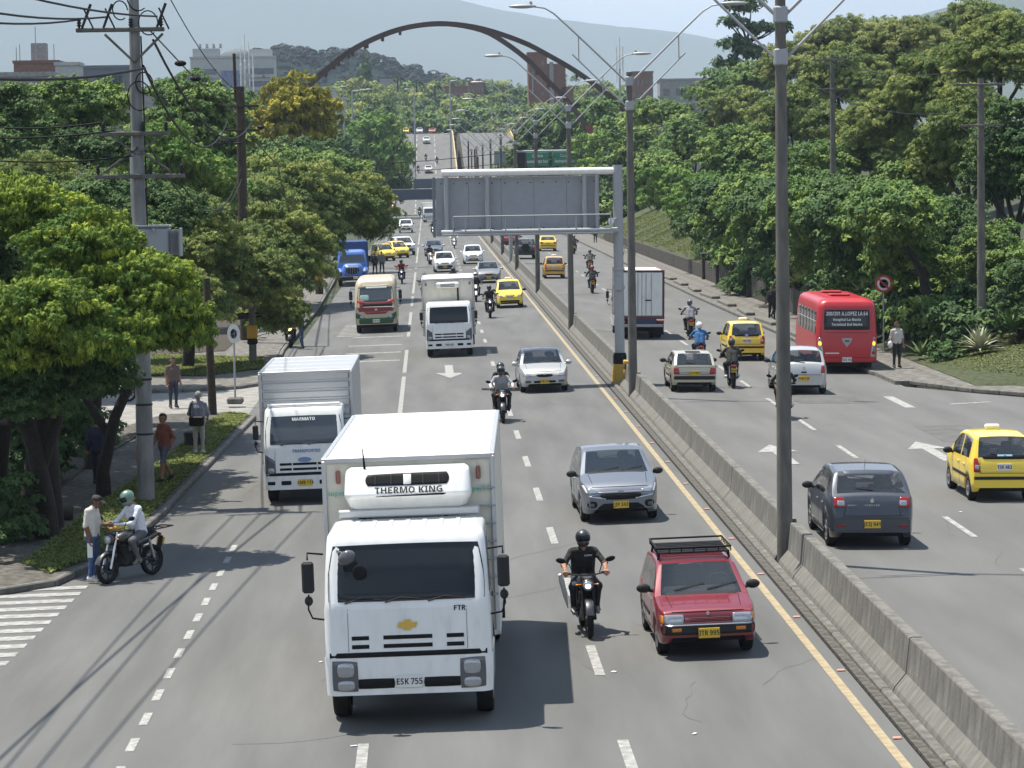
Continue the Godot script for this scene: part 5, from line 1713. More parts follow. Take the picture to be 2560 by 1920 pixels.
	drive(o, 8.1, -275.0, S)
	# --- on and around the flyover
	for k in [[rnd, -3.9, -650.0, 0.0, "white car low on the left lane of the flyover"], [rnd, 0.1, -668.0, 0.0, "white car in the middle lane high on the flyover"], [taxi, -5.0, -716.0, 0.0, "yellow taxi at the crest of the flyover, far left"], [rnd, -1.6, -722.0, 0.0, "white car at the crest of the flyover beside the taxi"],
			[saloon, 1.6, -718.0, 0.0, "orange car at the right of the flyover crest"], [rnd, 0.4, -606.0, 0.0, "white car at the foot of the flyover above the sign panel"], [suv, -5.2, -575.0, 0.0, "pale car low on the flyover beside the left railing"]]:
		o = dup(k[0], k[4], "taxi" if k[0] == taxi else "car")
		if k[4].begins_with("orange"):
			repaint(o, paint(0.55, 0.16, 0.07))
		o.transform = Transform3D(Basis(Vector3.RIGHT, 0.0), Vector3(k[1], ramp_y(k[2]) + 0.05, k[2]))
	for k in [[saloon, 15.6, -560.0, "dark grey car on the far ramp right of the flyover"], [rnd, 13.2, -570.0, "white car on the far ramp beside the dark grey car"]]:
		o = dup(k[0], k[3], "car")
		o.transform = Transform3D(Basis(Vector3.UP, PI), Vector3(k[1], ramp_y(k[2]) + 0.05, k[2]))
	for k in [[suv, -12.5, -500.0, "white van-like car under the trees left of the flyover"], [rnd, -10.6, -470.0, "white car parked under the trees left of the flyover foot"], [saloon, -9.2, -455.0, "pale car parked nearest the left trees by the flyover foot"]]:
		o = dup(k[0], k[3], "car")
		repaint(o, M.white)
		o.transform = Transform3D(Basis(Vector3.UP, 0.2), Vector3(k[1], -0.2, k[2]))
	trucks()

# ---------------------------------------------------------------- trucks and buses
func vloft(levels: Array, cnr := 5) -> MB:
	# stacked rounded rectangles: [y, half width, z front, z back, corner radius]
	var rows := []
	for l in levels:
		var hw: float = l[1]
		var r: float = minf(l[4], minf(hw, (l[2] - l[3]) / 2) * 0.98)
		var row := PackedVector3Array()
		var cs := [[hw - r, l[2] - r, 0.0], [-hw + r, l[2] - r, PI / 2], [-hw + r, l[3] + r, PI], [hw - r, l[3] + r, PI * 1.5]]
		for q in 4:
			for k in cnr + 1:
				var a: float = cs[q][2] + PI / 2 * k / cnr
				row.append(Vector3(cs[q][0] + cos(a) * r, l[0], cs[q][1] + sin(a) * r))
			var nx: Array = cs[(q + 1) % 4]
			var a0: float = cs[q][2] + PI / 2
			var p0: Vector3 = row[-1]
			var p1 := Vector3(nx[0] + cos(nx[2]) * r, l[0], nx[1] + sin(nx[2]) * r)
			for k in [0.2, 0.4, 0.6, 0.8]:
				row.append(p0.lerp(p1, k))
		row.append(row[0])
		rows.append(row)
	var m := MB.new()
	m.grid(rows, true, true)
	for e in [0, rows.size() - 1]:
		var c := Vector3.ZERO
		for p in rows[e]:
			c += p
		c /= rows[e].size()
		for k in rows[e].size() - 1:
			m.face([c, rows[e][k], rows[e][k + 1]], c + Vector3(0, 1.0 if e == 0 else -1.0, 0))
	return m

func truck_mirrors(o: Node3D, hw: float, y: float, z: float, s := 1.0) -> void:
	for g in [-1.0, 1.0]:
		var x: float = g * (hw + 0.18 * s)
		var a := MB.new()
		a.tube([Vector3(g * (hw - 0.03), y + 0.30 * s, z - 0.10), Vector3(x, y + 0.34 * s, z + 0.02), Vector3(x, y + 0.24 * s, z + 0.03)], 0.014, 6)
		a.tube([Vector3(x, y - 0.24 * s, z + 0.03), Vector3(x + g * 0.01, y - 0.45 * s, z + 0.03), Vector3(x - g * 0.04, y - 0.58 * s, z), Vector3(g * (hw - 0.03), y - 0.62 * s, z - 0.08)], 0.014, 6)
		obj("mirror_arm", a, M.black, o)
		var m := MB.new()
		m.rbox(Vector3(x, y, z + 0.04), Vector3(0.17, 0.44, 0.09) * s, 0.03)
		obj("side_mirror", m, M.plastic, o)
		var w := MB.new()
		w.ball(Vector3(x, y - 0.33 * s, z + 0.04), Vector3(0.06, 0.07, 0.05) * s)
		obj("wide_angle_mirror", w, M.plastic, o)

func cab(o: Node3D, d: Dictionary) -> Dictionary:
	# cab-over cab; z = 0 is the front of the bumper
	var W: float = d.W / 2
	var lv := [[d.y0, W * 0.985, -0.01, -d.len, 0.16], [d.y1, W, 0.0, -d.len, 0.16], [d.y1 + 0.02, W * 0.985, -0.015, -d.len, 0.14], [d.ws0 - 0.12, W * 0.985, -0.03, -d.len, 0.16], [d.ws0, W * 0.975, -0.05, -d.len, 0.17], [lerpf(d.ws0, d.ws1, 0.5), W * 0.965, -0.17, -d.len, 0.15], [d.ws1, W * 0.945, -0.32, -d.len, 0.15],
		[d.top - 0.06, W * 0.93, -0.38, -d.len, 0.15], [d.top - 0.02, W * 0.90, -0.44, -d.len + 0.02, 0.15], [d.top, W * 0.82, -0.56, -d.len + 0.08, 0.15]]
	var m := vloft(lv)
	obj("cab", m, d.paint, o)
	var F := Proj.new(m, 2, 1.0)
	var X := Proj.new(m, 0, 1.0)
	var Y := Proj.new(m, 0, -1.0)
	var a: float = d.ws0
	var b: float = d.ws1
	F.last = 0.0
	obj("windshield", F.patch([V2(-W * 0.95, a), V2(W * 0.95, a), V2(W * 0.885, b), V2(-W * 0.885, b)], 0.006, 0.06, 14, 6), d.get("glass", M.glass), o)
	for pr in [X, Y]:
		obj("side_window", pr.patch([V2(-1.30, a + 0.04), V2(-0.30, a + 0.04), V2(-0.50, b - 0.02), V2(-1.25, b - 0.02)], 0.006, 0.08, 8, 4), M.glass, o)
		obj("door_seam", pr.patch(rect(-1.42, (d.y1 + b) / 2, 0.007, (b - d.y1) / 2), 0.003, 0.0, 1, 5), M.black, o)
		obj("door_handle", pr.patch(rect(-1.25, a - 0.12, 0.09, 0.025), 0.02, 0.2), M.plastic, o)
	for k in d.wipers:
		var wp := MB.new()
		wp.tube([Vector3(k, a - 0.01, F.depth(k, a) + 0.02), Vector3(k + 0.22, a + 0.05, F.depth(k + 0.22, a + 0.05) + 0.025), Vector3(k + 0.52, a + 0.02, F.depth(k + 0.52, a + 0.02) + 0.02)], 0.012, 5)
		obj("wiper", wp, M.black, o)
	return {"F": F, "X": X, "Y": Y, "W": W}

func cargo_box(o: Node3D, d: Dictionary, m: Material) -> void:
	var bz: float = d.bz
	var b := MB.new()
	var t: float = 0.05
	var y0: float = d.by
	var y1: float = d.bh
	b.box(Vector3(0, (y0 + y1) / 2, bz - d.bl / 2), Vector3(d.bw - 0.04, y1 - y0 - 0.02, d.bl - 0.04))
	obj("cargo_box", b, m, o)
	var fr: Material = d.get("frame", M.alu)
	for g in [-1.0, 1.0]:
		for zz in [bz, bz - d.bl]:
			var e := MB.new()
			e.rbox(Vector3(g * (d.bw / 2 - t / 2), (y0 + y1) / 2, zz), Vector3(t + 0.02, y1 - y0, t + 0.02), 0.012)
			obj("corner_post", e, fr, o)
		for y in [y0, y1]:
			var e := MB.new()
			e.rbox(Vector3(g * (d.bw / 2 - t / 2), y, bz - d.bl / 2), Vector3(t + 0.03, t + 0.03, d.bl + 0.02), 0.012)
			obj("side_rail", e, fr, o)
	for zz in [bz, bz - d.bl]:
		for y in [y0, y1]:
			var e := MB.new()
			e.rbox(Vector3(0, y, zz), Vector3(d.bw - 0.06, t + 0.034, t + 0.024), 0.012)
			obj("cross_rail", e, fr, o)
	if d.get("ribs", 0):
		for k in d.ribs:
			var y := lerpf(y0, y1, (k + 0.5) / d.ribs)
			var e := MB.new()
			e.rbox(Vector3(0, y, bz - 0.012), Vector3(d.bw - 0.14, (y1 - y0) / d.ribs * 0.80, 0.05), 0.022)
			obj("front_panel", e, m, o)
	for g in [-1.0, 1.0]:
		var cnt: int = d.get("siders", 6)
		for k in cnt:
			var zz: float = bz - d.bl * (k + 0.5) / cnt
			var e := MB.new()
			e.rbox(Vector3(g * (d.bw / 2 - 0.012), (y0 + y1) / 2, zz), Vector3(0.03, y1 - y0 - 0.12, d.bl / cnt * 0.93), 0.01)
			obj("side_panel", e, m, o)
	# roof skin with low seams
	var k2 := int(d.bl / 1.2)
	for k in k2:
		var e := MB.new()
		e.rbox(Vector3(0, y1 + 0.005, bz - d.bl * (k + 0.5) / k2), Vector3(d.bw - 0.10, 0.03, d.bl / k2 - 0.015), 0.01)
		obj("roof_sheet", e, d.get("roof", m), o)

func chassis(o: Node3D, d: Dictionary) -> void:
	var m := MB.new()
	var back: float = d.bz - d.bl
	for g in [-1.0, 1.0]:
		m.box(Vector3(g * 0.38, d.r + 0.20, back / 2 - 0.2), Vector3(0.10, 0.22, -back - 0.4))
	m.box(Vector3(0, d.r + 0.02, -d.ax - 0.1), Vector3(d.W * 0.8, 0.18, 0.3))
	m.box(Vector3(0, d.r, back + d.ro), Vector3(d.W * 0.8, 0.22, 0.3))
	m.box(Vector3(0.70, d.r + 0.12, -d.ax - 1.7), Vector3(0.5, 0.42, 0.9))
	m.box(Vector3(-0.70, d.r + 0.12, -d.ax - 1.6), Vector3(0.5, 0.36, 0.7))
	m.box(Vector3(0, d.r + 0.25, -d.ax), Vector3(d.W * 0.72, 0.55, 1.6))
	obj("chassis", m, M.black, o)
	var hw: float = d.W / 2
	var rz: float = back + d.ro
	wheels(o, d.r, 0.24, [Vector3(hw - 0.16, d.r, -d.ax), Vector3(-hw + 0.16, d.r, -d.ax), Vector3(hw - 0.14, d.r, rz), Vector3(-hw + 0.14, d.r, rz), Vector3(hw - 0.42, d.r, rz), Vector3(-hw + 0.42, d.r, rz)], 1)
	for g in [-1.0, 1.0]:
		var f := MB.new()
		f.rbox(Vector3(g * (hw - 0.18), d.r + 0.05, rz - d.r - 0.18), Vector3(0.5, 0.55, 0.02), 0.005)
		obj("mud_flap", f, M.rubber, o)

func reefer(o: Node3D, bz: float, y0: float, y1: float, hw: float, words: String) -> void:
	# the cooling unit on the front wall of the box: white shell, dark fan grille, lower lip
	var h := y1 - y0
	var lv := [[y0, hw * 0.86, bz + 0.20, bz - 0.02, 0.10], [y0 + 0.05, hw * 0.93, bz + 0.27, bz - 0.02, 0.13], [y0 + h * 0.28, hw * 0.985, bz + 0.38, bz - 0.02, 0.14], [y0 + h * 0.36, hw, bz + 0.47, bz - 0.02, 0.14], [y0 + h * 0.44, hw, bz + 0.46, bz - 0.02, 0.14], [y0 + h * 0.86, hw * 0.985, bz + 0.30, bz - 0.02, 0.14], [y0 + h * 0.95, hw * 0.96, bz + 0.22, bz - 0.02, 0.14], [y1, hw * 0.90, bz + 0.10, bz - 0.02, 0.06]]
	var m := vloft(lv)
	var u := obj("cooling_unit", m, M.white, o)
	var F := Proj.new(m, 2, 1.0)
	F.last = bz + 0.5
	obj("fan_grille", F.patch([V2(-hw * 0.66, y0 + h * 0.60), V2(hw * 0.66, y0 + h * 0.60), V2(hw * 0.66, y0 + h * 0.88), V2(-hw * 0.66, y0 + h * 0.86)], 0.008, 0.12, 12, 4), M.black, u)
	obj("lip_slot", F.patch([V2(-hw * 0.55, y0 + h * 0.355), V2(hw * 0.62, y0 + h * 0.36), V2(hw * 0.60, y0 + h * 0.41), V2(-hw * 0.45, y0 + h * 0.37)], 0.006, 0.2, 12, 2), M.black, u)
	for k in [-0.5, -0.25, 0.25, 0.5]:
		obj("fan_bar", F.patch(rect(k * hw, y0 + h * 0.73, 0.012, h * 0.12), 0.014, 0.0, 1, 4), M.plastic, u)
	obj("centre_badge", F.patch(rect(0, y0 + h * 0.735, 0.055, h * 0.11), 0.018, 0.0, 2, 2), M.plate_w, u)
	text(words, h * 0.21, M.ink, u, Vector3(0.02, y0 + h * 0.50, F.depth(0, y0 + h * 0.47) + 0.012), Basis(Vector3.RIGHT, -0.40), "maker_lettering", 1.1)

func truck(d: Dictionary, label: String) -> Node3D:
	var o := thing("box_truck", label, "truck")
	var k := cab(o, d)
	var F: Proj = k.F
	var W: float = k.W
	chassis(o, d)
	cargo_box(o, d, d.boxm)
	truck_mirrors(o, W, (d.ws0 + d.ws1) / 2 - 0.02, -0.15, d.ms)
	var g: float = d.y1
	# panel gaps, grille slots, bumper
	obj("bumper_gap", F.patch(rect(0, g + 0.045, W * 0.93, 0.035), 0.008, 0.0, 14, 1), M.black, o)
	for x in [-1.0, 1.0]:
		obj("panel_seam", F.patch(rect(x * W * 0.70, (g + d.ws0) / 2, 0.005, (d.ws0 - g) / 2 - 0.09), 0.003, 0.0, 1, 4), M.galv, o)
	for r in [0, 1]:
		var y: float = g + 0.16 + 0.12 * r
		for s in d.slots:
			obj("grille_slot", F.patch(rect(s[0], y, s[1], 0.028), 0.006, 0.0, 5, 1), M.black, o)
	both(o, "headlight", F, d.hl, M.lamp_dark, 0.010, 0.08, 5, 5)
	for c in d.lens:
		both(o, "lens", F, c, M.lamp, 0.018, 0.3, 4, 3)
	for c in d.vents:
		obj("bumper_vent", F.patch(c, 0.008, 0.1, 6, 2), M.black, o)
	plate(o, F, d.py, d.words, d.pm, d.get("pw", 0.33), d.get("px", 0.0))
	if d.has("vent_text"):
		text(d.vent_text, 0.10, M.ink, o, Vector3(W * 0.62, d.ws0 - 0.12, F.depth(W * 0.62, d.ws0 - 0.12) + 0.004), Basis(), "model_lettering")
	# sun visor and roof strip
	if d.get("visor", false):
		var v := MB.new()
		v.rbox(Vector3(0, d.top + 0.05, -0.62), Vector3(W * 1.75, 0.06, 0.16), 0.02)
		obj("roof_visor", v, M.white, o)
	return o

func trucks() -> void:
	# nearest: large refrigerated truck
	var big := {"W": 2.36, "y0": 0.50, "y1": 1.02, "ws0": 1.80, "ws1": 2.57, "top": 2.74, "len": 1.95, "paint": M.white, "ax": 1.20, "r": 0.47, "ro": 2.0, "bz": -2.10, "by": 0.98, "bh": 3.58, "bw": 2.50, "bl": 7.2, "boxm": M.cream, "roof": M.white_matt, "ms": 1.0, "siders": 7,
		"slots": [[0.0, 0.34], [-0.66, 0.12], [0.66, 0.12]], "hl": [V2(0.71, 0.55), V2(1.07, 0.57), V2(1.07, 1.0), V2(0.71, 0.98)], "lens": [rect(0.88, 0.86, 0.12, 0.10), rect(0.88, 0.64, 0.12, 0.07)], "vents": [rect(-0.46, 0.66, 0.26, 0.07), rect(0.46, 0.66, 0.26, 0.07)],
		"py": 0.68, "words": "ESK 755", "pm": M.plate_w, "pw": 0.36, "vent_text": "FTR", "wipers": [-0.86, -0.30, 0.30], "visor": false}
	var o := truck(big, "large white refrigerated truck nearest the viewer, its white box and cooling unit over the cab")
	var gold := MB.new()
	gold.prism(bow(0.28), Transform3D(), 0.014)
	obj("badge", gold, M.gold, o).position = Vector3(0, 1.47, -0.012)
	reefer(o, -2.08, 2.86, 3.48, 0.92, "THERMO KING")
	# roof: ridges and the lip in front of the box
	for k in 7:
		var r := MB.new()
		r.rbox(Vector3(-0.72 + 0.24 * k, 2.735, -1.2), Vector3(0.09, 0.03, 0.95), 0.014)
		obj("roof_ridge", r, M.white, o)
	var lip := MB.new()
	lip.rbox(Vector3(0, 2.82, -1.86), Vector3(2.05, 0.12, 0.10), 0.02)
	obj("roof_deflector", lip, M.alu, o)
	var hose := MB.new()
	for x in [-0.72, -0.66, -0.58, 0.52]:
		hose.rod(Vector3(x, 2.92, -1.98), Vector3(x + 0.03, 2.45, -2.03), 0.03)
	obj("hose", hose, M.black, o)
	var rod := MB.new()
	rod.rod(Vector3(-0.62, 3.46, -1.9), Vector3(-0.64, 3.76, -1.92), 0.02, 0.006)
	obj("aerial", rod, M.black, o)
	var near_mirror := MB.new()
	near_mirror.ball(Vector3(-0.80, 2.44, 0.02), Vector3(0.13, 0.10, 0.07), Basis(Vector3(0, 0, 1), 0.5))
	near_mirror.rod(Vector3(-0.98, 2.50, -0.35), Vector3(-0.80, 2.48, 0.0), 0.016)
	obj("look_down_mirror", near_mirror, M.lamp_dark, o)
	var disc := MB.new()
	disc.ball(Vector3(-0.64, 2.22, -0.08), Vector3(0.10, 0.10, 0.02))
	obj("round_mirror", disc, M.black, o)
	for x in [-1.02, 1.02]:
		var mk := MB.new()
		mk.rbox(Vector3(x, 3.34, -2.06), Vector3(0.07, 0.20, 0.05), 0.02)
		obj("marker_lamp", mk, mat(0.25, 0.10, 0.08, 0.3), o)
	for k in 7:
		var st := MB.new()
		st.rbox(Vector3(1.14, 1.55 + 0.26 * k, -2.06), Vector3(0.24, 0.025, 0.05), 0.008)
		obj("ladder_rung", st, M.galv, o)
	for x in [-0.98, 1.02]:
		text("supetfrio", 0.09, mat(0.05, 0.35, 0.28, 0.6), o, Vector3(x, 3.10, -2.065), Basis(), "box_lettering")
	drive(o, -0.35, -38.85, -0.036)
	# aluminium box truck in the left lane
	var mid := {"W": 1.98, "y0": 0.36, "y1": 0.68, "ws0": 1.42, "ws1": 2.08, "top": 2.27, "len": 1.6, "paint": M.white, "ax": 1.05, "r": 0.38, "ro": 1.5, "bz": -1.75, "by": 0.85, "bh": 3.0, "bw": 2.25, "bl": 5.3, "boxm": M.alu, "roof": M.alu, "ms": 0.8, "ribs": 10, "siders": 8, "glass": M.glass2,
		"slots": [[0.0, 0.28], [-0.45, 0.14], [0.45, 0.14]], "hl": [V2(0.68, 0.74), V2(0.94, 0.74), V2(0.94, 1.22), V2(0.70, 1.05)], "lens": [rect(0.80, 0.82, 0.08, 0.06)], "vents": [rect(-0.45, 0.52, 0.12, 0.05), rect(0.45, 0.52, 0.12, 0.05), rect(-0.80, 0.52, 0.09, 0.04), rect(0.80, 0.52, 0.09, 0.04)],
		"py": 0.52, "words": "SMB 174", "pm": M.plate_y, "wipers": [-0.55, 0.10], "visor": true}
	var t2 := truck(mid, "white cab truck with ribbed bare aluminium box, left of the large refrigerated truck")
	text("TRANSPORTES", 0.10, mat(0.10, 0.16, 0.35, 0.6), t2, Vector3(0.05, 1.27, 0.0), Basis(), "cab_lettering")
	text("MARMATO", 0.11, M.white_matt, t2, Vector3(0.0, 2.0, -0.27), Basis(Vector3.RIGHT, -0.45), "windshield_lettering")
	var oval := MB.new()
	oval.prism(ring(0.16, 0.06), Transform3D(), 0.01)
	obj("badge", oval, mat(0.15, 0.25, 0.45, 0.4), t2).position = Vector3(0, 1.06, -0.02)
	drive(t2, -2.98, -66.45, -0.01)
	# middle refrigerated truck
	var m3 := D(mid, {"boxm": M.cream, "roof": M.white_matt, "bh": 3.18, "bw": 2.2, "bl": 4.6, "ribs": 0, "siders": 5, "paint": M.white, "glass": M.glass, "visor": false, "pm": M.plate_w, "words": "TMX 601", "py": 0.52})
	var t3 := truck(m3, "white refrigerated truck in the middle lane behind the aluminium box truck")
	var un := MB.new()
	un.rbox(Vector3(0, 2.93, -1.66), Vector3(1.0, 0.26, 0.20), 0.07)
	obj("cooling_unit", un, M.white, t3)
	for k in 3:
		var sl := MB.new()
		sl.rbox(Vector3(0, 2.87 + 0.06 * k, -1.555), Vector3(0.6, 0.022, 0.02), 0.004)
		obj("vent_slat", sl, M.plastic, t3)
	var pipe := MB.new()
	pipe.rod(Vector3(0.42, 2.82, -1.70), Vector3(0.42, 2.2, -1.70), 0.035)
	obj("hose", pipe, M.black, t3)
	for x in [-0.92, 0.92]:
		var mk := MB.new()
		mk.rbox(Vector3(x, 2.98, -1.72), Vector3(0.08, 0.12, 0.04), 0.015)
		obj("marker_lamp", mk, mat(0.3, 0.1, 0.08, 0.3), t3)
	drive(t3, 0.84, -117.1, -0.012)
	# truck going away, dark red frame and white doors
	var red := mat(0.10, 0.02, 0.025, 0.45)
	var m4 := D(mid, {"boxm": mat(0.16, 0.16, 0.17, 0.5), "roof": M.white_matt, "frame": red, "bh": 3.05, "bw": 2.0, "bl": 4.6, "ribs": 0, "siders": 4, "by": 0.95})
	var t4 := truck(m4, "box truck with white doors in a dark red frame, going away beyond the median")
	var zr := -1.75 - 4.6
	for g in [-1.0, 1.0]:
		var dr := MB.new()
		dr.rbox(Vector3(g * 0.46, 2.02, zr - 0.03), Vector3(0.90, 1.92, 0.05), 0.015)
		var dd := obj("rear_door", dr, M.white_matt, t4)
		for x in [0.18, 0.42]:
			var rd := MB.new()
			rd.rod(Vector3(g * x, 1.1, zr - 0.07), Vector3(g * x, 2.95, zr - 0.07), 0.014, -1.0, 6)
			obj("lock_rod", rd, M.galv, dd)
		var lt := MB.new()
		lt.rbox(Vector3(g * 0.85, 0.80, zr - 0.03), Vector3(0.30, 0.10, 0.05), 0.02)
		obj("taillight", lt, M.tail, t4)
	var hd := MB.new()
	hd.rbox(Vector3(-0.28, 1.75, zr - 0.09), Vector3(0.26, 0.05, 0.04), 0.01)
	obj("door_handle", hd, M.black, t4)
	var bar := MB.new()
	bar.rbox(Vector3(0, 0.62, zr - 0.02), Vector3(1.9, 0.14, 0.08), 0.02)
	obj("rear_bumper", bar, M.galv, t4)
	var bpl := MB.new()
	bpl.rbox(Vector3(0, 0.82, zr - 0.02), Vector3(1.3, 0.22, 0.04), 0.01)
	obj("tail_panel", bpl, mat(0.02, 0.03, 0.08, 0.5), t4)
	drive(t4, 9.45, -131.8, PI)
	# white van far away in the middle lane
	var m5 := D(mid, {"boxm": M.white_matt, "bh": 2.9, "bl": 4.2, "ribs": 0})
	var t5 := truck(m5, "small white box truck beyond the sign panel, half hidden by its end")
	drive(t5, 0.35, -430.0, 0.0)
	red_bus()
	painted_bus()
	blue_truck()

func bus_body(o: Node3D, W: float, H: float, L: float, m: Material, lean: float, y0 := 0.42) -> MB:
	var w := W / 2
	var b := vloft([[y0, w * 0.97, L / 2 - 0.03, -L / 2 + 0.05, 0.20], [y0 + 0.10, w, L / 2, -L / 2, 0.22], [0.95, w, L / 2 - 0.01, -L / 2, 0.22], [1.35, w, L / 2 - lean * 0.2, -L / 2 + 0.02, 0.22], [1.75, w * 0.985, L / 2 - lean * 0.55, -L / 2 + 0.05, 0.24], [H - 0.35, w * 0.955, L / 2 - lean, -L / 2 + 0.12, 0.26],
		[H - 0.17, w * 0.915, L / 2 - lean - 0.08, -L / 2 + 0.17, 0.28], [H - 0.06, w * 0.83, L / 2 - lean - 0.20, -L / 2 + 0.28, 0.3], [H, w * 0.66, L / 2 - lean - 0.45, -L / 2 + 0.5, 0.3]])
	obj("body", b, m, o)
	return b

func side_windows(o: Node3D, b: MB, L: float, y0: float, y1: float, cnt: int, z0: float, z1: float) -> void:
	for s in [1.0, -1.0]:
		var X := Proj.new(b, 0, s)
		X.last = 1.0
		for k in cnt:
			var c := lerpf(z0, z1, (k + 0.5) / cnt)
			var wn := obj("window", X.patch(rect(c, (y0 + y1) / 2, absf(z1 - z0) / cnt * 0.46, (y1 - y0) / 2), 0.006, 0.06, 4, 4), M.glass, o)
			obj("window_bar", X.patch(rect(c, lerpf(y0, y1, 0.55), absf(z1 - z0) / cnt * 0.46, 0.015), 0.014, 0.0, 4, 1), M.galv, wn)

func red_bus() -> void:
	var o := thing("bus", "red bus seen from behind at the right kerb with route lettering in its rear window", "bus")
	var m := paint(0.38, 0.008, 0.015)
	m.clearcoat = 0.35
	var L := 7.6
	var b := bus_body(o, 2.26, 2.78, L, m, 0.5)
	side_windows(o, b, L, 1.45, 2.30, 6, L / 2 - 1.0, -L / 2 + 0.35)
	var B := Proj.new(b, 2, -1.0)
	B.last = L / 2
	var rw := obj("rear_window", B.patch([V2(-0.86, 1.62), V2(0.86, 1.62), V2(0.84, 2.36), V2(-0.84, 2.36)], 0.008, 0.05, 10, 4), M.glass, o)
	var bk := Basis(Vector3.UP, PI) * Basis(Vector3.RIGHT, -0.13)
	for t in [["200/201 A.LOPEZ LA 64", 2.22, 0.20, 0.72], ["Hospital La María", 2.00, 0.13, 0.95], ["Terminal Del Norte", 1.82, 0.13, 0.95]]:
		text(t[0], t[2], M.plate_w, rw, Vector3(0, t[1], -B.depth(0, t[1]) - 0.012), bk, "route_lettering", t[3])
	both(o, "lamp_cluster", B, [V2(0.86, 0.62), V2(1.08, 0.62), V2(1.07, 1.34), V2(0.97, 1.34)], M.lamp, 0.012, 0.1, 5, 6)
	var lit := mat(0.9, 0.45, 0.05, 0.3)
	lit.emission_enabled = true
	lit.emission = Color(1.0, 0.55, 0.08)
	lit.emission_energy_multiplier = 2.2
	both(o, "indicator_lamp", B, rect(1.0, 1.12, 0.055, 0.075), lit, 0.022, 0.6, 4, 4)
	both(o, "reversing_lamp", B, rect(0.98, 0.78, 0.06, 0.07), M.tail, 0.022, 0.6, 4, 4)
	both(o, "top_lamp", B, rect(1.015, 1.27, 0.035, 0.04), M.tail, 0.022, 0.4, 4, 4)
	emblem(o, "badge", [V2(-0.19, 0.14), V2(0.19, 0.14), V2(0.17, 0.03), V2(0, -0.20), V2(-0.17, 0.03)], M.galv, Vector3(0, 1.18, -B.depth(0, 1.18) - 0.004), Basis(Vector3.UP, PI))
	emblem(o, "badge_centre", [V2(-0.09, 0.04), V2(0.09, 0.04), V2(0.08, -0.02), V2(-0.08, -0.02)], M.slate, Vector3(0, 1.20, -B.depth(0, 1.2) - 0.02), Basis(Vector3.UP, PI))
	obj("bumper_line", B.patch(rect(0, 0.60, 1.0, 0.008), 0.004, 0.0, 10, 1), M.black, o)
	obj("number_strip", B.patch(rect(0.55, 0.76, 0.26, 0.02), 0.008, 0.0, 5, 1), M.plate_w, o)
	obj("engine_hatch", B.patch(rect(0, 1.52, 0.80, 0.006), 0.004, 0.0, 10, 1), M.black, o)
	plate(o, B, 0.52, "TMZ 902", M.plate_w, 0.36)
	for zz in [1.4, -1.3]:
		var h := MB.new()
		h.rbox(Vector3(0, 2.82, zz), Vector3(0.75, 0.10, 0.80), 0.04, Basis(Vector3.RIGHT, 0.05))
		obj("roof_hatch", h, m, o)
	var un := MB.new()
	un.box(Vector3(0, 0.45, 0), Vector3(1.9, 0.35, L * 0.93))
	obj("underbody", un, M.black, o)
	wheels(o, 0.40, 0.24, [Vector3(0.98, 0.40, 2.4), Vector3(-0.98, 0.40, 2.4), Vector3(0.98, 0.40, -2.1), Vector3(-0.98, 0.40, -2.1)], 1)
	drive(o, 15.5, -107.6, PI - 0.025)

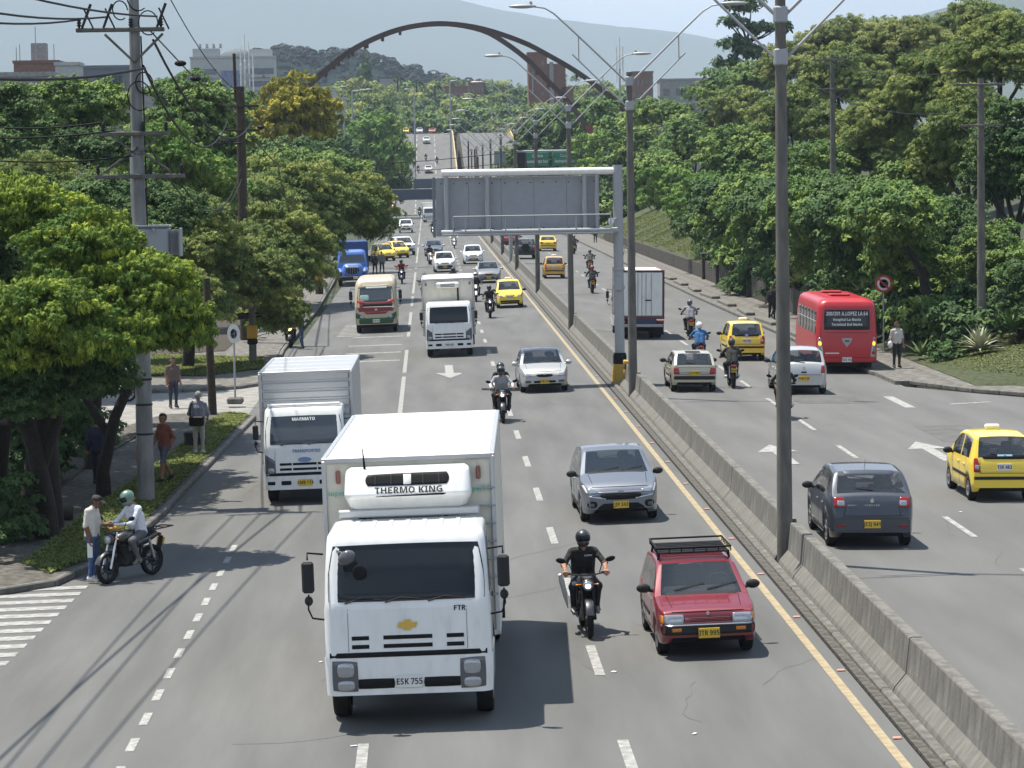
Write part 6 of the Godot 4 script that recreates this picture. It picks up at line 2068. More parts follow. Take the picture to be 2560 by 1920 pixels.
func painted_bus() -> void:
	var o := thing("bus", "small bus painted cream, maroon and green facing the viewer, white roof", "bus")
	var L := 6.8
	var b := bus_body(o, 2.05, 2.62, L, mat(0.42, 0.36, 0.25, 0.4), 0.45)
	side_windows(o, b, L, 1.45, 2.15, 5, L / 2 - 0.9, -L / 2 + 0.3)
	var F := Proj.new(b, 2, 1.0)
	F.last = L / 2
	var maroon := mat(0.17, 0.016, 0.018, 0.35)
	var green := mat(0.018, 0.07, 0.028, 0.4)
	obj("windshield", F.patch([V2(-0.90, 1.52), V2(0.90, 1.52), V2(0.84, 2.24), V2(-0.84, 2.24)], 0.008, 0.05, 12, 4), M.glass2, o)
	obj("maroon_band", F.patch([V2(-0.86, 1.05), V2(0.86, 1.05), V2(0.96, 1.50), V2(-0.96, 1.50)], 0.008, 0.1, 12, 4), maroon, o)
	obj("stripe", F.patch([V2(-0.66, 1.30), V2(0.80, 1.30), V2(0.88, 1.42), V2(-0.70, 1.42)], 0.014, 0.1, 10, 1), M.black, o)
	obj("cream_stripe", F.patch([V2(-0.6, 1.27), V2(0.9, 1.24), V2(0.9, 1.28), V2(-0.6, 1.29)], 0.014, 0.0, 10, 1), M.cream, o)
	obj("grille", F.patch([V2(-0.46, 0.93), V2(0.46, 0.93), V2(0.62, 1.05), V2(-0.62, 1.05)], 0.010, 0.1, 10, 2), maroon, o)
	obj("skirt", F.patch([V2(-0.98, 0.46), V2(0.98, 0.46), V2(0.97, 0.74), V2(-0.97, 0.74)], 0.012, 0.1, 12, 3), green, o)
	both(o, "green_flash", F, [V2(0.50, 0.72), V2(0.99, 0.72), V2(0.99, 1.02), V2(0.78, 0.92)], green, 0.010, 0.0, 5, 3)
	both(o, "red_flash", F, [V2(0.50, 1.46), V2(0.90, 1.50), V2(0.92, 1.66), V2(0.60, 1.58)], mat(0.40, 0.05, 0.03, 0.4), 0.016, 0.1, 6, 3)
	both(o, "headlight", F, rect(0.68, 0.80, 0.11, 0.07), M.lamp, 0.022, 0.5, 4, 4)
	emblem(o, "badge", ring(0.07, 0.08), M.chrome, Vector3(0, 1.12, F.depth(0, 1.12)))
	obj("dash_cloth", F.patch(rect(-0.55, 1.72, 0.22, 0.14), 0.012, 0.2, 4, 3), mat(0.20, 0.33, 0.30, 0.5), o)
	obj("destination_board", F.patch(rect(0.05, 2.20, 0.5, 0.035), 0.012, 0.0, 6, 1), M.plate_w, o)
	plate(o, F, 0.60, "TIS 419", M.plate_w, 0.34)
	var T := Proj.new(b, 1, 1.0)
	T.last = 2.6
	obj("white_roof_front", T.patch([V2(-0.84, L / 2 - 0.46), V2(0.84, L / 2 - 0.46), V2(0.78, L / 2 - 1.5), V2(-0.78, L / 2 - 1.5)], 0.012, 0.1, 8, 6), M.white_matt, o)
	for k in 5:
		var a := MB.new()
		a.rbox(Vector3(-0.56 + 0.28 * k, 2.62, L / 2 - 0.82), Vector3(0.03, 0.09, 0.05), 0.01)
		obj("marker_lamp", a, M.black, o)
	truck_mirrors(o, 1.02, 1.85, L / 2 - 0.25, 1.0)
	var un := MB.new()
	un.box(Vector3(0, 0.45, 0), Vector3(1.75, 0.35, L * 0.93))
	obj("underbody", un, M.black, o)
	wheels(o, 0.38, 0.22, [Vector3(0.88, 0.38, 2.35), Vector3(-0.88, 0.38, 2.35), Vector3(0.88, 0.38, -2.0), Vector3(-0.88, 0.38, -2.0)], 1)
	drive(o, -2.55, -140.3, 0.0)

func blue_truck() -> void:
	var o := thing("bonneted_truck", "blue bonneted truck with round-nosed grille under the left trees", "truck")
	var m := paint(0.03, 0.12, 0.42)
	var hood := vloft([[0.75, 0.80, 0.0, -1.6, 0.25], [1.0, 0.78, 0.02, -1.6, 0.28], [1.35, 0.70, -0.02, -1.6, 0.30], [1.50, 0.62, -0.12, -1.6, 0.3], [1.58, 0.48, -0.3, -1.6, 0.3]])
	obj("hood", hood, m, o)
	var c := vloft([[0.8, 1.05, -1.5, -3.2, 0.12], [1.5, 1.05, -1.5, -3.2, 0.14], [2.25, 0.95, -1.85, -3.2, 0.2], [2.42, 0.88, -2.0, -3.15, 0.2], [2.5, 0.7, -2.2, -3.0, 0.2]])
	obj("cab", c, m, o)
	var F := Proj.new(c, 2, 1.0)
	F.last = -1.6
	obj("windshield", F.patch([V2(-0.92, 1.58), V2(0.92, 1.58), V2(0.82, 2.16), V2(-0.82, 2.16)], 0.008, 0.08, 10, 4), M.glass2, o)
	var H := Proj.new(hood, 2, 1.0)
	obj("grille", H.patch([V2(-0.40, 0.86), V2(0.40, 0.86), V2(0.48, 1.32), V2(-0.48, 1.32)], 0.012, 0.4, 8, 5), M.black, o)
	obj("grille_surround", H.patch([V2(-0.50, 1.30), V2(0.50, 1.30), V2(0.44, 1.40), V2(-0.44, 1.40)], 0.016, 0.3, 8, 2), M.chrome, o)
	for k in 5:
		obj("grille_bar", H.patch(rect(-0.32 + 0.16 * k, 1.09, 0.012, 0.19), 0.022, 0.0, 1, 5), M.galv, o)
	for g in [-1.0, 1.0]:
		var f := MB.new()
		f.ball(Vector3(g * 0.86, 0.98, -0.75), Vector3(0.26, 0.34, 0.72))
		obj("fender", f, m, o)
		var hlm := MB.new()
		hlm.ball(Vector3(g * 0.82, 1.02, -0.20), Vector3(0.17, 0.12, 0.16))
		obj("headlight", hlm, M.lamp, o)
		var mr := MB.new()
		mr.rbox(Vector3(g * 1.22, 1.85, -1.6), Vector3(0.18, 0.4, 0.1), 0.03)
		mr.rod(Vector3(g * 1.0, 1.9, -1.7), Vector3(g * 1.2, 1.9, -1.62), 0.02)
		obj("side_mirror", mr, M.black, o)
	var bp := MB.new()
	bp.rbox(Vector3(0, 0.58, 0.02), Vector3(2.1, 0.32, 0.26), 0.06)
	obj("bumper", bp, M.plastic, o)
	var cargo := MB.new()
	cargo.box(Vector3(0, 1.95, -6.2), Vector3(2.3, 2.1, 5.6))
	obj("cargo_box", cargo, mat(0.02, 0.05, 0.14, 0.6), o)
	var ch := MB.new()
	ch.box(Vector3(0, 0.7, -4.2), Vector3(0.9, 0.3, 8.0))
	obj("chassis", ch, M.black, o)
	plate(o, Proj.new(bp, 2, 1.0), 0.60, "SNK 380", M.plate_w, 0.34, 0.2)
	wheels(o, 0.48, 0.26, [Vector3(0.86, 0.48, -0.95), Vector3(-0.86, 0.48, -0.95), Vector3(0.92, 0.48, -7.2), Vector3(-0.92, 0.48, -7.2)], 1)
	drive(o, -5.2, -195.0, 0.03)

# ---------------------------------------------------------------- trees
func spray(leaves: int, wide: float, droop: float, lift: float, sd: int) -> MB:
	# a rosette of bent leaflets about one metre across
	var r := RandomNumberGenerator.new()
	r.seed = sd
	var m := MB.new()
	for k in leaves:
		var a := TAU * (k + r.randf_range(-0.3, 0.3)) / leaves * 1.618
		var d := Vector3(cos(a), 0, sin(a))
		var s := Vector3(-d.z, 0, d.x) * wide * r.randf_range(0.8, 1.2) * 0.5
		var l := r.randf_range(0.34, 0.56)
		var e := lift * r.randf_range(0.2, 1.2)
		var p0 := d * 0.04 + Vector3(0, r.randf_range(-0.08, 0.10), 0)
		var p1 := p0 + d * l * 0.55 + Vector3(0, e * l, 0)
		var p2 := p1 + d * l * 0.45 + Vector3(0, -droop * l * r.randf_range(0.6, 1.3), 0)
		var f := Vector3(0, 0.25 * wide, 0)
		m.quad(p0 - s * 0.35, p0 + s * 0.35, p1 + s - f, p1 - s - f)
		m.quad(p1 - s - f, p1 + s - f, p2 + s * 0.45, p2 - s * 0.45)
	return m

var leaf_kinds := {}
var total := 0

func tree_looks() -> void:
	var fine := spray(15, 0.15, 0.55, 0.5, 5).mesh(M.leaf)
	var hang := spray(13, 0.16, 1.2, 0.35, 6).mesh(M.leaf)
	var broad := spray(11, 0.24, 0.45, 0.5, 7).mesh(M.leaf)
	leaf_kinds = {
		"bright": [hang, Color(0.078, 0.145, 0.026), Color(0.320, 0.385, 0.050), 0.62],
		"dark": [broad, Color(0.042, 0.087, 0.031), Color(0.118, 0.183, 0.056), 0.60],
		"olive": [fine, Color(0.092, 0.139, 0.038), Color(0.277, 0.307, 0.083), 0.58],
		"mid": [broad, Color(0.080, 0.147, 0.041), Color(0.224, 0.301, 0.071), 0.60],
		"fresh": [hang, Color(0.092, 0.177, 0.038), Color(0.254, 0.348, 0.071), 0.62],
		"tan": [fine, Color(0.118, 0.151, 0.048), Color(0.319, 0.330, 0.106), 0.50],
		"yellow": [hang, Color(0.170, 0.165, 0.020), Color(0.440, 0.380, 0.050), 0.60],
	}

func canopy(masses: Array, kind: String, leaf: float, puff: float, r: RandomNumberGenerator, dense := 1.0) -> MultiMesh:
	# masses: [x, y, z, rx, ry, rz]; each is covered with flattened puffs of leaf sprays
	var look: Array = leaf_kinds[kind]
	var flat: float = look[3]
	var T: Array[Transform3D] = []
	var K: Array[Color] = []
	for ms in masses:
		var c := Vector3(ms[0], ms[1], ms[2])
		var q := Vector3(ms[3], ms[4], ms[5])
		var area := 12.6 * pow((pow(q.x * q.y, 1.6) + pow(q.x * q.z, 1.6) + pow(q.y * q.z, 1.6)) / 3.0, 1.0 / 1.6)
		var n := maxi(5, int(area / (puff * puff * 2.3)))
		for i in n:
			var t := (i + 0.5) / n
			var y := 1.0 - 1.72 * t
			var a := i * 2.39996 + r.randf() * 0.8
			var h := sqrt(maxf(0.0, 1.0 - y * y))
			var dir := Vector3(cos(a) * h, y, sin(a) * h)
			var pc := c + dir * q * r.randf_range(0.62, 0.98)
			var pr := puff * r.randf_range(0.65, 1.25)
			var tone := r.randf()
			var cnt := int(dense * 6.2 * pr * pr / (leaf * leaf) * r.randf_range(0.7, 1.1))
			for k in cnt:
				var v := Vector3(r.randfn(), r.randfn(), r.randfn()).normalized()
				if v.y < -0.25:
					v.y = -v.y * 0.6
				var p := pc + Vector3(v.x, v.y * flat, v.z) * pr * r.randf_range(0.62, 1.08)
				var up := (v + Vector3(0, 0.9, 0) + Vector3(r.randfn(), r.randfn(), r.randfn()) * 0.30).normalized()
				var b := Basis(Quaternion(Vector3.UP, up)) * Basis(Vector3.UP, r.randf() * TAU)
				T.append(Transform3D(b.scaled_local(Vector3.ONE * leaf * r.randf_range(0.6, 1.5)), p))
				var w := clampf(tone * 0.75 + r.randf_range(-0.2, 0.45), 0.0, 1.0)
				K.append((look[1] as Color).lerp(look[2], w * w))
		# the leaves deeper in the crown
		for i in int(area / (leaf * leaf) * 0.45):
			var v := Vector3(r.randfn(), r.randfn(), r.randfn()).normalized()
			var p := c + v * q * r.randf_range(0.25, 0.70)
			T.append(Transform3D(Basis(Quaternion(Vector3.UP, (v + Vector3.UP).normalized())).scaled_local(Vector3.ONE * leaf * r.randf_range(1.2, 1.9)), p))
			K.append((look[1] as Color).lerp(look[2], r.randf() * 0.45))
	var mm := MultiMesh.new()
	mm.transform_format = MultiMesh.TRANSFORM_3D
	mm.use_colors = true
	mm.mesh = look[0]
	mm.instance_count = T.size()
	for i in T.size():
		mm.set_instance_transform(i, T[i])
		mm.set_instance_color(i, K[i])
	total += T.size()
	return mm

func tree(label: String, kind: String, base: Vector3, masses: Array, leaf: float, puff: float, sd: int, group := "", dense := 1.0, thick := 0.22) -> Node3D:
	var r := RandomNumberGenerator.new()
	r.seed = sd
	var o := thing(kind.replace("mid", "leafy").replace("tan", "layered").replace("fresh", "fresh_green") + "_tree", label, "tree", base, group)
	var m := MB.new()
	var first := Vector3(masses[0][0], masses[0][1], masses[0][2]) - base
	var fork := Vector3(first.x * 0.35, maxf(0.8, (first.y - masses[0][4]) * 0.85), first.z * 0.35)
	m.tube([Vector3(0, -1.0, 0), Vector3(0.03, 0.1, 0), fork * 0.5 + Vector3(r.randf_range(-0.12, 0.12), 0, 0.05), fork], [thick * 1.5, thick * 1.2, thick, thick * 0.85], 10)
	for ms in masses:
		var c := Vector3(ms[0], ms[1], ms[2]) - base
		for k in 2:
			var e := c + Vector3(r.randf_range(-0.5, 0.5) * ms[3], r.randf_range(-0.1, 0.3) * ms[4], r.randf_range(-0.5, 0.5) * ms[5])
			var mid := fork.lerp(e, 0.5) + Vector3(0, -0.08 * fork.distance_to(e), 0)
			m.tube([fork + Vector3(0, -0.15, 0), mid, e], [thick * 0.6, thick * 0.38, thick * 0.12], 7)
	obj("trunk", m, M.bark, o)
	var cr := MultiMeshInstance3D.new()
	cr.name = "crown"
	var local := []
	for ms in masses:
		local.append([ms[0] - base.x, ms[1] - base.y, ms[2] - base.z, ms[3], ms[4], ms[5]])
	cr.multimesh = canopy(local, kind, leaf, puff, r, dense)
	cr.set_meta("kind", "stuff")
	o.add_child(cr)
	return o

func left_trees() -> void:
	tree_looks()
	var i := 0
	for t in left_list():
		var z: float = -t[3]
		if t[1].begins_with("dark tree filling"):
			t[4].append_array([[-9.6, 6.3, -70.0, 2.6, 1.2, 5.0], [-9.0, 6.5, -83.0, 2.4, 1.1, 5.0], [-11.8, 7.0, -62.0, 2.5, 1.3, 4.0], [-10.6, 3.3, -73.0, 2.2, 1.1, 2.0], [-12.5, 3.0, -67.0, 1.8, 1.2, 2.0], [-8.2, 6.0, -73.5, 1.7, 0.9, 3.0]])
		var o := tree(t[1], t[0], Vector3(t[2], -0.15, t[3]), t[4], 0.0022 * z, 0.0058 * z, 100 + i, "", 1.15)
		i += 1
	# extra dark trunks standing in the bed
	var n := 0
	for p in [[-9.3, -65.2, 0.20, 0.9], [-8.3, -60.6, 0.22, -0.8], [-7.95, -68.2, 0.16, 1.3], [-10.6, -72.0, 0.16, -0.6], [-9.0, -75.0, 0.20, 0.5]]:
		var o := thing("forked_tree", ["dark forked trunk at the far left of the planting bed", "dark leaning trunk at the kerb end of the planting bed", "slanting trunk right behind the utility pole", "slim trunk deep in the planting bed", "trunk at the back of the planting bed nearest the side street"][n], "tree", Vector3(p[0], -0.1, p[1]))
		var m := MB.new()
		m.tube([Vector3(0, -0.3, 0), Vector3(0, 0.6, 0), Vector3(p[3] * 0.25, 1.9, 0.1), Vector3(p[3] * 0.8, 3.4, 0)], [p[2] * 1.4, p[2], p[2] * 0.85, p[2] * 0.6], 10)
		m.tube([Vector3(p[3] * 0.15, 1.4, 0), Vector3(-p[3] * 0.35, 2.5, 0), Vector3(-p[3] * 0.9, 4.0, 0.2)], [p[2] * 0.7, p[2] * 0.55, p[2] * 0.3], 8)
		obj("trunk", m, M.bark, o)
		n += 1
	# low shrubs of the bed
	n = 0
	for p in [[-11.0, 0.5, -58.0, 1.3, 0.75], [-9.8, 0.4, -57.0, 0.8, 0.55], [-10.4, 0.6, -62.5, 1.0, 0.9], [-9.9, 0.4, -67.5, 0.8, 0.6], [-9.7, 0.45, -71.5, 0.7, 0.6], [-9.6, 0.45, -79.0, 0.8, 0.6], [-11.8, 0.7, -66.0, 1.1, 1.0]]:
		bush(["broad dark shrub at the lower left corner", "small shrub at the front of the planting bed", "tall shrub among the dark trunks", "shrub beside the log in the planting bed", "shrub behind the dark-clothed man", "shrub at the far end of the planting bed", "big shrub at the back of the planting bed"][n], "dark", p, 300 + n)
		n += 1
	agave_like("banana_plant", "broad-leaved plant under the trees beside the parked motorcyclist pair", Vector3(-8.3, -0.1, -132.0), 1.9, 11, mat(0.10, 0.17, 0.035, 0.5), 0.16, 51)

func bush(label: String, kind: String, p: Array, sd: int, leaf := 0.30) -> void:
	var r := RandomNumberGenerator.new()
	r.seed = sd
	var o := thing("shrub", label, "shrub", Vector3(p[0], 0, p[2]))
	var cr := MultiMeshInstance3D.new()
	cr.name = "foliage"
	cr.multimesh = canopy([[0, p[1], 0, p[3], p[4], p[3]]], kind, leaf, p[3] * 0.45, r)
	cr.set_meta("kind", "stuff")
	o.add_child(cr)
	var m := MB.new()
	m.tube([Vector3(0, -0.5, 0), Vector3(0.02, p[1] * 0.6, 0.0), Vector3(0.1, p[1], 0)], [0.06, 0.05, 0.02], 6)
	obj("stem", m, M.bark, o)

func agave_like(called: String, label: String, at: Vector3, size: float, leaves: int, m: Material, wide: float, sd: int) -> void:
	# a rosette of long pointed leaves, each a part
	var r := RandomNumberGenerator.new()
	r.seed = sd
	var o := thing(called, label, "plant", at)
	for k in leaves:
		var a := k * 2.39996
		var e := lerpf(1.35, 0.15, float(k) / leaves) + r.randf_range(-0.1, 0.1)
		var d := Vector3(cos(a) * cos(e), sin(e), sin(a) * cos(e))
		var s := Vector3(-sin(a), 0, cos(a)) * wide * 0.5
		var l := size * r.randf_range(0.75, 1.05)
		var lf := MB.new()
		var rows := []
		for i in 6:
			var t := i / 5.0
			var p := d * l * t + Vector3(0, -0.22 * l * t * t, 0)
			var w: Vector3 = s * [0.55, 0.9, 1.0, 0.8, 0.45, 0.02][i]
			var up := Vector3(-d.x * d.y, 1.0 - d.y * d.y, -d.z * d.y).normalized() * wide * 0.18
			rows.append(PackedVector3Array([p - w + up, p, p + w + up]))
		lf.grid(rows)
		obj("leaf", lf, m, o)

func right_trees() -> void:
	var i := 0
	for t in right_list():
		var z: float = -t[3]
		tree(t[1], t[0], Vector3(t[2], right_slope(t[2], t[3]), t[3]), t[4], 0.0021 * minf(z, 300.0), 0.0052 * z, 500 + i, "trees of the right-hand wood", 1.0)
		i += 1
	# the dark layered tree standing against the sky
	var ms := []
	for k in [[66.0, 33.2, 2.6, 1.1], [64.5, 30.6, 2.2, 0.8], [68.2, 29.6, 2.4, 0.9], [64.2, 27.4, 2.4, 0.9], [67.5, 26.2, 2.9, 1.0], [71.4, 29.8, 1.6, 0.7], [63.2, 24.6, 2.0, 0.8], [70.0, 24.0, 2.6, 1.0]]:
		ms.append([k[0] - 18.5, k[1] - 1.8, -420.0, k[2], k[3], k[2]])
	tree("dark layered tree standing alone against the sky above the right-hand wood", "dark", Vector3(48.0, 2.0, -420.0), ms, 1.1, 1.1, 777, "", 0.9, 0.35)
	for k in 6:
		var z := -114.0 - 13.0 * k
		tree("dark tree leaning over the retaining wall, %s from the bus" % ["first", "second", "third", "fourth", "fifth", "sixth"][k], "dark" if k % 2 else "mid", Vector3(20.6, 0.6, z), [[18.9, 5.4, z, 1.9, 1.5, 5.0], [20.0, 3.6, z - 4.0, 1.5, 1.4, 3.0]], 0.0030 * -z, 0.0058 * -z, 860 + k)
	# undergrowth over the wall and on the mound
	var r := RandomNumberGenerator.new()
	r.seed = 12
	var n := 0
	for k in 22:
		var z := -108.0 - 4.4 * k
		var x := 20.2 + r.randf_range(-0.4, 0.6)
		bush("%s shrub over the retaining wall, %s from the near end" % [["dark", "leafy"][k % 2], ["first", "second", "third", "fourth", "fifth", "sixth", "seventh", "eighth", "ninth", "tenth", "eleventh", "twelfth", "thirteenth", "fourteenth", "fifteenth", "sixteenth", "seventeenth", "eighteenth", "nineteenth", "twentieth", "twenty-first", "twenty-second"][k]], "dark" if k % 2 == 0 else "mid", [x, right_slope(x, z) + 1.1, z, r.randf_range(1.1, 1.7), r.randf_range(0.9, 1.5)], 900 + k, 0.45)
	var silver := mat(0.30, 0.31, 0.20, 0.5)
	agave_like("agave", "large pale spiky agave at the foot of the right-hand pole", Vector3(20.7, 0.55, -105.6), 1.35, 44, silver, 0.13, 61)
	agave_like("yucca", "tall green yucca tuft right of the pole with the yellow base", Vector3(22.2, 1.2, -107.0), 1.30, 48, mat(0.07, 0.14, 0.035, 0.5), 0.10, 62)
	agave_like("yucca", "smaller green tuft close behind the pale agave", Vector3(20.6, 1.0, -110.0), 1.1, 30, mat(0.10, 0.14, 0.06, 0.5), 0.09, 63)
	agave_like("fern", "arching fern under the trees behind the woman in white", Vector3(18.9, 0.2, -108.0), 1.0, 22, mat(0.10, 0.15, 0.04, 0.6), 0.10, 64)
	agave_like("palm_plant", "bright broad-leaved plant on the wall above the taxi beside the bus", Vector3(19.6, 1.5, -126.0), 1.6, 18, mat(0.14, 0.17, 0.06, 0.5), 0.22, 65)
	agave_like("palm_plant", "dark broad-leaved plant at the right edge beside the yucca", Vector3(23.6, 1.0, -108.5), 1.2, 26, mat(0.05, 0.09, 0.03, 0.5), 0.14, 66)
	for k in [[20.2, 0.5, -112.5, 0.8, 0.6, "low dark bush at the foot of the round sign"], [24.4, 1.1, -110.5, 1.3, 1.0, "dark bush behind the yucca at the right edge"], [21.8, 1.4, -113.5, 1.4, 1.3, "tall dark bush behind the right-hand pole"], [19.5, 0.4, -106.2, 0.7, 0.45, "low bush between the woman in white and the agave"]]:
		bush(k[5], "dark", k, 950 + n, 0.30)
		n += 1

func far_trees() -> void:
	# a few crown shapes, copied along the belt of distant trees
	var i := 0
	for t in far_list():
		var z: float = -t[3]
		var b := Vector3(t[1], 0, t[3])
		tree("%s tree in the distant belt, %s" % [{"mid": "green", "dark": "dark green", "olive": "olive green", "fresh": "bright green"}[t[0]], ("%s row, %s from the left" % [["back", "second", "third", "front"][t[6]], nth(t[7])]) if t[6] < 4 else ("before the rows, %s from the left" % nth(t[7]))], t[0], b, [[t[1], t[2], t[3], t[4], t[5], t[4]], [t[1] + t[4] * 0.5, t[2] - t[5] * 1.3, t[3] + 2.0, t[4] * 0.9, t[5] * 1.2, t[4]], [t[1] - t[4] * 0.5, t[2] - t[5] * 1.8, t[3] + 1.0, t[4] * 0.9, t[5] * 1.6, t[4]]], 0.0030 * z, 0.0042 * z, 1200 + i, "trees of the distant belt", 0.8, 0.4)
		i += 1
	var n := 0
	for p in [[-9.5, -985.0, 39.5], [-3.0, -990.0, 38.0], [3.4, -1000.0, 37.0]]:
		var o := thing("palm_tree", ["tall palm over the distant belt left of the flyover axis", "tall palm right beside the first one in the distant belt", "palm at the right of the distant palm group"][n], "palm", Vector3(p[0], 0, p[1]))
		var m := MB.new()
		m.tube([Vector3.ZERO, Vector3(0.3, p[2] * 0.5, 0), Vector3(0, p[2], 0)], [0.45, 0.35, 0.3], 8)
		obj("trunk", m, M.bark, o)
		var fm := mat(0.03, 0.05, 0.02, 0.9)
		fm.metallic_specular = 0.1
		for k in 14:
			var a := k * 2.39996
			var rows := []
			for q in 5:
				var t := q / 4.0
				var c := Vector3(cos(a) * 2.8 * t, p[2] + 1.6 * t * (1.0 + 0.4 * (k % 3)) - 3.0 * t * t, sin(a) * 2.8 * t)
				var w := Vector3(-sin(a), 0.35, cos(a)) * 0.5 * (1.0 - absf(t - 0.45))
				rows.append(PackedVector3Array([c - w, c + Vector3(0, 0.12, 0), c + w]))
			var lf := MB.new()
			lf.grid(rows)
			obj("frond", lf, fm, o)
		n += 1

func left_list() -> Array:
	return [
		["bright", "bright green feathery tree overhanging the left pavement beside the utility pole", -8.4, -62, [[-8.5,6.8,-60,1.2,0.8,1.2], [-7.1,6,-59,1.4,1,1.4], [-5.7,5,-58,1.1,1,1.1], [-7.7,4.8,-57,1.4,0.9,1.4], [-5.2,4.5,-58,0.7,0.7,0.7], [-6.5,4.3,-57,1.1,0.6,1.1], [-8.5,4,-57,0.8,0.5,0.8]]],
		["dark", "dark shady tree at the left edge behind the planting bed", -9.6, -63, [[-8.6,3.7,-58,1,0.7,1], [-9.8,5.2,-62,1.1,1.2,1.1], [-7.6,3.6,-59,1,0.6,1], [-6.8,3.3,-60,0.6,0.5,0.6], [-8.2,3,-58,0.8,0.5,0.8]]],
		["olive", "broad olive tree beyond the transformer box, over the side street corner", -9.8, -114, [[-9.2,5,-112,2.2,1.8,2.2], [-7.6,3.4,-115,2.1,1.7,2.1], [-6.2,4,-120,2.2,2.2,2.2], [-9.5,2.7,-110,2,1.3,2], [-6.3,1.7,-118,1.2,1,1.2]]],
		["olive", "tree leaning over the left lane above the blue truck", -8.6, -168, [[-8.1,6.4,-165,3.2,2,3.2], [-5.4,5.7,-170,2.8,2,2.8], [-3.5,4.6,-172,1.6,1.6,1.6], [-7.4,4,-165,3,1.9,3], [-9.5,5.1,-160,2.6,2.1,2.6]]],
		["mid", "spreading tree behind the wooden pole, its top level with the yellow tree's foot", -9.5, -215, [[-9.9,7.8,-215,3.9,1.6,3.9], [-7.3,6.8,-220,2.9,1.8,2.9], [-12.7,7.1,-210,3.1,2.1,3.1]]],
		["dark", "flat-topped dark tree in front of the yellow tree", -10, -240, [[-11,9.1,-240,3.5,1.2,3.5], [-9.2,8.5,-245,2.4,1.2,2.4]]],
		["yellow", "yellow-leaved tree in the middle distance left of the arch foot", -12.4, -250, [[-11.8,13.7,-250,2.7,2.3,2.7], [-13,11.3,-250,3.1,2,3.1], [-9.8,11.9,-252,2.1,2.5,2.1]]],
		["mid", "tall green tree left of the wooden pole, seen over the olive trees", -14.2, -170, [[-14.3,12.2,-170,2.2,1.4,2.2], [-13.1,10.9,-172,2.5,1.7,2.5], [-15.3,10,-168,2.2,1.7,2.2], [-12.2,8.9,-170,2,1.4,2]]],
		["fresh", "fresh green tree right behind the grey utility pole", -12.6, -141, [[-13.2,8.5,-140,2.1,1.6,2.1], [-11.6,7.6,-142,2.1,1.4,2.1], [-10.5,6.6,-145,1.4,1.1,1.4]]],
		["mid", "round-topped tree behind the upper crossarm at the left", -16.7, -131, [[-16.6,11,-130,1.7,1.1,1.7], [-15.2,10.6,-132,1.7,1.3,1.7], [-17.5,9.6,-130,1.7,1.3,1.7]]],
		["olive", "dull olive tree low behind the left bright tree", -12, -101, [[-14,7.3,-100,1.8,1.1,1.8], [-12.2,6.8,-102,1.8,1,1.8], [-11.1,6.3,-104,1.5,1,1.5]]],
		["dark", "dark tree at the far left above the olive one", -16, -112, [[-16.4,9.9,-112,1.3,1.5,1.3], [-17,8.4,-110,1.6,1.6,1.6], [-13.8,8.6,-118,1.9,1,1.9]]],
		["mid", "tree crowns filling the gap behind the wooden pole", -17, -258, [[-17.7,13.4,-260,3,1.9,3], [-15.8,10.8,-255,2.5,2.1,2.5]]],
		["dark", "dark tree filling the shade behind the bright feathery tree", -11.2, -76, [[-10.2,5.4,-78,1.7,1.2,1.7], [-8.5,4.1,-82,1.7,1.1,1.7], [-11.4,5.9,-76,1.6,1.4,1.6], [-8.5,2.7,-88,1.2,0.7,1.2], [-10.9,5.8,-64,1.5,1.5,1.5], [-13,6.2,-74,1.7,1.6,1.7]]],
		["dark", "dark undergrowth tree at the back of the left pavement", -10.9, -70, [[-9.2,1.5,-72,0.7,0.7,0.7], [-9.4,1,-66,0.6,0.9,0.6], [-9,0.4,-60,0.6,0.9,0.6]]],
	]

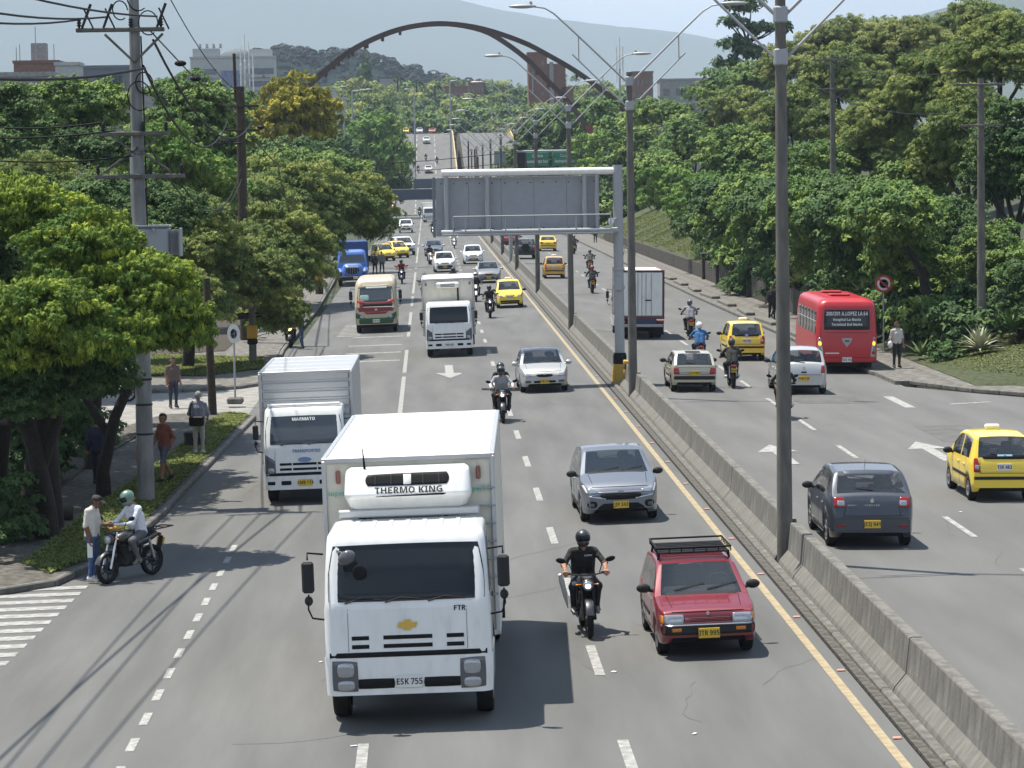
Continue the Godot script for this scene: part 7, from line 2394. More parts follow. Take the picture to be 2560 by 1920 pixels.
func right_list() -> Array:
	return [
		["mid", "leafy mid-green tree, lower slope of the right-hand wood, right edge", 23, -115, [[23,3.6,-115,1.5,1.8,1.5], [22.5,2.8,-117,1,1.2,1], [23.5,3,-113,1,1.2,1]]],
		["dark", "dark green tree, middle slope of the right-hand wood, right edge", 25.5, -122, [[25.5,8,-122,1.8,2.6,1.8], [24.9,6.9,-124,1.2,1.6,1.2], [26.2,7,-120,1.1,1.7,1.1]]],
		["mid", "leafy mid-green tree, lower slope of the right-hand wood, right part", 22.4, -122, [[22.4,2.4,-122,1.4,1.4,1.4], [21.9,1.7,-124,1,0.9,1], [22.9,2,-120,0.9,1,0.9]]],
		["dark", "dark green tree, lower slope of the right-hand wood, right edge, second from left", 22.9, -108, [[22.9,2.4,-108,0.9,1.6,0.9], [22.7,1.7,-110,0.6,1,0.6], [23,1.9,-106,0.6,1.1,0.6]]],
		["fresh", "fresh green drooping tree, lower slope of the right-hand wood, right part", 21.5, -140, [[21.5,3.8,-140,2.1,1.9,2.1], [20.5,2.9,-142,1.4,1.2,1.4], [22.5,3.1,-138,1.4,1.3,1.4]]],
		["mid", "leafy mid-green tree, middle slope of the right-hand wood, right part", 25, -146, [[25,5.5,-146,2.4,2.5,2.4], [23.9,4.4,-148,1.6,1.6,1.6], [26.1,4.6,-144,1.6,1.7,1.6]]],
		["olive", "olive tree, lower slope of the right-hand wood, centre", 20, -142, [[20,2.9,-142,1.8,1.6,1.8], [19.2,2.1,-144,1.2,1,1.2], [20.7,2.3,-140,1.1,1.1,1.1]]],
		["olive", "olive tree, middle slope of the right-hand wood, right edge", 27.3, -142, [[27.3,8.8,-142,2.3,2.6,2.3], [26.3,7.7,-144,1.5,1.7,1.5], [28.2,7.8,-140,1.5,1.8,1.5]]],
		["dark", "dark green tree, lower slope of the right-hand wood, right part", 21.8, -134, [[21.8,1.7,-134,1.7,1.1,1.7], [21.1,1.2,-136,1.1,0.7,1.1], [22.5,1.4,-132,1.1,0.7,1.1]]],
		["dark", "dark green tree, lower slope of the right-hand wood, centre, leftmost", 19.7, -150, [[19.7,2,-150,1.7,1.6,1.7], [19,1.2,-152,1.1,1,1.1], [20.4,1.5,-148,1.1,1.1,1.1]]],
		["fresh", "fresh green drooping tree, lower slope of the right-hand wood, left part", 21, -175, [[21,3.5,-175,2.2,2,2.2], [19.9,2.6,-177,1.4,1.2,1.4], [22,2.8,-173,1.4,1.3,1.4]]],
		["mid", "leafy mid-green tree, middle slope of the right-hand wood, centre", 24.9, -182, [[24.9,6.6,-182,2.8,2.6,2.8], [23.5,5.5,-184,1.8,1.7,1.8], [26.2,5.6,-180,1.8,1.8,1.8]]],
		["olive", "olive tree, middle slope of the right-hand wood, right part", 29.4, -186, [[29.4,9.3,-186,3.1,2.9,3.1], [27.9,8,-188,2,1.8,2], [30.9,8.1,-184,2,2,2]]],
		["olive", "olive tree, upper slope of the right-hand wood, right part, second from left", 33, -182, [[33,12.4,-182,3,2.6,3], [31.5,11.4,-184,2,1.7,2], [34.4,11.4,-180,1.9,1.8,1.9]]],
		["mid", "leafy mid-green tree, middle slope of the right-hand wood, left part, second from left", 21, -192, [[21,4.6,-192,2.1,2,2.1], [19.9,3.7,-194,1.4,1.3,1.4], [22,3.9,-190,1.4,1.4,1.4]]],
		["olive", "olive tree, upper slope of the right-hand wood, right edge, second from left", 35, -172, [[35,14.3,-172,2.8,2.5,2.8], [33.8,13.4,-174,1.8,1.6,1.8], [36.2,13.3,-170,1.8,1.7,1.8]]],
		["fresh", "fresh green drooping tree, middle slope of the right-hand wood, left part", 22.7, -232, [[22.7,5,-232,2.6,2.1,2.6], [21.4,4,-234,1.7,1.3,1.7], [24,4.2,-230,1.7,1.5,1.7]]],
		["mid", "leafy mid-green tree, middle slope of the right-hand wood, left part, third from left", 26.4, -236, [[26.4,8.5,-236,3,2.5,3], [24.9,7.5,-238,1.9,1.6,1.9], [27.9,7.6,-234,1.9,1.7,1.9]]],
		["olive", "olive tree, upper slope of the right-hand wood, centre, leftmost", 31.7, -242, [[31.7,11.8,-242,3.4,2.9,3.4], [30,10.7,-244,2.2,1.8,2.2], [33.4,10.7,-240,2.2,1.9,2.2]]],
		["olive", "olive tree, upper slope of the right-hand wood, centre, second from left", 36.4, -244, [[36.4,15,-244,3.7,2.7,3.7], [34.5,13.9,-246,2.4,1.7,2.4], [38.3,13.9,-242,2.4,1.9,2.4]]],
		["tan", "tan-green layered tree, upper slope of the right-hand wood, right part", 42, -246, [[42,17.8,-246,3.8,2.4,3.8], [40.1,16.8,-248,2.5,1.5,2.5], [43.9,16.8,-244,2.4,1.7,2.4]]],
		["fresh", "fresh green drooping tree, middle slope of the right-hand wood, far end", 21.9, -252, [[21.9,5.8,-252,2.3,2,2.3], [20.7,4.9,-254,1.5,1.2,1.5], [23,5.1,-250,1.5,1.4,1.5]]],
		["mid", "leafy mid-green tree, middle slope of the right-hand wood, far end, second from left", 24.5, -300, [[24.5,7.2,-300,2.9,2.4,2.9], [22.9,6.2,-302,1.9,1.5,1.9], [26,6.3,-298,1.9,1.6,1.9]]],
		["mid", "leafy mid-green tree, middle slope of the right-hand wood, left part, leftmost", 29.6, -312, [[29.6,10.4,-312,3.5,2.9,3.5], [27.7,9.2,-314,2.3,1.8,2.3], [31.4,9.3,-310,2.2,2,2.2]]],
		["olive", "olive tree, upper slope of the right-hand wood, left part", 34.8, -312, [[34.8,13.7,-312,3.5,2.5,3.5], [32.9,12.7,-314,2.3,1.5,2.3], [36.6,12.7,-310,2.2,1.7,2.2]]],
		["tan", "tan-green layered tree, upper slope of the right-hand wood, centre, leftmost", 42.3, -322, [[42.3,19.3,-322,3.6,2.5,3.6], [40.4,18.3,-324,2.3,1.6,2.3], [44.1,18.2,-320,2.3,1.7,2.3]]],
		["tan", "tan-green layered tree, upper slope of the right-hand wood, centre, second from left", 47.3, -324, [[47.3,21.9,-324,3.8,2.1,3.8], [45.3,21.1,-326,2.5,1.3,2.5], [49.3,21,-322,2.5,1.5,2.5]]],
		["olive", "olive tree, upper slope of the right-hand wood, right edge, leftmost", 58.6, -300, [[58.6,22.6,-300,3.8,2,3.8], [56.8,21.9,-302,2.5,1.2,2.5], [60.4,21.7,-298,2.4,1.3,2.4]]],
		["mid", "leafy mid-green tree, middle slope of the right-hand wood, far end, leftmost", 26.4, -342, [[26.4,10.5,-342,2.9,2.2,2.9], [24.8,9.6,-344,1.9,1.4,1.9], [27.9,9.7,-340,1.8,1.5,1.8]]],
		["mid", "leafy mid-green tree, upper slope of the right-hand wood, far end", 29.4, -352, [[29.4,14.3,-352,2.9,1.8,2.9], [27.8,13.6,-354,1.9,1.2,1.9], [30.9,13.6,-350,1.9,1.3,1.9]]],
		["dark", "dark green tree, lower slope of the right-hand wood, left part, leftmost", 19.9, -200, [[19.9,3.7,-200,1.7,1.3,1.7], [19.1,3.1,-202,1.1,0.8,1.1], [20.7,3.2,-198,1.1,0.9,1.1]]],
		["dark", "dark green tree, lower slope of the right-hand wood, left part, second from left", 19.6, -165, [[19.6,1.1,-165,1.8,1.1,1.8], [18.8,0.5,-167,1.2,0.7,1.2], [20.5,0.7,-163,1.2,0.7,1.2]]],
		["dark", "dark green tree, lower slope of the right-hand wood, centre, second from left", 19.6, -132, [[19.6,1.4,-132,1.1,0.8,1.1], [19.3,1,-134,0.7,0.5,0.7], [20,1.2,-130,0.7,0.5,0.7]]],
		["olive", "olive tree, upper slope of the right-hand wood, right part, leftmost", 53.1, -330, [[53.1,22.4,-330,3.7,1.9,3.7], [51.2,21.6,-332,2.4,1.2,2.4], [54.9,21.5,-328,2.4,1.3,2.4]]],
		["mid", "leafy mid-green tree, upper slope of the right-hand wood, left part, leftmost", 39.9, -380, [[39.9,18.1,-380,3.7,2.2,3.7], [37.9,17.2,-382,2.4,1.4,2.4], [41.8,17.2,-378,2.4,1.5,2.4]]],
		["mid", "leafy mid-green tree, upper slope of the right-hand wood, left part, second from left", 43.7, -370, [[43.7,19,-370,3.1,2.2,3.1], [42.1,18.1,-372,2,1.4,2], [45.2,18.1,-368,2,1.5,2]]],
		["fresh", "fresh green drooping tree, middle slope of the right-hand wood, centre", 21.4, -168, [[21.4,4.5,-168,1.6,1.3,1.6], [20.7,3.9,-170,1.1,0.8,1.1], [22.1,4,-166,1,0.9,1]]],
		["dark", "dark green tree, lower slope of the right-hand wood, right edge, leftmost", 24.7, -132, [[24.7,4.8,-132,1.3,1.4,1.3], [24.3,4.2,-134,0.8,0.9,0.8], [25,4.3,-130,0.8,0.9,0.8]]],
	]

func far_list() -> Array:
	# kind, then x, y, z, radius across, radius up
	return [
		["mid", -28.2, 31.3, -862.5, 3.8, 3.1, 0, 0],
		["olive", -22.6, 31.6, -867, 3.8, 3.1, 0, 1],
		["olive", -16.7, 30.9, -867.1, 5.5, 2.9, 0, 2],
		["olive", -12.5, 34.2, -1023.8, 4.2, 4.5, 0, 3],
		["mid", -6.1, 35.4, -1032.6, 5.4, 4.2, 0, 4],
		["olive", -0.3, 34.1, -1026.2, 4.5, 4, 0, 5],
		["olive", 7.7, 35.2, -1023.9, 6, 4.1, 0, 6],
		["olive", 14.1, 33.8, -1034.7, 5.9, 4.3, 0, 7],
		["dark", 20.5, 33.4, -1018.1, 6.2, 3.6, 0, 8],
		["olive", 27.9, 35.4, -1036, 5, 4.4, 0, 9],
		["dark", 34.2, 34.1, -1033.4, 4.7, 3.3, 0, 10],
		["dark", 34.9, 29.2, -862, 5.4, 2.8, 0, 11],
		["olive", 41.5, 30.5, -863.7, 4.8, 3.8, 0, 12],
		["olive", 47, 28.6, -846.6, 4.2, 2.6, 0, 13],
		["olive", 52.3, 29.8, -848.8, 4.1, 3.1, 0, 14],
		["olive", 59.9, 28.5, -866.2, 4, 3.3, 0, 15],
		["olive", -25.2, 24.8, -762.7, 4.8, 3.3, 1, 0],
		["dark", -19.1, 24.6, -750.9, 4.4, 2.6, 1, 1],
		["olive", -13.6, 24.7, -756.8, 3.5, 3.1, 1, 2],
		["olive", -10.4, 28, -926.7, 5.2, 4.4, 1, 3],
		["olive", -3.7, 28.9, -929.4, 4.5, 3.9, 1, 4],
		["dark", 4.3, 28.4, -937.3, 6.6, 4.4, 1, 5],
		["olive", 11.7, 27.4, -922.6, 5.4, 3.5, 1, 6],
		["olive", 18.1, 27.9, -924.5, 5.7, 3.9, 1, 7],
		["olive", 24.4, 28.4, -936.2, 4.5, 3.3, 1, 8],
		["dark", 31.4, 28.3, -935, 5.1, 3.4, 1, 9],
		["olive", 31.8, 24.5, -753.4, 4.1, 2.7, 1, 10],
		["mid", 37.3, 23, -748.8, 4.3, 3.3, 1, 11],
		["mid", 44.4, 23, -761.1, 5.3, 2.6, 1, 12],
		["mid", 50.8, 24.7, -768, 5.4, 3.2, 1, 13],
		["olive", -21.8, 20.4, -662.1, 4.4, 2.7, 2, 0],
		["olive", -17.1, 19.8, -664.2, 3.9, 3.2, 2, 1],
		["dark", -11.8, 19.5, -659.8, 4, 3.3, 2, 2],
		["olive", -8.2, 22, -825, 4.7, 3.9, 2, 3],
		["dark", -1.3, 23.3, -851.3, 5.7, 3.7, 2, 4],
		["olive", 5.5, 22.6, -834.7, 5.6, 3.8, 2, 5],
		["mid", 12.8, 23.1, -841.1, 6, 3.8, 2, 6],
		["mid", 19.7, 23, -835.7, 5.7, 3, 2, 7],
		["mid", 26.9, 21.8, -829.1, 4.3, 4.1, 2, 8],
		["olive", 26.7, 20, -666.5, 4.4, 2.5, 2, 9],
		["mid", 31.4, 19, -655.4, 4.6, 2.7, 2, 10],
		["olive", 36.9, 19.2, -663.4, 4.8, 2.5, 2, 11],
		["mid", 43.4, 20.2, -682.1, 4.9, 2.5, 2, 12],
		["olive", -17.3, 17.1, -597.4, 3.9, 2.7, 3, 0],
		["dark", -12.9, 16.3, -595.6, 3.8, 2.5, 3, 1],
		["olive", -10.4, 18.9, -765.1, 4.4, 3.7, 3, 2],
		["mid", -5.4, 19.8, -780.6, 5.6, 2.9, 3, 3],
		["mid", -0, 19.5, -773, 4.5, 3.6, 3, 4],
		["olive", 5.2, 18.2, -779.2, 5.2, 3.7, 3, 5],
		["dark", 10.9, 18.5, -771.8, 3.9, 3.2, 3, 6],
		["olive", 17.7, 17.9, -774.9, 4.2, 2.7, 3, 7],
		["mid", 23, 18.1, -783.8, 4.7, 3.1, 3, 8],
		["olive", 27.9, 17.6, -756.9, 3.9, 3.6, 3, 9],
		["olive", 27, 15.8, -608.3, 3.8, 2.7, 3, 10],
		["olive", 32, 16.5, -614.8, 2.8, 2.7, 3, 11],
		["mid", 35.5, 16.1, -586.5, 3.3, 2.2, 3, 12],
		["mid", 40, 15.7, -588.6, 4.2, 2, 3, 13],
		["mid", -15.9, 8.6, -440, 2.9, 2.5, 4, 0],
		["dark", -13.3, 10.7, -450, 3.3, 3.7, 4, 1],
		["dark", -11.3, 7.4, -455, 3, 2.2, 4, 2],
		["fresh", -8.3, 13.9, -470, 4, 3.2, 4, 3],
		["dark", -6.8, 8.9, -480, 2.8, 2.8, 4, 4],
		["olive", 16.1, 10.3, -520, 2.6, 1.7, 4, 5],
		["dark", 17.6, 13.3, -430, 3.5, 2.8, 4, 6],
		["dark", 21.5, 10.1, -440, 3.2, 2.2, 4, 7],
		["dark", 22, 14.1, -420, 3.4, 3.1, 4, 8],
		["fresh", 22.9, 9.7, -380, 2.8, 2.5, 4, 9],
		["mid", 24.9, 14.4, -400, 3.3, 3, 4, 10],
		["mid", 23.5, 5.4, -370, 2.4, 2.4, 4, 11],
		["mid", 26.1, 11.6, -390, 2.6, 2.9, 4, 12],
		["dark", 25, 7.8, -360, 2.7, 3, 4, 13],
		["mid", 25, 4.4, -345, 2.3, 2.3, 4, 14],
	]

# ---------------------------------------------------------------- hills and buildings
func ridge(called: String, pts: Array, z: float, deep: float, m: Material, rough: float, sd: int) -> void:
	var f := FastNoiseLite.new()
	f.seed = sd
	f.frequency = 3.0 / deep
	f.fractal_octaves = 5
	var rev := pts.duplicate()
	rev.reverse()
	var rows := []
	var xs := steps(pts[0][0], pts[-1][0], 140)
	for k in 26:
		var t := k / 25.0
		var row := PackedVector3Array()
		for x in xs:
			var top: float = profile(rev, x)
			var s := 1.0 - absf(t - 0.7) / 0.7 if t < 0.7 else 1.0 - (t - 0.7) / 0.3
			s = s * s * (3.0 - 2.0 * s) if t < 0.7 else s
			var zz := z + deep * (0.7 - t)
			var y := top * s + f.get_noise_2d(x, zz) * rough * minf(1.0, s * 3.0) * (0.35 + 0.65 * (1.0 - s))
			row.append(Vector3(x, y - 6.0 * (1.0 - s), zz))
		rows.append(row)
	var g := MB.new()
	g.grid(rows)
	struct(called, g, m)

func building(called: String, label: String, x0: float, x1: float, z: float, top: float, deep: float, m: Material, rows: int, cols: int, low: float, group := "", ww := 0.55, wh := 0.5) -> Node3D:
	var o := thing(called, label, "building", Vector3((x0 + x1) / 2, 0, z), group)
	var w := x1 - x0
	var b := MB.new()
	b.box(Vector3(0, top / 2, -deep / 2), Vector3(w, top, deep))
	obj("wall", b, m, o)
	b = MB.new()
	b.box(Vector3(0, top + 0.25, 0.02), Vector3(w + 0.3, 0.5, 0.4))
	b.box(Vector3(0, top + 0.25, -deep), Vector3(w + 0.3, 0.5, 0.4))
	b.box(Vector3(-w / 2, top + 0.251, -deep / 2), Vector3(0.4, 0.5, deep))
	b.box(Vector3(w / 2, top + 0.251, -deep / 2), Vector3(0.4, 0.5, deep))
	obj("parapet", b, m, o)
	var gm := MB.new()
	if rows * cols > 0:
		var cw := w / cols
		var ch := (top - low - 1.0) / rows
		gm.box(Vector3.ZERO, Vector3(cw * ww, ch * wh, 0.12))
		var me := gm.mesh()
		for r in rows:
			for c in cols:
				var q := obj("window", me, M.glass2, o)
				q.position = Vector3(-w / 2 + cw * (c + 0.5), low + ch * (r + 0.5), 0.03)
	return o

func backdrop() -> void:
	var far := mat(0.06, 0.075, 0.05, 0.9)
	ridge("mountain", [[-4200, 950], [-2152, 930], [-914, 860], [-382, 753], [49, 667], [257, 607], [420, 578], [592, 554], [798, 537], [890, 529], [1120, 491], [1408, 451], [2675, 397], [4200, 420]], -11000.0, 6500.0, far, 160.0, 5)
	ridge("mountain", [[500, 60], [763, 215], [859, 262], [928, 283], [994, 308], [1134, 345], [1900, 420], [2600, 380]], -5000.0, 2400.0, far, 60.0, 6)
	var hm := mat(0.014, 0.023, 0.022, 0.9)
	hm.metallic_specular = 0.0
	far.metallic_specular = 0.0
	ridge("hill", [[-330, 20], [-220, 38], [-144, 46], [-121, 60], [-102, 68], [-84, 70], [-72, 72], [-55, 70], [-38, 70], [-29, 68], [-16, 63], [-4, 60], [10, 56], [25, 53], [44, 47], [120, 40], [300, 25]], -1500.0, 420.0, hm, 3.0, 7)
	# trees that make the hill's outline
	var r := RandomNumberGenerator.new()
	r.seed = 21
	var look: Array = leaf_kinds_far()
	var mm := MultiMesh.new()
	mm.transform_format = MultiMesh.TRANSFORM_3D
	mm.use_colors = true
	mm.mesh = look[0]
	var T := []
	var rev := [[300, 25], [120, 40], [44, 47], [25, 53], [10, 56], [-4, 60], [-16, 63], [-29, 68], [-38, 70], [-55, 70], [-72, 72], [-84, 70], [-102, 68], [-121, 60], [-144, 46], [-220, 38], [-330, 20]]
	for k in 420:
		var x := r.randf_range(-200.0, 90.0)
		var y := profile(rev, x)
		var d := r.randf()
		var c := Vector3(x, y * (1.0 - 0.75 * d * d) + 0.5, -1500.0 + 200.0 * d)
		var s := r.randf_range(2.0, 4.2)
		for q in 26:
			var v := Vector3(r.randfn(), r.randfn(), r.randfn()).normalized()
			T.append(Transform3D(Basis(Quaternion(Vector3.UP, (v + Vector3.UP * 1.2).normalized())).scaled_local(Vector3.ONE * s * 0.8), c + v * s * Vector3(1.0, 0.8, 1.0)))
	mm.instance_count = T.size()
	for i in T.size():
		mm.set_instance_transform(i, T[i])
		mm.set_instance_color(i, Color(0.018, 0.028, 0.030) * r.randf_range(0.7, 1.3))
	var ht := MultiMeshInstance3D.new()
	ht.name = numbered("hill_forest")
	ht.multimesh = mm
	add_child(ht)
	tag(ht, "blue-green forest covering the hill behind the arch", "forest")
	ht.set_meta("kind", "stuff")
	# a cypress-like dark tree in front of the hill
	var cy := thing("cypress_tree", "tall dark cypress standing in front of the blue hill", "tree", Vector3(-18.7, 0, -900.0))
	var cm := MultiMeshInstance3D.new()
	cm.name = "crown"
	tree_looks()
	cm.multimesh = canopy([[0, 37.0, 0, 1.7, 7.2, 1.7]], "dark", 1.7, 1.2, r)
	cm.set_meta("kind", "stuff")
	cy.add_child(cm)
	var ct := MB.new()
	ct.rod(Vector3.ZERO, Vector3(0, 34.0, 0), 0.5, 0.2)
	obj("trunk", ct, M.bark, cy)
	# buildings
	var brick := rough_ground(Color(0.27, 0.125, 0.085), 0.85, 0.8, 4.0, 0.8, 0.0, 201)
	var pale := rough_ground(Color(0.50, 0.50, 0.49), 0.9, 0.9, 4.0, 0.8, 0.0, 202)
	var grey := rough_ground(Color(0.40, 0.39, 0.37), 0.8, 0.85, 4.0, 0.8, 0.0, 203)
	var o := building("brick_building", "brick tower block at the far left skyline with rooftop aerials", -72.0, -64.3, -500.0, 27.6, 10.0, brick, 4, 4, 15.0)
	var m := MB.new()
	m.box(Vector3(0.2, 29.5, -4.0), Vector3(2.6, 3.4, 3.0))
	obj("roof_house", m, grey, o)
	m = MB.new()
	for k in [[-3.0, 31.0], [-0.2, 34.0], [3.0, 31.0], [-3.6, 30.5]]:
		m.rod(Vector3(k[0], 27.0, -2.0), Vector3(k[0], k[1], -2.0), 0.08, -1.0, 5)
	obj("aerial", m, M.galv, o)
	building("concrete_building", "plain grey concrete building at the left edge over the trees", -47.5, -39.3, -300.0, 18.2, 12.0, grey, 0, 0, 10.0)
	building("white_building", "small white box-shaped building beside the brick tower block", -54.4, -51.0, -420.0, 24.0, 6.0, pale, 0, 0, 15.0)
	o = building("glass_building", "dark blue glass building left of the utility pole", -54.6, -46.0, -450.0, 24.6, 9.0, mat(0.10, 0.12, 0.15, 0.4), 3, 7, 16.0, "", 0.92, 0.9)
	building("low_building", "low tan building with roof vents over the left tree tops", -39.2, -31.8, -330.0, 17.0, 8.0, grey, 0, 0, 12.0)
	# hospital-like block
	o = building("white_building", "large pale block with blue glass centre and rounded roof hood, left of the hill", -62.5, -40.2, -760.0, 38.6, 12.0, pale, 0, 0, 12.0)
	for f in 6:
		for s in [[-9.4, 2.4], [-6.0, 3.6], [6.2, 4.2], [9.7, 2.6]]:
			m = MB.new()
			m.box(Vector3(s[0], 18.0 + 3.4 * f, 0.06), Vector3(s[1], 1.5, 0.3))
			obj("window_band", m, mat(0.10, 0.12, 0.15, 0.3), o)
			m = MB.new()
			m.box(Vector3(s[0], 16.6 + 3.4 * f, 0.3), Vector3(s[1] + 0.6, 0.5, 0.8))
			obj("floor_ledge", m, pale, o)
	for c in 4:
		for f in 7:
			m = MB.new()
			m.box(Vector3(-2.3 + 1.35 * c, 14.5 + 3.2 * f, 0.25), Vector3(1.25, 3.05, 0.5))
			obj("glass_panel", m, mat(0.09, 0.13, 0.26, 0.15), o)
	m = MB.new()
	m.lathe([[4.4, 38.6], [4.0, 39.8], [2.6, 40.8], [0.0, 41.2]], Vector3(1.0, 0, -4.0), Basis(), 18)
	obj("roof_dome", m, mat(0.10, 0.12, 0.13, 0.9), o)
	m = MB.new()
	m.box(Vector3(-7.0, 40.0, -3.0), Vector3(7.0, 2.4, 5.0))
	m.box(Vector3(7.5, 39.8, -4.0), Vector3(6.0, 2.2, 5.0))
	obj("roof_house", m, pale, o)
	for k in 4:
		m = MB.new()
		m.lathe([[0.3, 0], [0.5, 0.4], [0.2, 0.7], [0.4, 1.1]], Vector3(-8.5 + 1.8 * k, 41.3, -1.0), Basis(), 8)
		obj("roof_vent", m, M.galv, o)
	o = building("brick_building", "stepped brick apartment block right of the arch's second rib", 25.5, 30.2, -700.0, 36.0, 8.0, brick, 6, 2, 20.0, "", 0.3, 0.4)
	m = MB.new()
	m.box(Vector3(4.6, 16.8, -4.5), Vector3(4.6, 33.6, 8.0))
	m.box(Vector3(7.3, 13.9, -4.0), Vector3(3.0, 27.8, 7.0))
	obj("wing", m, brick, o)
	m = MB.new()
	m.box(Vector3(3.4, 24.0, -0.3), Vector3(1.0, 20.0, 0.4))
	obj("stair_strip", m, grey, o)
	var spec := [["long low brick building over the distant belt, right of the hill foot", 6.9, 15.0, -1000.0, 37.0, brick], ["brick house with a stepped roof beside the long low one", 15.4, 21.0, -1010.0, 39.0, brick], ["tan building low at the foot of the blue hill", -17.5, -8.0, -1100.0, 43.0, grey], ["small brick building at the left foot of the hill", -28.0, -22.0, -1050.0, 42.0, brick], ["pale low building behind the arch's left foot", -23.0, -19.6, -620.0, 25.4, pale], ["white flat roof just behind the yellow tree", -22.0, -16.8, -600.0, 23.0, pale],
		["long flat-roofed building over the right-hand wood's far end", 58.0, 74.0, -700.0, 29.0, grey], ["brick building between the brick block and the second lamp post", 46.0, 52.0, -900.0, 33.5, brick], ["brick building peeping over the far trees right of the arch", 60.0, 66.0, -820.0, 35.0, brick]]
	for s in spec:
		building("distant_building", s[0], s[1], s[2], s[3], s[4], 8.0, s[5], 3, 5, s[4] - 12.0, "", 0.5, 0.45)

func leaf_kinds_far() -> Array:
	return [spray(9, 0.4, 0.4, 0.4, 9).mesh(M.leaf_far)]

# ---------------------------------------------------------------- overhead cables
func cable(label: String, a: Vector3, b: Vector3, sag: float, r: float, group := "overhead cables") -> void:
	var pts := []
	for k in 17:
		var t := k / 16.0
		pts.append(a.lerp(b, t) + Vector3(0, -4.0 * sag * t * (1.0 - t), 0))
	var m := MB.new()
	m.tube(pts, r, 6, false)
	tag(obj("cable", m, M.cable), label, "cable", group)

func wires() -> void:
	var P := Vector3(-6.8, -0.13, -66.83)
	var Q := Vector3(-8.45, 0, -129.8)
	cable("thick upper cable from the top left corner to the pole's top arm", Vector3(-9.2, 10.6, -32.0), P + Vector3(-1.25, 11.4, 0), 0.5, 0.022)
	cable("second thick cable from the top left to the pole's top arm", Vector3(-8.9, 10.9, -32.0), P + Vector3(-0.65, 11.45, 0), 0.5, 0.022)
	cable("lowest thick cable sweeping from the top left corner past the pole", Vector3(-9.5, 9.7, -32.0), P + Vector3(0.24, 10.25, 0.0), 0.55, 0.03)
	cable("third thick cable from the top left to the right end of the top arm", Vector3(-8.5, 11.2, -32.0), P + Vector3(0.55, 11.45, 0), 0.4, 0.022)
	cable("thick cable from the utility pole sagging to the wooden pole, left one", P + Vector3(0.2, 10.3, 0), Q + Vector3(-0.6, 10.0, 0), 1.5, 0.032)
	cable("thick cable from the utility pole sagging to the wooden pole, right one", P + Vector3(0.45, 10.9, 0), Q + Vector3(0.6, 10.1, 0), 1.5, 0.03)
	cable("thin cable carrying two black weights toward the arch", P + Vector3(0.4, 11.1, 0), Vector3(-14.0, 17.5, -330.0), 3.4, 0.018)
	cable("thin guy cable from the pole top down to the wooden pole", P + Vector3(0.6, 12.4, 0), Q + Vector3(0.2, 11.3, 0), 0.6, 0.014)
	cable("upper thin cable leaving the picture at the left edge", P + Vector3(-0.8, 9.0, 0), Vector3(-12.5, 9.2, -67.0), 0.25, 0.018)
	cable("middle thin cable leaving the picture at the left edge", P + Vector3(-0.5, 8.8, 0), Vector3(-12.5, 8.8, -66.0), 0.2, 0.02)
	cable("lower thin cable leaving the picture at the left edge", P + Vector3(-0.1, 8.2, 0), Vector3(-12.5, 8.4, -66.0), 0.25, 0.018)
	cable("low cable from the pole's middle arm to the wooden pole", P + Vector3(0.7, 8.1, 0), Q + Vector3(0.0, 8.0, 0), 1.6, 0.02)
	cable("lowest cable from the pole's middle arm to the wooden pole", P + Vector3(0.3, 8.4, 0), Q + Vector3(0.0, 7.4, 0), 1.6, 0.02)
	cable("cable from the wooden pole running on along the left trees", Q + Vector3(0.3, 9.6, 0), Vector3(-10.0, 8.6, -260.0), 1.5, 0.03)
	cable("cable from the wooden pole dipping behind the yellow tree", Q + Vector3(0.6, 10.6, 0), Vector3(-10.5, 9.0, -280.0), 1.8, 0.026)
	cable("cable crossing over the flyover foot, upper one", Vector3(-13.0, 8.4, -300.0), Vector3(30.0, 13.2, -260.0), 1.4, 0.035)
	cable("cable crossing over the flyover foot, lower one", Vector3(-12.5, 7.6, -320.0), Vector3(24.0, 10.6, -300.0), 1.0, 0.03)
	cable("cable between the two right-hand poles, upper one", Vector3(20.6, 11.1, -107.4), Vector3(21.2, 13.3, -149.9), 0.5, 0.018)
	cable("cable between the two right-hand poles, lower one", Vector3(20.5, 9.5, -107.4), Vector3(21.0, 11.6, -149.9), 0.5, 0.018)
	cable("cable from the shaded right-hand pole into the wood, upper one", Vector3(21.2, 13.3, -149.9), Vector3(24.2, 11.6, -215.0), 0.7, 0.022)
	cable("cable from the shaded right-hand pole into the wood, lower one", Vector3(21.0, 11.6, -149.9), Vector3(24.2, 10.2, -215.0), 0.7, 0.022)
	cable("cable running from the right-hand pole out of the right edge", Vector3(22.0, 11.1, -107.4), Vector3(34.0, 11.0, -104.0), 0.3, 0.018)
	var n := 0
	for k in [[0.335, 0.12], [0.36, 0.12], [0.62, 0.10]]:
		var a := P + Vector3(0.4, 11.1, 0)
		var b := Vector3(-14.0, 17.5, -330.0)
		var t: float = [0.045, 0.075, 0.33][n]
		var p := a.lerp(b, t) + Vector3(0, -4.0 * 3.4 * t * (1.0 - t), 0)
		var m := MB.new()
		m.ball(p, Vector3(0.16, 0.08, 0.12) * (1.0 + 1.2 * t))
		tag(obj("cable_weight", m, M.black), ["black weight on the thin cable, nearest the utility pole", "second black weight on the thin cable", "black weight on the thin cable before the arch foot"][n], "cable weight", "weights on the thin cable")
		n += 1

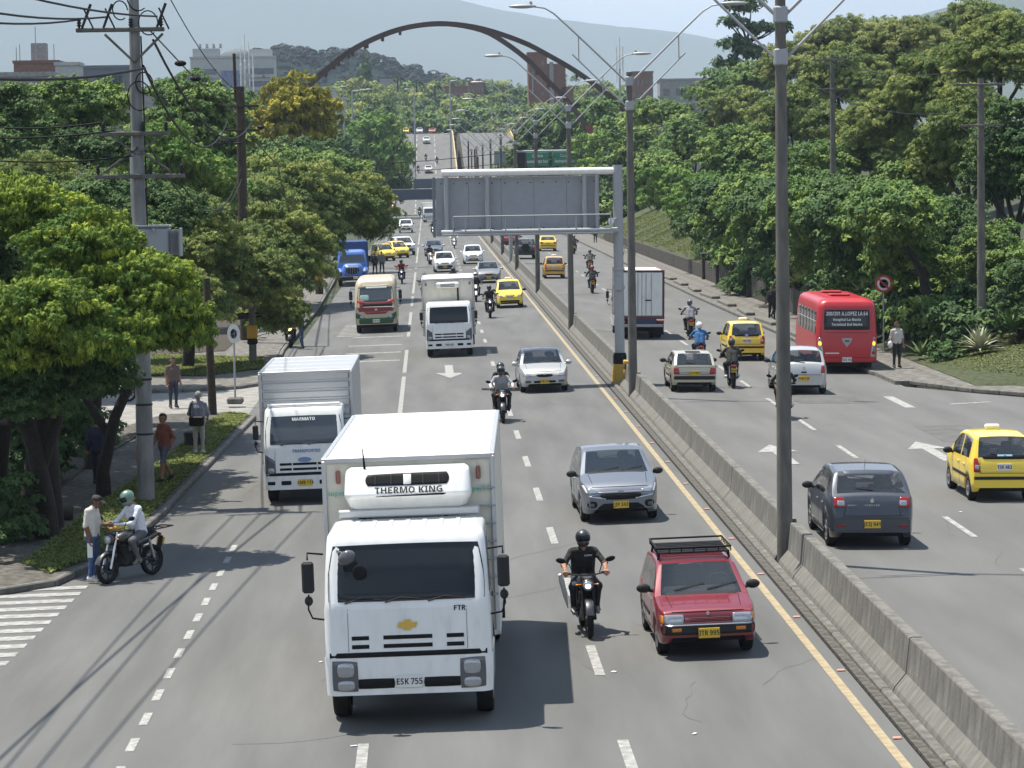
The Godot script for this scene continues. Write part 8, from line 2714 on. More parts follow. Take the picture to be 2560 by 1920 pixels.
# ---------------------------------------------------------------- people: one skin over a posed skeleton
func skin(bones: Array, cell: float, k: float) -> Dictionary:
	# bones: [from, to, radius, radius, zone]; distances joined smoothly, meshed as surface nets
	var lo := Vector3.ONE * 1e9
	var hi := -lo
	for b in bones:
		var r := maxf(b[2], b[3]) + cell * 2.5
		lo = lo.min((b[0] as Vector3).min(b[1]) - Vector3.ONE * r)
		hi = hi.max((b[0] as Vector3).max(b[1]) + Vector3.ONE * r)
	var nx := int((hi.x - lo.x) / cell) + 2
	var ny := int((hi.y - lo.y) / cell) + 2
	var nz := int((hi.z - lo.z) / cell) + 2
	var F := PackedFloat32Array()
	F.resize(nx * ny * nz)
	F.fill(1.0)
	var Z := PackedByteArray()
	Z.resize(F.size())
	var D := F.duplicate()
	for b in bones:
		var a: Vector3 = b[0]
		var e: Vector3 = b[1]
		var ra: float = b[2]
		var rb: float = b[3]
		var zone: int = b[4]
		var ba := e - a
		var l2 := maxf(1e-8, ba.length_squared())
		var m := maxf(ra, rb) + k + cell * 2.0
		var p0 := ((a.min(e) - Vector3.ONE * m - lo) / cell).floor().max(Vector3.ZERO)
		var p1 := ((a.max(e) + Vector3.ONE * m - lo) / cell).ceil().min(Vector3(nx - 1, ny - 1, nz - 1))
		for z in range(int(p0.z), int(p1.z) + 1):
			for y in range(int(p0.y), int(p1.y) + 1):
				var at := (z * ny + y) * nx
				for x in range(int(p0.x), int(p1.x) + 1):
					var p := lo + Vector3(x, y, z) * cell - a
					var h := clampf(p.dot(ba) / l2, 0.0, 1.0)
					var d := (p - ba * h).length() - ra - (rb - ra) * h
					var o := F[at + x]
					var q := maxf(k - absf(o - d), 0.0)
					F[at + x] = minf(o, d) - q * q * 0.25 / k
					if d < D[at + x]:
						D[at + x] = d
						Z[at + x] = zone
	var V := PackedVector3Array()
	var N := PackedVector3Array()
	var C := PackedByteArray()
	var idx := {}
	var off := [0, 1, nx, nx + 1, nx * ny, nx * ny + 1, nx * ny + nx, nx * ny + nx + 1]
	var cs := [Vector3(0, 0, 0), Vector3(1, 0, 0), Vector3(0, 1, 0), Vector3(1, 1, 0), Vector3(0, 0, 1), Vector3(1, 0, 1), Vector3(0, 1, 1), Vector3(1, 1, 1)]
	var edges := [[0, 1], [2, 3], [4, 5], [6, 7], [0, 2], [1, 3], [4, 6], [5, 7], [0, 4], [1, 5], [2, 6], [3, 7]]
	for z in nz - 1:
		for y in ny - 1:
			var at := (z * ny + y) * nx
			for x in nx - 1:
				var i := at + x
				if absf(F[i]) > cell * 1.8:
					continue
				var s := 0
				for c in 8:
					if F[i + off[c]] < 0.0:
						s += 1
				if s == 0 or s == 8:
					continue
				var p := Vector3.ZERO
				var n := 0
				for e in edges:
					var fa := F[i + off[e[0]]]
					var fb := F[i + off[e[1]]]
					if (fa < 0.0) != (fb < 0.0):
						p += (cs[e[0]] as Vector3).lerp(cs[e[1]], fa / (fa - fb))
						n += 1
				idx[i] = V.size()
				V.append(lo + (Vector3(x, y, z) + p / n) * cell)
				N.append(Vector3(F[i + 1] - F[i] + F[i + 1 + nx] - F[i + nx] + F[i + off[5]] - F[i + off[4]] + F[i + off[7]] - F[i + off[6]], F[i + nx] - F[i] + F[i + nx + 1] - F[i + 1] + F[i + off[6]] - F[i + off[4]] + F[i + off[7]] - F[i + off[5]], F[i + off[4]] - F[i] + F[i + off[5]] - F[i + 1] + F[i + off[6]] - F[i + nx] + F[i + off[7]] - F[i + nx + 1]).normalized())
				C.append(Z[i])
	var T := PackedInt32Array()
	var dirs := [[1, nx, nx * ny], [nx, nx * ny, 1], [nx * ny, 1, nx]]
	for i in idx:
		for d in dirs:
			var fa := F[i]
			var fb := F[i + d[0]]
			if (fa < 0.0) == (fb < 0.0):
				continue
			var q := [i, i - d[1], i - d[1] - d[2], i - d[2]]
			if not (idx.has(q[1]) and idx.has(q[2]) and idx.has(q[3])):
				continue
			var w := [idx[q[0]], idx[q[1]], idx[q[2]], idx[q[3]]]
			if fa < 0.0:
				T.append_array(PackedInt32Array([w[0], w[2], w[1], w[0], w[3], w[2]]))
			else:
				T.append_array(PackedInt32Array([w[0], w[1], w[2], w[0], w[2], w[3]]))
	return {"v": V, "n": N, "z": C, "t": T}

func skin_into(m: MB, s: Dictionary, cols: Array, xf := Transform3D()) -> void:
	m.tinted = true
	var flip := xf.basis.determinant() < 0.0
	for k in range(0, s.t.size(), 3):
		for j in ([0, 2, 1] if flip else [0, 1, 2]):
			var i: int = s.t[k + j]
			m.v.append(xf * s.v[i])
			m.n.append((xf.basis * s.n[i]).normalized())
			m.c.append(cols[s.z[i]])

func hand_shape(curl: float) -> Dictionary:
	var b := []
	for k in 4:
		var x := -0.030 + 0.020 * k
		b.append([Vector3(x * 0.6, -0.01, 0), Vector3(x, -0.085, 0), 0.014, 0.012, 2])
		var l: float = [0.030, 0.038, 0.036, 0.026][k]
		var a := curl
		var p := Vector3(x, -0.088, 0.0)
		for j in 3:
			var q := p + Vector3(0, -cos(a) * l * [1.0, 0.75, 0.55][j], sin(a) * l * [1.0, 0.75, 0.55][j])
			b.append([p, q, 0.0088 - 0.0008 * j, 0.0082 - 0.0008 * j, 2])
			p = q
			a += curl * 0.9
	b.append([Vector3(-0.022, -0.025, 0.006), Vector3(-0.052, -0.055, 0.022), 0.013, 0.011, 2])
	b.append([Vector3(-0.052, -0.055, 0.022), Vector3(-0.052, -0.085, 0.042), 0.0105, 0.009, 2])
	return skin(b, 0.0065, 0.008)

func head_shape() -> Dictionary:
	var b := [
		[Vector3(0, 0.035, -0.015), Vector3(0, 0.045, 0.012), 0.083, 0.078, 2], [Vector3(0, -0.02, 0.03), Vector3(0, -0.065, 0.055), 0.058, 0.036, 2], [Vector3(0, -0.05, -0.02), Vector3(0, -0.16, -0.04), 0.052, 0.056, 2],
		[Vector3(0, 0.015, 0.085), Vector3(0, -0.018, 0.104), 0.010, 0.014, 2], [Vector3(0.04, 0.030, 0.075), Vector3(-0.04, 0.030, 0.075), 0.013, 0.013, 2], [Vector3(0.084, 0.01, -0.01), Vector3(0.086, -0.025, -0.005), 0.014, 0.010, 2], [Vector3(-0.084, 0.01, -0.01), Vector3(-0.086, -0.025, -0.005), 0.014, 0.010, 2],
		[Vector3(0.022, -0.047, 0.086), Vector3(-0.022, -0.047, 0.086), 0.008, 0.008, 6], [Vector3(0.032, 0.012, 0.083), Vector3(0.034, 0.012, 0.083), 0.009, 0.009, 5], [Vector3(-0.032, 0.012, 0.083), Vector3(-0.034, 0.012, 0.083), 0.009, 0.009, 5],
		[Vector3(0, 0.06, -0.03), Vector3(0, 0.075, 0.02), 0.082, 0.070, 4], [Vector3(0, 0.0, -0.05), Vector3(0, 0.03, -0.05), 0.068, 0.075, 4]]
	return skin(b, 0.008, 0.012)

func skeleton(j: Dictionary, w := 1.0, sleeve := 7, skirt := false) -> Array:
	var b := []
	var pe: Vector3 = j.pelvis
	var ch: Vector3 = j.chest
	var nk: Vector3 = j.neck
	var side: Vector3 = (j.sl - j.sr).normalized()
	for g in [-1.0, 1.0]:
		b.append([pe + side * g * 0.075 * w, ch + side * g * 0.085 * w, 0.118 * w, 0.125 * w, 0])
	b.append([j.sl * 0.86 + j.sr * 0.14, j.sr * 0.86 + j.sl * 0.14, 0.078 * w, 0.078 * w, 0])
	b.append([ch, nk, 0.11 * w, 0.06, 0])
	b.append([nk, nk.lerp(j.head, 0.5), 0.055, 0.052, 2])
	b.append([j.hl, j.hr, 0.105 * w, 0.105 * w, 1])
	for s in ["l", "r"]:
		b.append([j["s" + s], j["e" + s], 0.058 * w, 0.050, 0])
		b.append([j["e" + s], j["w" + s], 0.044, 0.031, sleeve])
		b.append([j["h" + s], j["k" + s], 0.092 * w, 0.066, 1])
		b.append([j["k" + s], j["a" + s], 0.060, 0.047, 1 if not skirt else 2])
		b.append([j["a" + s], j["t" + s], 0.050, 0.038, 3])
		b.append([j["a" + s] + Vector3(0, -0.02, 0), (j["a" + s] as Vector3).lerp(j["t" + s], -0.25) + Vector3(0, -0.03, 0), 0.045, 0.036, 3])
	return b

func pose(kind: String) -> Dictionary:
	var j := {"pelvis": Vector3(0, 0.95, 0), "chest": Vector3(0, 1.27, 0.0), "neck": Vector3(0, 1.45, 0.0), "head": Vector3(0, 1.61, 0.03), "sl": Vector3(0.185, 1.40, 0), "sr": Vector3(-0.185, 1.40, 0), "el": Vector3(0.235, 1.12, -0.03), "er": Vector3(-0.235, 1.12, -0.03), "wl": Vector3(0.245, 0.88, 0.06), "wr": Vector3(-0.245, 0.88, 0.06),
		"hl": Vector3(0.085, 0.92, 0), "hr": Vector3(-0.085, 0.92, 0), "kl": Vector3(0.10, 0.50, 0.02), "kr": Vector3(-0.10, 0.50, 0.02), "al": Vector3(0.10, 0.09, -0.02), "ar": Vector3(-0.10, 0.09, -0.02), "tl": Vector3(0.12, 0.045, 0.14), "tr": Vector3(-0.12, 0.045, 0.14)}
	if kind == "ride":
		j.merge({"pelvis": Vector3(0, 0.90, -0.30), "chest": Vector3(0, 1.20, -0.16), "neck": Vector3(0, 1.38, -0.10), "head": Vector3(0, 1.54, -0.04), "sl": Vector3(0.20, 1.33, -0.12), "sr": Vector3(-0.20, 1.33, -0.12), "el": Vector3(0.34, 1.14, 0.04), "er": Vector3(-0.34, 1.14, 0.04), "wl": Vector3(0.335, 1.07, 0.29), "wr": Vector3(-0.335, 1.07, 0.29),
			"hl": Vector3(0.10, 0.88, -0.26), "hr": Vector3(-0.10, 0.88, -0.26), "kl": Vector3(0.215, 0.78, 0.16), "kr": Vector3(-0.215, 0.78, 0.16), "al": Vector3(0.19, 0.38, -0.06), "ar": Vector3(-0.19, 0.38, -0.06), "tl": Vector3(0.20, 0.33, 0.10), "tr": Vector3(-0.20, 0.33, 0.10)}, true)
	elif kind == "pillion":
		j.merge({"pelvis": Vector3(0, 0.97, -0.68), "chest": Vector3(0, 1.28, -0.60), "neck": Vector3(0, 1.46, -0.56), "head": Vector3(0, 1.62, -0.52), "sl": Vector3(0.19, 1.41, -0.58), "sr": Vector3(-0.19, 1.41, -0.58), "el": Vector3(0.28, 1.18, -0.48), "er": Vector3(-0.28, 1.18, -0.48), "wl": Vector3(0.18, 1.08, -0.26), "wr": Vector3(-0.18, 1.08, -0.26),
			"hl": Vector3(0.11, 0.95, -0.64), "hr": Vector3(-0.11, 0.95, -0.64), "kl": Vector3(0.25, 0.80, -0.30), "kr": Vector3(-0.25, 0.80, -0.30), "al": Vector3(0.23, 0.42, -0.46), "ar": Vector3(-0.23, 0.42, -0.46), "tl": Vector3(0.24, 0.37, -0.30), "tr": Vector3(-0.24, 0.37, -0.30)}, true)
	elif kind == "parked":
		# astride, one foot on the ground, leaning to the hands held together at one side
		j = pose("ride")
		j.merge({"chest": Vector3(-0.02, 1.22, -0.24), "neck": Vector3(-0.06, 1.41, -0.20), "head": Vector3(-0.10, 1.57, -0.13), "sl": Vector3(0.16, 1.37, -0.16), "sr": Vector3(-0.23, 1.34, -0.24), "el": Vector3(0.12, 1.10, 0.02), "er": Vector3(-0.36, 1.10, -0.06), "wl": Vector3(-0.16, 1.09, 0.20), "wr": Vector3(-0.30, 1.13, 0.19), "kr": Vector3(-0.30, 0.55, 0.02), "ar": Vector3(-0.36, 0.10, 0.02), "tr": Vector3(-0.38, 0.05, 0.18)}, true)
	elif kind == "look_down":
		j.merge({"neck": Vector3(0, 1.44, 0.03), "head": Vector3(0.0, 1.57, 0.11), "el": Vector3(0.23, 1.14, 0.05), "wl": Vector3(0.12, 1.12, 0.27), "wr": Vector3(-0.25, 0.87, 0.05)}, true)
	elif kind == "walk":
		j.merge({"kl": Vector3(0.10, 0.52, 0.14), "al": Vector3(0.10, 0.10, 0.20), "tl": Vector3(0.11, 0.06, 0.36), "kr": Vector3(-0.10, 0.50, -0.06), "ar": Vector3(-0.10, 0.15, -0.30), "tr": Vector3(-0.11, 0.05, -0.18), "el": Vector3(0.24, 1.13, -0.12), "wl": Vector3(0.24, 0.92, -0.04), "er": Vector3(-0.24, 1.13, 0.04), "wr": Vector3(-0.24, 0.92, 0.18)}, true)
	elif kind == "bag":
		j.merge({"el": Vector3(0.27, 1.13, 0.02), "wl": Vector3(0.20, 1.02, 0.20), "er": Vector3(-0.27, 1.13, 0.02), "wr": Vector3(-0.22, 0.99, 0.18)}, true)
	return j

func person(kind: String, label: String, cols: Dictionary, group := "", w := 1.0, skirt := false) -> Node3D:
	var o := thing("person", label, "person", Vector3.ZERO, group)
	var j := pose(kind)
	var key := "skin_%s_%.2f_%s" % [kind, w, skirt]
	if not cache.has(key):
		cache[key] = skin(skeleton(j, w, 7, skirt), 0.026, 0.045)
	if not cache.has("grip"):
		cache.grip = hand_shape(0.75)
		cache.loose = hand_shape(0.35)
		cache.head = head_shape()
	var s: Color = cols.get("skin", Color(0.26, 0.14, 0.085))
	var C := [cols.shirt, cols.pants, s, cols.get("shoes", Color(0.03, 0.03, 0.03)), cols.get("hair", Color(0.012, 0.009, 0.008)), Color(0.03, 0.02, 0.02), Color(0.22, 0.08, 0.06), cols.get("sleeve", s)]
	var m := MB.new()
	skin_into(m, cache[key], C)
	var tilt: float = cols.get("nod", 0.0)
	var hd := Transform3D(Basis(Vector3.UP, cols.get("turn", 0.0)) * Basis(Vector3.RIGHT, tilt), j.head)
	skin_into(m, cache.head, C, hd)
	var ride := kind in ["ride", "parked", "pillion"]
	for q in ["l", "r"]:
		var d: Vector3 = (j["w" + q] - j["e" + q]).normalized()
		var fw := Vector3(0, -1, 0.2) if ride else Vector3(0, 0, 1)
		var z := (fw - d * fw.dot(d)).normalized()
		var b := Basis(-d.cross(z) * -1.0, -d, z)
		b = Basis((-d).cross(z), -d, z)
		if q == "r":
			b.x = -b.x
		var gl: Array = C.duplicate()
		gl[2] = cols.get("gloves", s)
		skin_into(m, cache.grip if ride else cache.loose, gl, Transform3D(b, j["w" + q]))
	obj("body", m, M.body_tint, o)
	if cols.has("helmet"):
		var h := MB.new()
		h.ball(Vector3(0, 0.035, -0.005), Vector3(0.128, 0.135, 0.150))
		h.ball(Vector3(0, -0.045, 0.035), Vector3(0.108, 0.082, 0.118))
		var hm := obj("helmet", h, cols.helmet, o)
		hm.transform = hd
		var vs := MB.new()
		var rows := []
		for i in 5:
			var row := PackedVector3Array()
			for k in 9:
				var a := lerpf(-1.15, 1.15, k / 8.0)
				var e := lerpf(-0.32, 0.42, i / 4.0)
				row.append(Vector3(sin(a) * cos(e) * 0.131, 0.025 + sin(e) * 0.138, cos(a) * cos(e) * 0.155))
			rows.append(row)
		vs.grid(rows)
		obj("visor", vs, cols.get("visor", M.glass), hm)
	if cols.has("cap"):
		var h := MB.new()
		h.ball(Vector3(0, 0.065, -0.015), Vector3(0.096, 0.078, 0.108))
		h.rbox(Vector3(0, 0.06, 0.125), Vector3(0.13, 0.014, 0.10), 0.006, Basis(Vector3.RIGHT, 0.25))
		obj("cap", h, cols.cap, o).transform = hd
	return o

# ---------------------------------------------------------------- motorcycles
func motorcycle(called: String, label: String, p: Material, words: String, fork: Material, group := "") -> Node3D:
	var o := thing(called, label, "motorcycle", Vector3.ZERO, group)
	var m: MB
	var wb := Basis(Vector3(0, 0, 1), -PI / 2)
	for g in [["front_wheel", 0.66, 0.050], ["rear_wheel", -0.64, 0.062]]:
		m = MB.new()
		var w: float = g[2]
		m.lathe([[0.245, -w * 0.7], [0.275, -w], [0.298, -w * 0.6], [0.305, 0.0], [0.298, w * 0.6], [0.275, w], [0.245, w * 0.7], [0.245, -w * 0.7]], Vector3.ZERO, wb, 28)
		var t := obj(g[0], m, M.rubber, o)
		t.position = Vector3(0, 0.305, g[1])
		m = MB.new()
		m.lathe([[0.225, -w * 0.6], [0.247, -w * 0.72], [0.247, w * 0.72], [0.225, w * 0.6], [0.225, -w * 0.6]], Vector3.ZERO, wb, 24)
		for k in 6:
			var a := TAU * k / 6.0
			m.rod(Vector3(0.015, cos(a) * 0.05, sin(a) * 0.05), Vector3(0.0, cos(a) * 0.235, sin(a) * 0.235), 0.014, 0.012, 6)
		m.lathe([[0.0, -0.06], [0.055, -0.06], [0.055, 0.06], [0.0, 0.06]], Vector3.ZERO, wb, 12)
		m.lathe([[0.07, 0.06], [0.135, 0.058], [0.135, 0.064], [0.07, 0.066]], Vector3.ZERO, wb, 18)
		obj("rim", m, M.plastic, t)
	for g in [-1.0, 1.0]:
		m = MB.new()
		m.tube([Vector3(g * 0.095, 0.30, 0.67), Vector3(g * 0.095, 0.62, 0.555), Vector3(g * 0.095, 0.98, 0.43)], [0.030, 0.028, 0.022], 10)
		obj("fork_leg", m, fork, o)
		m = MB.new()
		m.rod(Vector3(g * 0.075, 0.305, -0.64), Vector3(g * 0.075, 0.40, -0.10), 0.026)
		obj("swing_arm", m, M.plastic, o)
		m = MB.new()
		m.rod(Vector3(g * 0.12, 0.36, -0.58), Vector3(g * 0.115, 0.74, -0.46), 0.032, 0.028)
		obj("rear_shock", m, M.alloy, o)
		m = MB.new()
		m.rod(Vector3(g * 0.10, 0.36, 0.02), Vector3(g * 0.25, 0.36, 0.02), 0.018)
		obj("foot_peg", m, M.black, o)
		m = MB.new()
		m.tube([Vector3(g * 0.22, 1.03, 0.36), Vector3(g * 0.27, 1.18, 0.36), Vector3(g * 0.37, 1.24, 0.36)], 0.009, 6)
		m.ball(Vector3(g * 0.41, 1.25, 0.35), Vector3(0.085, 0.045, 0.025), Basis(Vector3(0, 0, 1), g * 0.25))
		obj("mirror", m, M.black, o)
		m = MB.new()
		m.rod(Vector3(g * 0.09, 0.86, 0.50), Vector3(g * 0.16, 0.86, 0.50), 0.010)
		m.ball(Vector3(g * 0.17, 0.86, 0.51), Vector3(0.022, 0.018, 0.03))
		obj("indicator", m, M.amber, o)
		m = MB.new()
		m.rod(Vector3(g * 0.25, 1.02, 0.31), Vector3(g * 0.40, 1.02, 0.27), 0.02)
		obj("grip", m, M.rubber, o)
	m = MB.new()
	m.tube([Vector3(-0.30, 1.02, 0.30), Vector3(-0.12, 1.0, 0.40), Vector3(0.12, 1.0, 0.40), Vector3(0.30, 1.02, 0.30)], 0.013, 8)
	m.rod(Vector3(0, 0.80, 0.44), Vector3(0, 1.0, 0.40), 0.03)
	obj("handlebar", m, M.plastic, o)
	m = MB.new()
	m.ball(Vector3(0, 0.86, 0.56), Vector3(0.105, 0.105, 0.09))
	m.rbox(Vector3(0, 0.96, 0.50), Vector3(0.18, 0.08, 0.10), 0.03)
	obj("lamp_shell", m, p, o)
	m = MB.new()
	m.ball(Vector3(0, 0.85, 0.62), Vector3(0.085, 0.085, 0.045))
	obj("headlight", m, M.lamp, o)
	m = MB.new()
	var rows := []
	for i in 8:
		var a := lerpf(-0.55, 1.25, i / 7.0)
		var c := Vector3(0, 0.305 + cos(a) * 0.335, 0.66 + sin(a) * 0.335 - 0.02)
		rows.append(PackedVector3Array([c + Vector3(-0.07, -0.03, 0), c + Vector3(-0.045, 0.005, 0), c + Vector3(0.045, 0.005, 0), c + Vector3(0.07, -0.03, 0)]))
	m.grid(rows)
	obj("front_fender", m, p, o)
	m = MB.new()
	m.ball(Vector3(0, 0.86, 0.14), Vector3(0.15, 0.125, 0.26), Basis(Vector3.RIGHT, 0.15))
	obj("tank", m, p, o)
	m = MB.new()
	m.tube([Vector3(0, 0.80, 0.0), Vector3(0, 0.80, -0.22), Vector3(0, 0.84, -0.50), Vector3(0, 0.88, -0.72)], [0.10, 0.125, 0.11, 0.07], 10)
	obj("seat", m, M.rubber, o)
	m = MB.new()
	m.tube([Vector3(0, 0.70, -0.15), Vector3(0, 0.74, -0.45), Vector3(0, 0.80, -0.80)], [0.12, 0.11, 0.06], 10)
	obj("tail", m, p, o)
	m = MB.new()
	m.rbox(Vector3(0, 0.42, 0.08), Vector3(0.28, 0.28, 0.40), 0.06)
	m.rbox(Vector3(0, 0.62, 0.20), Vector3(0.20, 0.24, 0.20), 0.04)
	for k in 5:
		m.box(Vector3(0, 0.54 + 0.04 * k, 0.22), Vector3(0.25, 0.012, 0.25))
	obj("engine", m, M.plastic, o)
	m = MB.new()
	for g in [-1.0, 1.0]:
		m.tube([Vector3(g * 0.05, 0.86, 0.40), Vector3(g * 0.10, 0.62, 0.32), Vector3(g * 0.11, 0.30, 0.20), Vector3(g * 0.11, 0.30, -0.15), Vector3(g * 0.10, 0.66, -0.22)], 0.02, 6)
	obj("frame", m, M.black, o)
	m = MB.new()
	m.tube([Vector3(-0.06, 0.55, 0.33), Vector3(-0.12, 0.28, 0.28), Vector3(-0.14, 0.27, 0.0), Vector3(-0.17, 0.36, -0.40), Vector3(-0.18, 0.46, -0.78)], [0.022, 0.022, 0.026, 0.045, 0.045], 8)
	obj("exhaust", m, M.alloy, o)
	m = MB.new()
	m.rbox(Vector3(0, 0.78, -0.86), Vector3(0.18, 0.07, 0.05), 0.02)
	obj("taillight", m, M.tail, o)
	m = MB.new()
	m.rbox(Vector3(0, 0.60, -0.90), Vector3(0.12, 0.30, 0.02), 0.008, Basis(Vector3.RIGHT, -0.35))
	obj("rear_fender", m, M.black, o)
	m = MB.new()
	m.rbox(Vector3(0, 0.64, -0.93), Vector3(0.21, 0.15, 0.012), 0.005, Basis(Vector3.RIGHT, -0.25))
	var pl := obj("licence_plate", m, M.plate_y, o)
	text(words, 0.065, M.ink, pl, Vector3(0, 0.64, -0.942), Basis(Vector3.UP, PI) * Basis(Vector3.RIGHT, 0.25), "plate_lettering", 0.8)
	return o

func bikes_and_people() -> void:
	var K := Color(0.012, 0.012, 0.014)
	var W := Color(0.62, 0.63, 0.65)
	var blackpaint := paint(0.012, 0.012, 0.014)
	var navy := Color(0.016, 0.022, 0.045)
	var jeans := Color(0.055, 0.095, 0.21)
	var greyc := Color(0.12, 0.12, 0.125)
	var base := motorcycle("motorcycle", "black motorcycle ridden by the man in a black T-shirt beside the maroon hatchback", blackpaint, "XQD 54E", M.plastic)
	drive(base, 2.52, -46.5, 0.03)
	var lit := mat(0.9, 0.9, 0.95, 0.2)
	lit.emission_enabled = true
	lit.emission = Color(0.9, 0.92, 1.0)
	lit.emission_energy_multiplier = 1.6
	var p := person("ride", "man in black T-shirt and black helmet riding beside the maroon hatchback", {"shirt": K, "pants": Color(0.03, 0.035, 0.045), "shoes": Color(0.30, 0.30, 0.29), "helmet": blackpaint, "skin": Color(0.36, 0.19, 0.12)})
	text("EQUIPO", 0.035, M.white_matt, p, Vector3(0.075, 1.27, -0.015), Basis(Vector3.RIGHT, -0.4), "shirt_lettering")
	drive(p, 2.52, -46.5, 0.03)
	var bag := thing("bag", "white plastic bag hanging at the right knee of the rider in black", "bag")
	var m := MB.new()
	m.tube([Vector3(-0.42, 1.0, 0.16), Vector3(-0.39, 0.88, 0.12), Vector3(-0.33, 0.60, 0.02), Vector3(-0.29, 0.40, -0.02)], [0.03, 0.05, 0.035, 0.01], 10)
	obj("sack", m, M.white_matt, bag)
	drive(bag, 2.52, -46.5, 0.03)
	var sun_lamp := MB.new()
	sun_lamp.ball(Vector3(0, 0.85, 0.655), Vector3(0.05, 0.04, 0.02))
	obj("lit_bulb", sun_lamp, lit, base)
	# others in the traffic: [x, z, yaw, label bits, rider colours, bike paint]
	var L := [
		[2.20, -86.3, 0.0, "motorcycle carrying two people in white behind the big truck's box", "motorcyclist in white long sleeves and dark helmet with a passenger behind", {"shirt": Color(0.30, 0.30, 0.31), "pants": K, "sleeve": W, "helmet": blackpaint}, blackpaint],
		[3.18, -147.0, 0.0, "black motorcycle beside the yellow taxi at the median wall", "motorcyclist all in black beside the taxi at the median wall", {"shirt": K, "pants": K, "sleeve": K, "helmet": blackpaint}, blackpaint],
		[-1.85, -196.6, 0.0, "blue motorcycle on the lane line right of the blue truck", "motorcyclist in a maroon jacket right of the blue truck", {"shirt": Color(0.16, 0.02, 0.025), "pants": navy, "sleeve": Color(0.16, 0.02, 0.025), "helmet": mat(0.03, 0.04, 0.04, 0.4)}, paint(0.03, 0.05, 0.10)],
		[2.78, -166.0, 0.0, "motorcycle half hidden by the right side of the middle refrigerated truck", "motorcyclist in dark clothes half hidden by the middle refrigerated truck", {"shirt": K, "pants": K, "sleeve": K, "helmet": M.white}, M.white],
		[-0.20, -168.5, 0.0, "motorcycle hidden behind the left of the middle refrigerated truck's roof", "rider whose helmet alone shows over the left of the middle truck", {"shirt": K, "pants": K, "sleeve": K, "helmet": blackpaint}, blackpaint],
		[1.55, -176.0, 0.0, "motorcycle behind the right of the middle refrigerated truck's roof", "rider in black before the white hatchback's dark bumper", {"shirt": K, "pants": K, "sleeve": K, "helmet": blackpaint}, blackpaint],
		[0.15, -235.0, 0.1, "white scooter close to the blue grey saloon", "scooter rider in dark clothes close to the blue grey saloon", {"shirt": Color(0.05, 0.04, 0.06), "pants": greyc, "sleeve": Color(0.20, 0.12, 0.2), "helmet": blackpaint}, M.white],
		[2.62, -280.5, 0.0, "white scooter on the dashed lane line under the sign gantry", "scooter rider in white under the gantry's bottom beam", {"shirt": W, "pants": greyc, "sleeve": W, "helmet": blackpaint}, M.white],
		[0.65, -343.0, 0.0, "motorcycle just left of the gantry's bottom beam", "motorcyclist in dark clothes just left of the gantry's bottom beam", {"shirt": K, "pants": K, "sleeve": K, "helmet": blackpaint}, M.white],
		[-1.3, -488.0, 0.0, "tiny motorcycle on the lane line by the small white box truck", "tiny dark motorcyclist by the small white box truck", {"shirt": K, "pants": K, "sleeve": K, "helmet": blackpaint}, blackpaint],
		[11.95, -209.0, PI, "farther motorcycle of the pair left of the gantry post", "motorcyclist in grey, farther one of the pair left of the gantry post", {"shirt": Color(0.09, 0.09, 0.08), "pants": K, "sleeve": K, "helmet": blackpaint}, blackpaint],
		[10.05, -173.6, PI, "nearer motorcycle of the pair left of the gantry post", "red-helmeted motorcyclist, nearer one of the pair left of the gantry post", {"shirt": K, "pants": K, "sleeve": K, "helmet": mat(0.25, 0.05, 0.05, 0.3)}, blackpaint],
		[13.2, -255.5, PI, "motorcycle farthest away by the right kerb", "motorcyclist farthest away by the right kerb", {"shirt": K, "pants": K, "sleeve": K, "helmet": blackpaint}, blackpaint],
		[11.75, -127.2, PI, "motorcycle with a grey-jacketed rider ahead of the blue one", "motorcyclist in a light grey jacket ahead of the rider in blue", {"shirt": Color(0.26, 0.27, 0.29), "pants": K, "sleeve": Color(0.26, 0.27, 0.29), "helmet": mat(0.10, 0.11, 0.12, 0.3)}, paint(0.2, 0.03, 0.03)],
		[10.35, -108.2, PI, "motorcycle right behind the beige hatchback's roof", "rider in a blue jacket bending forward over the beige hatchback's roof", {"shirt": Color(0.03, 0.12, 0.28), "pants": K, "sleeve": navy, "helmet": M.white}, blackpaint],
		[10.45, -97.6, PI, "motorcycle with a yellow plate between the beige and the silver hatchbacks", "hooded motorcyclist in dark olive between the beige and silver hatchbacks", {"shirt": Color(0.035, 0.035, 0.03), "pants": Color(0.03, 0.03, 0.03), "sleeve": Color(0.035, 0.035, 0.03), "helmet": mat(0.03, 0.03, 0.028, 0.6), "shoes": W}, blackpaint],
		[10.72, -85.3, PI, "motorcycle peeping out right of the nearest lamp post", "motorcyclist hidden behind the nearest lamp post", {"shirt": K, "pants": K, "sleeve": K, "helmet": blackpaint}, blackpaint],
		[-0.1, -628.0, 0.0, "motorcycle high on the flyover, left of a pair", "tiny rider high on the flyover, left of a pair", {"shirt": K, "pants": K, "helmet": blackpaint}, blackpaint],
		[2.3, -622.0, 0.0, "motorcycle high on the flyover, right of a pair", "tiny rider high on the flyover, right of a pair", {"shirt": K, "pants": K, "helmet": blackpaint}, blackpaint],
		[-1.8, -606.0, 0.0, "motorcycle low on the flyover in the left lane", "tiny rider low on the flyover in the left lane", {"shirt": K, "pants": K, "helmet": blackpaint}, blackpaint],
		[-3.2, -590.0, 0.0, "lowest motorcycle on the flyover foot", "lowest tiny rider on the flyover foot", {"shirt": K, "pants": K, "helmet": blackpaint}, blackpaint],
	]
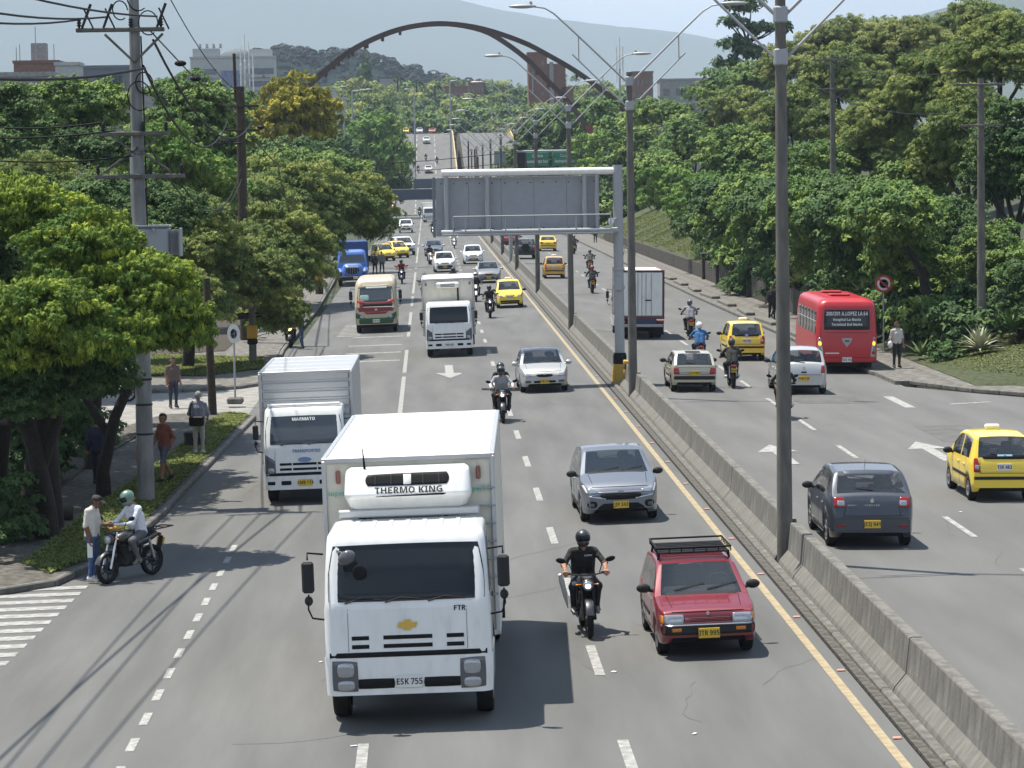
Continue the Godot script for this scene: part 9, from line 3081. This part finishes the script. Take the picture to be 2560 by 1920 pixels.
	for q in L:
		var b := dup(base, q[3], "motorcycle", "motorcycles in the traffic")
		for part in ["lamp_shell", "front_fender", "tank", "tail"]:
			(b.get_node(part) as MeshInstance3D).material_override = q[6]
		if q[3].begins_with("white scooter"):
			var sh := MB.new()
			sh.rbox(Vector3(0, 0.62, 0.44), Vector3(0.36, 0.52, 0.06), 0.03, Basis(Vector3.RIGHT, -0.3))
			obj("leg_shield", sh, M.white, b)
		var r := person("ride", q[4], q[5], "motorcycle riders")
		if q[1] < -500.0:
			for t in [b, r]:
				t.transform = Transform3D(Basis(Vector3.RIGHT, 0.10), Vector3(q[0], ramp_y(q[1]) + 0.06, q[1]))
		else:
			drive(b, q[0], q[1], q[2])
			drive(r, q[0], q[1], q[2])
	p = person("pillion", "passenger in black with a white sleeve behind the rider in white", {"shirt": K, "pants": K, "sleeve": W, "helmet": blackpaint})
	drive(p, 2.20, -86.3, 0.0)
	# the parked motorcycle at the left kerb with its rider, and the man in a cap
	var pb := motorcycle("motorcycle", "black roadster with chrome fork and round headlamp standing at the left kerb", blackpaint, "KLR 27C", M.chrome)
	drive(pb, -5.93, -55.0, -0.62)
	m = MB.new()
	m.tube([Vector3(-0.13, 0.90, -0.55), Vector3(-0.15, 0.92, -1.15), Vector3(0.15, 0.92, -1.15), Vector3(0.13, 0.90, -0.55)], 0.014, 6)
	m.rod(Vector3(-0.15, 0.92, -0.9), Vector3(0.15, 0.92, -0.9), 0.012)
	m.rod(Vector3(-0.1, 0.72, -0.65), Vector3(-0.15, 0.92, -1.05), 0.012)
	obj("luggage_rack", m, M.rust, pb)
	p = person("parked", "motorcyclist in a white hoodie and green helmet on the parked roadster", {"shirt": Color(0.60, 0.63, 0.68), "pants": Color(0.09, 0.09, 0.10), "sleeve": Color(0.60, 0.63, 0.68), "helmet": paint(0.12, 0.20, 0.16, 0.2), "shoes": Color(0.16, 0.15, 0.14), "nod": 0.45, "turn": -0.5})
	drive(p, -5.93, -55.0, -0.62)
	bag = thing("pouch", "orange pouch resting on the tank before the rider in the white hoodie", "pouch")
	m = MB.new()
	m.ball(Vector3(-0.14, 1.02, 0.22), Vector3(0.13, 0.06, 0.10), Basis(Vector3.UP, 0.5))
	obj("cloth", m, mat(0.45, 0.24, 0.03, 0.7), bag)
	drive(bag, -5.93, -55.0, -0.62)
	p = person("look_down", "man in a black cap, white T-shirt and blue jeans facing the parked motorcyclist", {"shirt": Color(0.50, 0.47, 0.43), "pants": jeans, "shoes": Color(0.55, 0.53, 0.48), "cap": mat(0.02, 0.018, 0.018, 0.8), "skin": Color(0.15, 0.075, 0.045), "nod": 0.35})
	p.transform = Transform3D(Basis(Vector3.UP, 1.25), Vector3(-6.62, gy(-6.5), -54.7))
	m = MB.new()
	m.rbox(Vector3(-0.27, 0.66, 0.07), Vector3(0.012, 0.28, 0.10), 0.003, Basis(Vector3.UP, 0.3))
	var sheet_ := obj("paper_sheets", m, M.plate_w)
	tag(sheet_, "white paper sheets held in the cap-wearing man's hand", "papers")
	sheet_.transform = p.transform
	# people on foot
	p = person("bag", "grey-haired man in grey shirt walking away on the left verge with a shoulder bag", {"shirt": Color(0.20, 0.205, 0.24), "pants": Color(0.27, 0.26, 0.23), "sleeve": Color(0.20, 0.205, 0.24), "shoes": Color(0.4, 0.4, 0.4), "hair": Color(0.22, 0.22, 0.21)})
	p.transform = Transform3D(Basis(Vector3.UP, PI - 0.1), Vector3(-6.42, -0.10, -77.9))
	bag = thing("shoulder_bag", "black shoulder bag on the back of the grey-shirted man", "bag")
	m = MB.new()
	m.rbox(Vector3(0.02, 0.94, -0.19), Vector3(0.42, 0.28, 0.13), 0.04)
	m.tube([Vector3(0.20, 1.02, -0.16), Vector3(0.19, 1.30, -0.15), Vector3(0.16, 1.48, 0.0)], 0.02, 6)
	obj("pouch", m, M.black, bag)
	bag.transform = p.transform
	p = person("walk", "man in dark navy clothes walking away along the shaded left pavement", {"shirt": navy, "pants": Color(0.02, 0.025, 0.04), "sleeve": navy})
	p.transform = Transform3D(Basis(Vector3.UP, PI), Vector3(-8.36, -0.13, -70.6))
	p = person("walk", "person in an orange top and grey shorts half hidden by the utility pole", {"shirt": Color(0.19, 0.055, 0.035), "pants": Color(0.10, 0.10, 0.13), "shoes": K}, "", 0.95, true)
	p.transform = Transform3D(Basis(Vector3.UP, -0.8), Vector3(-6.72, -0.10, -70.9))
	p = person("stand", "person in a red top in the deep shade among the trunks, far left", {"shirt": Color(0.25, 0.04, 0.03), "pants": Color(0.10, 0.11, 0.13)})
	p.transform = Transform3D(Basis(Vector3.UP, 0.6), Vector3(-10.0, -0.1, -73.2))
	p = person("stand", "person in a dull brown top standing by the dark pole across the side street", {"shirt": Color(0.10, 0.07, 0.065), "pants": Color(0.03, 0.03, 0.05)})
	p.transform = Transform3D(Basis(Vector3.UP, 0.4), Vector3(-8.7, -0.26, -95.5))
	p = person("stand", "woman in a white top and black trousers standing at the right kerb by the bus", {"shirt": Color(0.50, 0.46, 0.42), "pants": Color(0.02, 0.02, 0.022), "hair": Color(0.02, 0.012, 0.008)}, "", 0.9)
	p.transform = Transform3D(Basis(Vector3.UP, 0.15), Vector3(17.4, 0.0, -104.6))
	m = MB.new()
	m.ball(Vector3(0, -0.01, -0.07), Vector3(0.09, 0.16, 0.06))
	obj("long_hair", m, mat(0.02, 0.013, 0.009, 0.6), p).position = Vector3(0, 1.58, 0.0)
	bag = thing("handbag", "white handbag at the side of the woman by the bus", "bag")
	m = MB.new()
	m.ball(Vector3(-0.27, 0.88, 0.05), Vector3(0.10, 0.15, 0.07))
	m.tube([Vector3(-0.25, 1.0, 0.04), Vector3(-0.22, 1.25, 0.0), Vector3(-0.15, 1.45, 0.0)], 0.012, 6)
	obj("pouch", m, M.white_matt, bag)
	bag.transform = p.transform
	for k in [[16.8, -137.9, "dark-clothed person on the shaded right pavement beside the taxi", K, 0.0], [17.3, -140.0, "second dark-clothed person on the shaded right pavement", navy, 0.6], [17.2, -290.0, "far person walking on the right pavement under the gantry", greyc, PI]]:
		p = person("walk", k[2], {"shirt": k[3], "pants": K, "sleeve": k[3]})
		p.transform = Transform3D(Basis(Vector3.UP, k[4]), Vector3(k[0], 0.0, k[1]))
	for k in [[-4.05, -215.0, "person in black on the road beside the blue truck", K], [-3.55, -217.0, "second person in dark clothes beside the blue truck", greyc]]:
		p = person("walk", k[2], {"shirt": k[3], "pants": K, "sleeve": k[3]})
		drive(p, k[0], k[1], 0.2)
	p = person("bag", "man in a black jacket and jeans standing beside the motorcycle with a lit headlamp", {"shirt": K, "pants": Color(0.05, 0.075, 0.14), "sleeve": K})
	drive(p, -5.72, -126.6, -1.3)
	var b2 := dup(base, "motorcycle with a lit headlamp standing at the left kerb", "motorcycle", "motorcycles in the traffic")
	drive(b2, -6.3, -128.3, 0.0)
	m = MB.new()
	m.ball(Vector3(0, 0.86, 0.655), Vector3(0.085, 0.085, 0.03))
	var hl2 := mat(0.9, 0.8, 0.55, 0.2)
	hl2.emission_enabled = true
	hl2.emission = Color(1.0, 0.88, 0.6)
	hl2.emission_energy_multiplier = 3.0
	obj("lit_headlight", m, hl2, b2)
	p = person("ride", "motorcyclist in black behind the lit headlamp at the left kerb", {"shirt": K, "pants": K, "sleeve": K, "helmet": blackpaint}, "motorcycle riders")
	drive(p, -6.3, -128.3, 0.0)
	b2 = dup(base, "motorcycle in the sunlit side street seen between the trunks", "motorcycle", "motorcycles in the traffic")
	b2.transform = Transform3D(Basis(Vector3.UP, -1.4), Vector3(-11.2, -0.26, -98.6))
	p = person("ride", "motorcyclist in a red shirt in the sunlit side street between the trunks", {"shirt": Color(0.36, 0.05, 0.04), "pants": greyc, "helmet": mat(0.2, 0.2, 0.2, 0.4)}, "motorcycle riders")
	p.transform = b2.transform
	# bicycle on the right pavement behind the gantry post
	var by := thing("bicycle", "bicycle on the right pavement behind the gantry post", "bicycle", Vector3(16.9, 0.0, -241.0))
	for g in [-0.52, 0.52]:
		m = MB.new()
		m.lathe([[0.315, -0.018], [0.335, -0.022], [0.35, 0.0], [0.335, 0.022], [0.315, 0.018]], Vector3(g, 0.35, 0), Basis(Vector3.RIGHT, PI / 2), 26)
		for k in 8:
			m.rod(Vector3(g, 0.35, 0), Vector3(g + cos(TAU * k / 8.0) * 0.32, 0.35 + sin(TAU * k / 8.0) * 0.32, 0), 0.004, -1.0, 4)
		obj("wheel", m, M.rubber, by)
	m = MB.new()
	for k in [[-0.52, 0.35, -0.15, 0.80], [-0.15, 0.80, 0.38, 0.85], [-0.05, 0.32, 0.38, 0.82], [-0.05, 0.32, -0.18, 0.92], [-0.52, 0.35, -0.05, 0.32], [0.38, 0.95, 0.52, 0.35]]:
		m.rod(Vector3(k[0], k[1], 0), Vector3(k[2], k[3], 0), 0.018)
	m.rod(Vector3(0.38, 0.98, -0.28), Vector3(0.38, 0.98, 0.28), 0.015)
	m.rbox(Vector3(-0.18, 0.94, 0), Vector3(0.24, 0.05, 0.13), 0.02)
	obj("frame", m, M.galv, by)
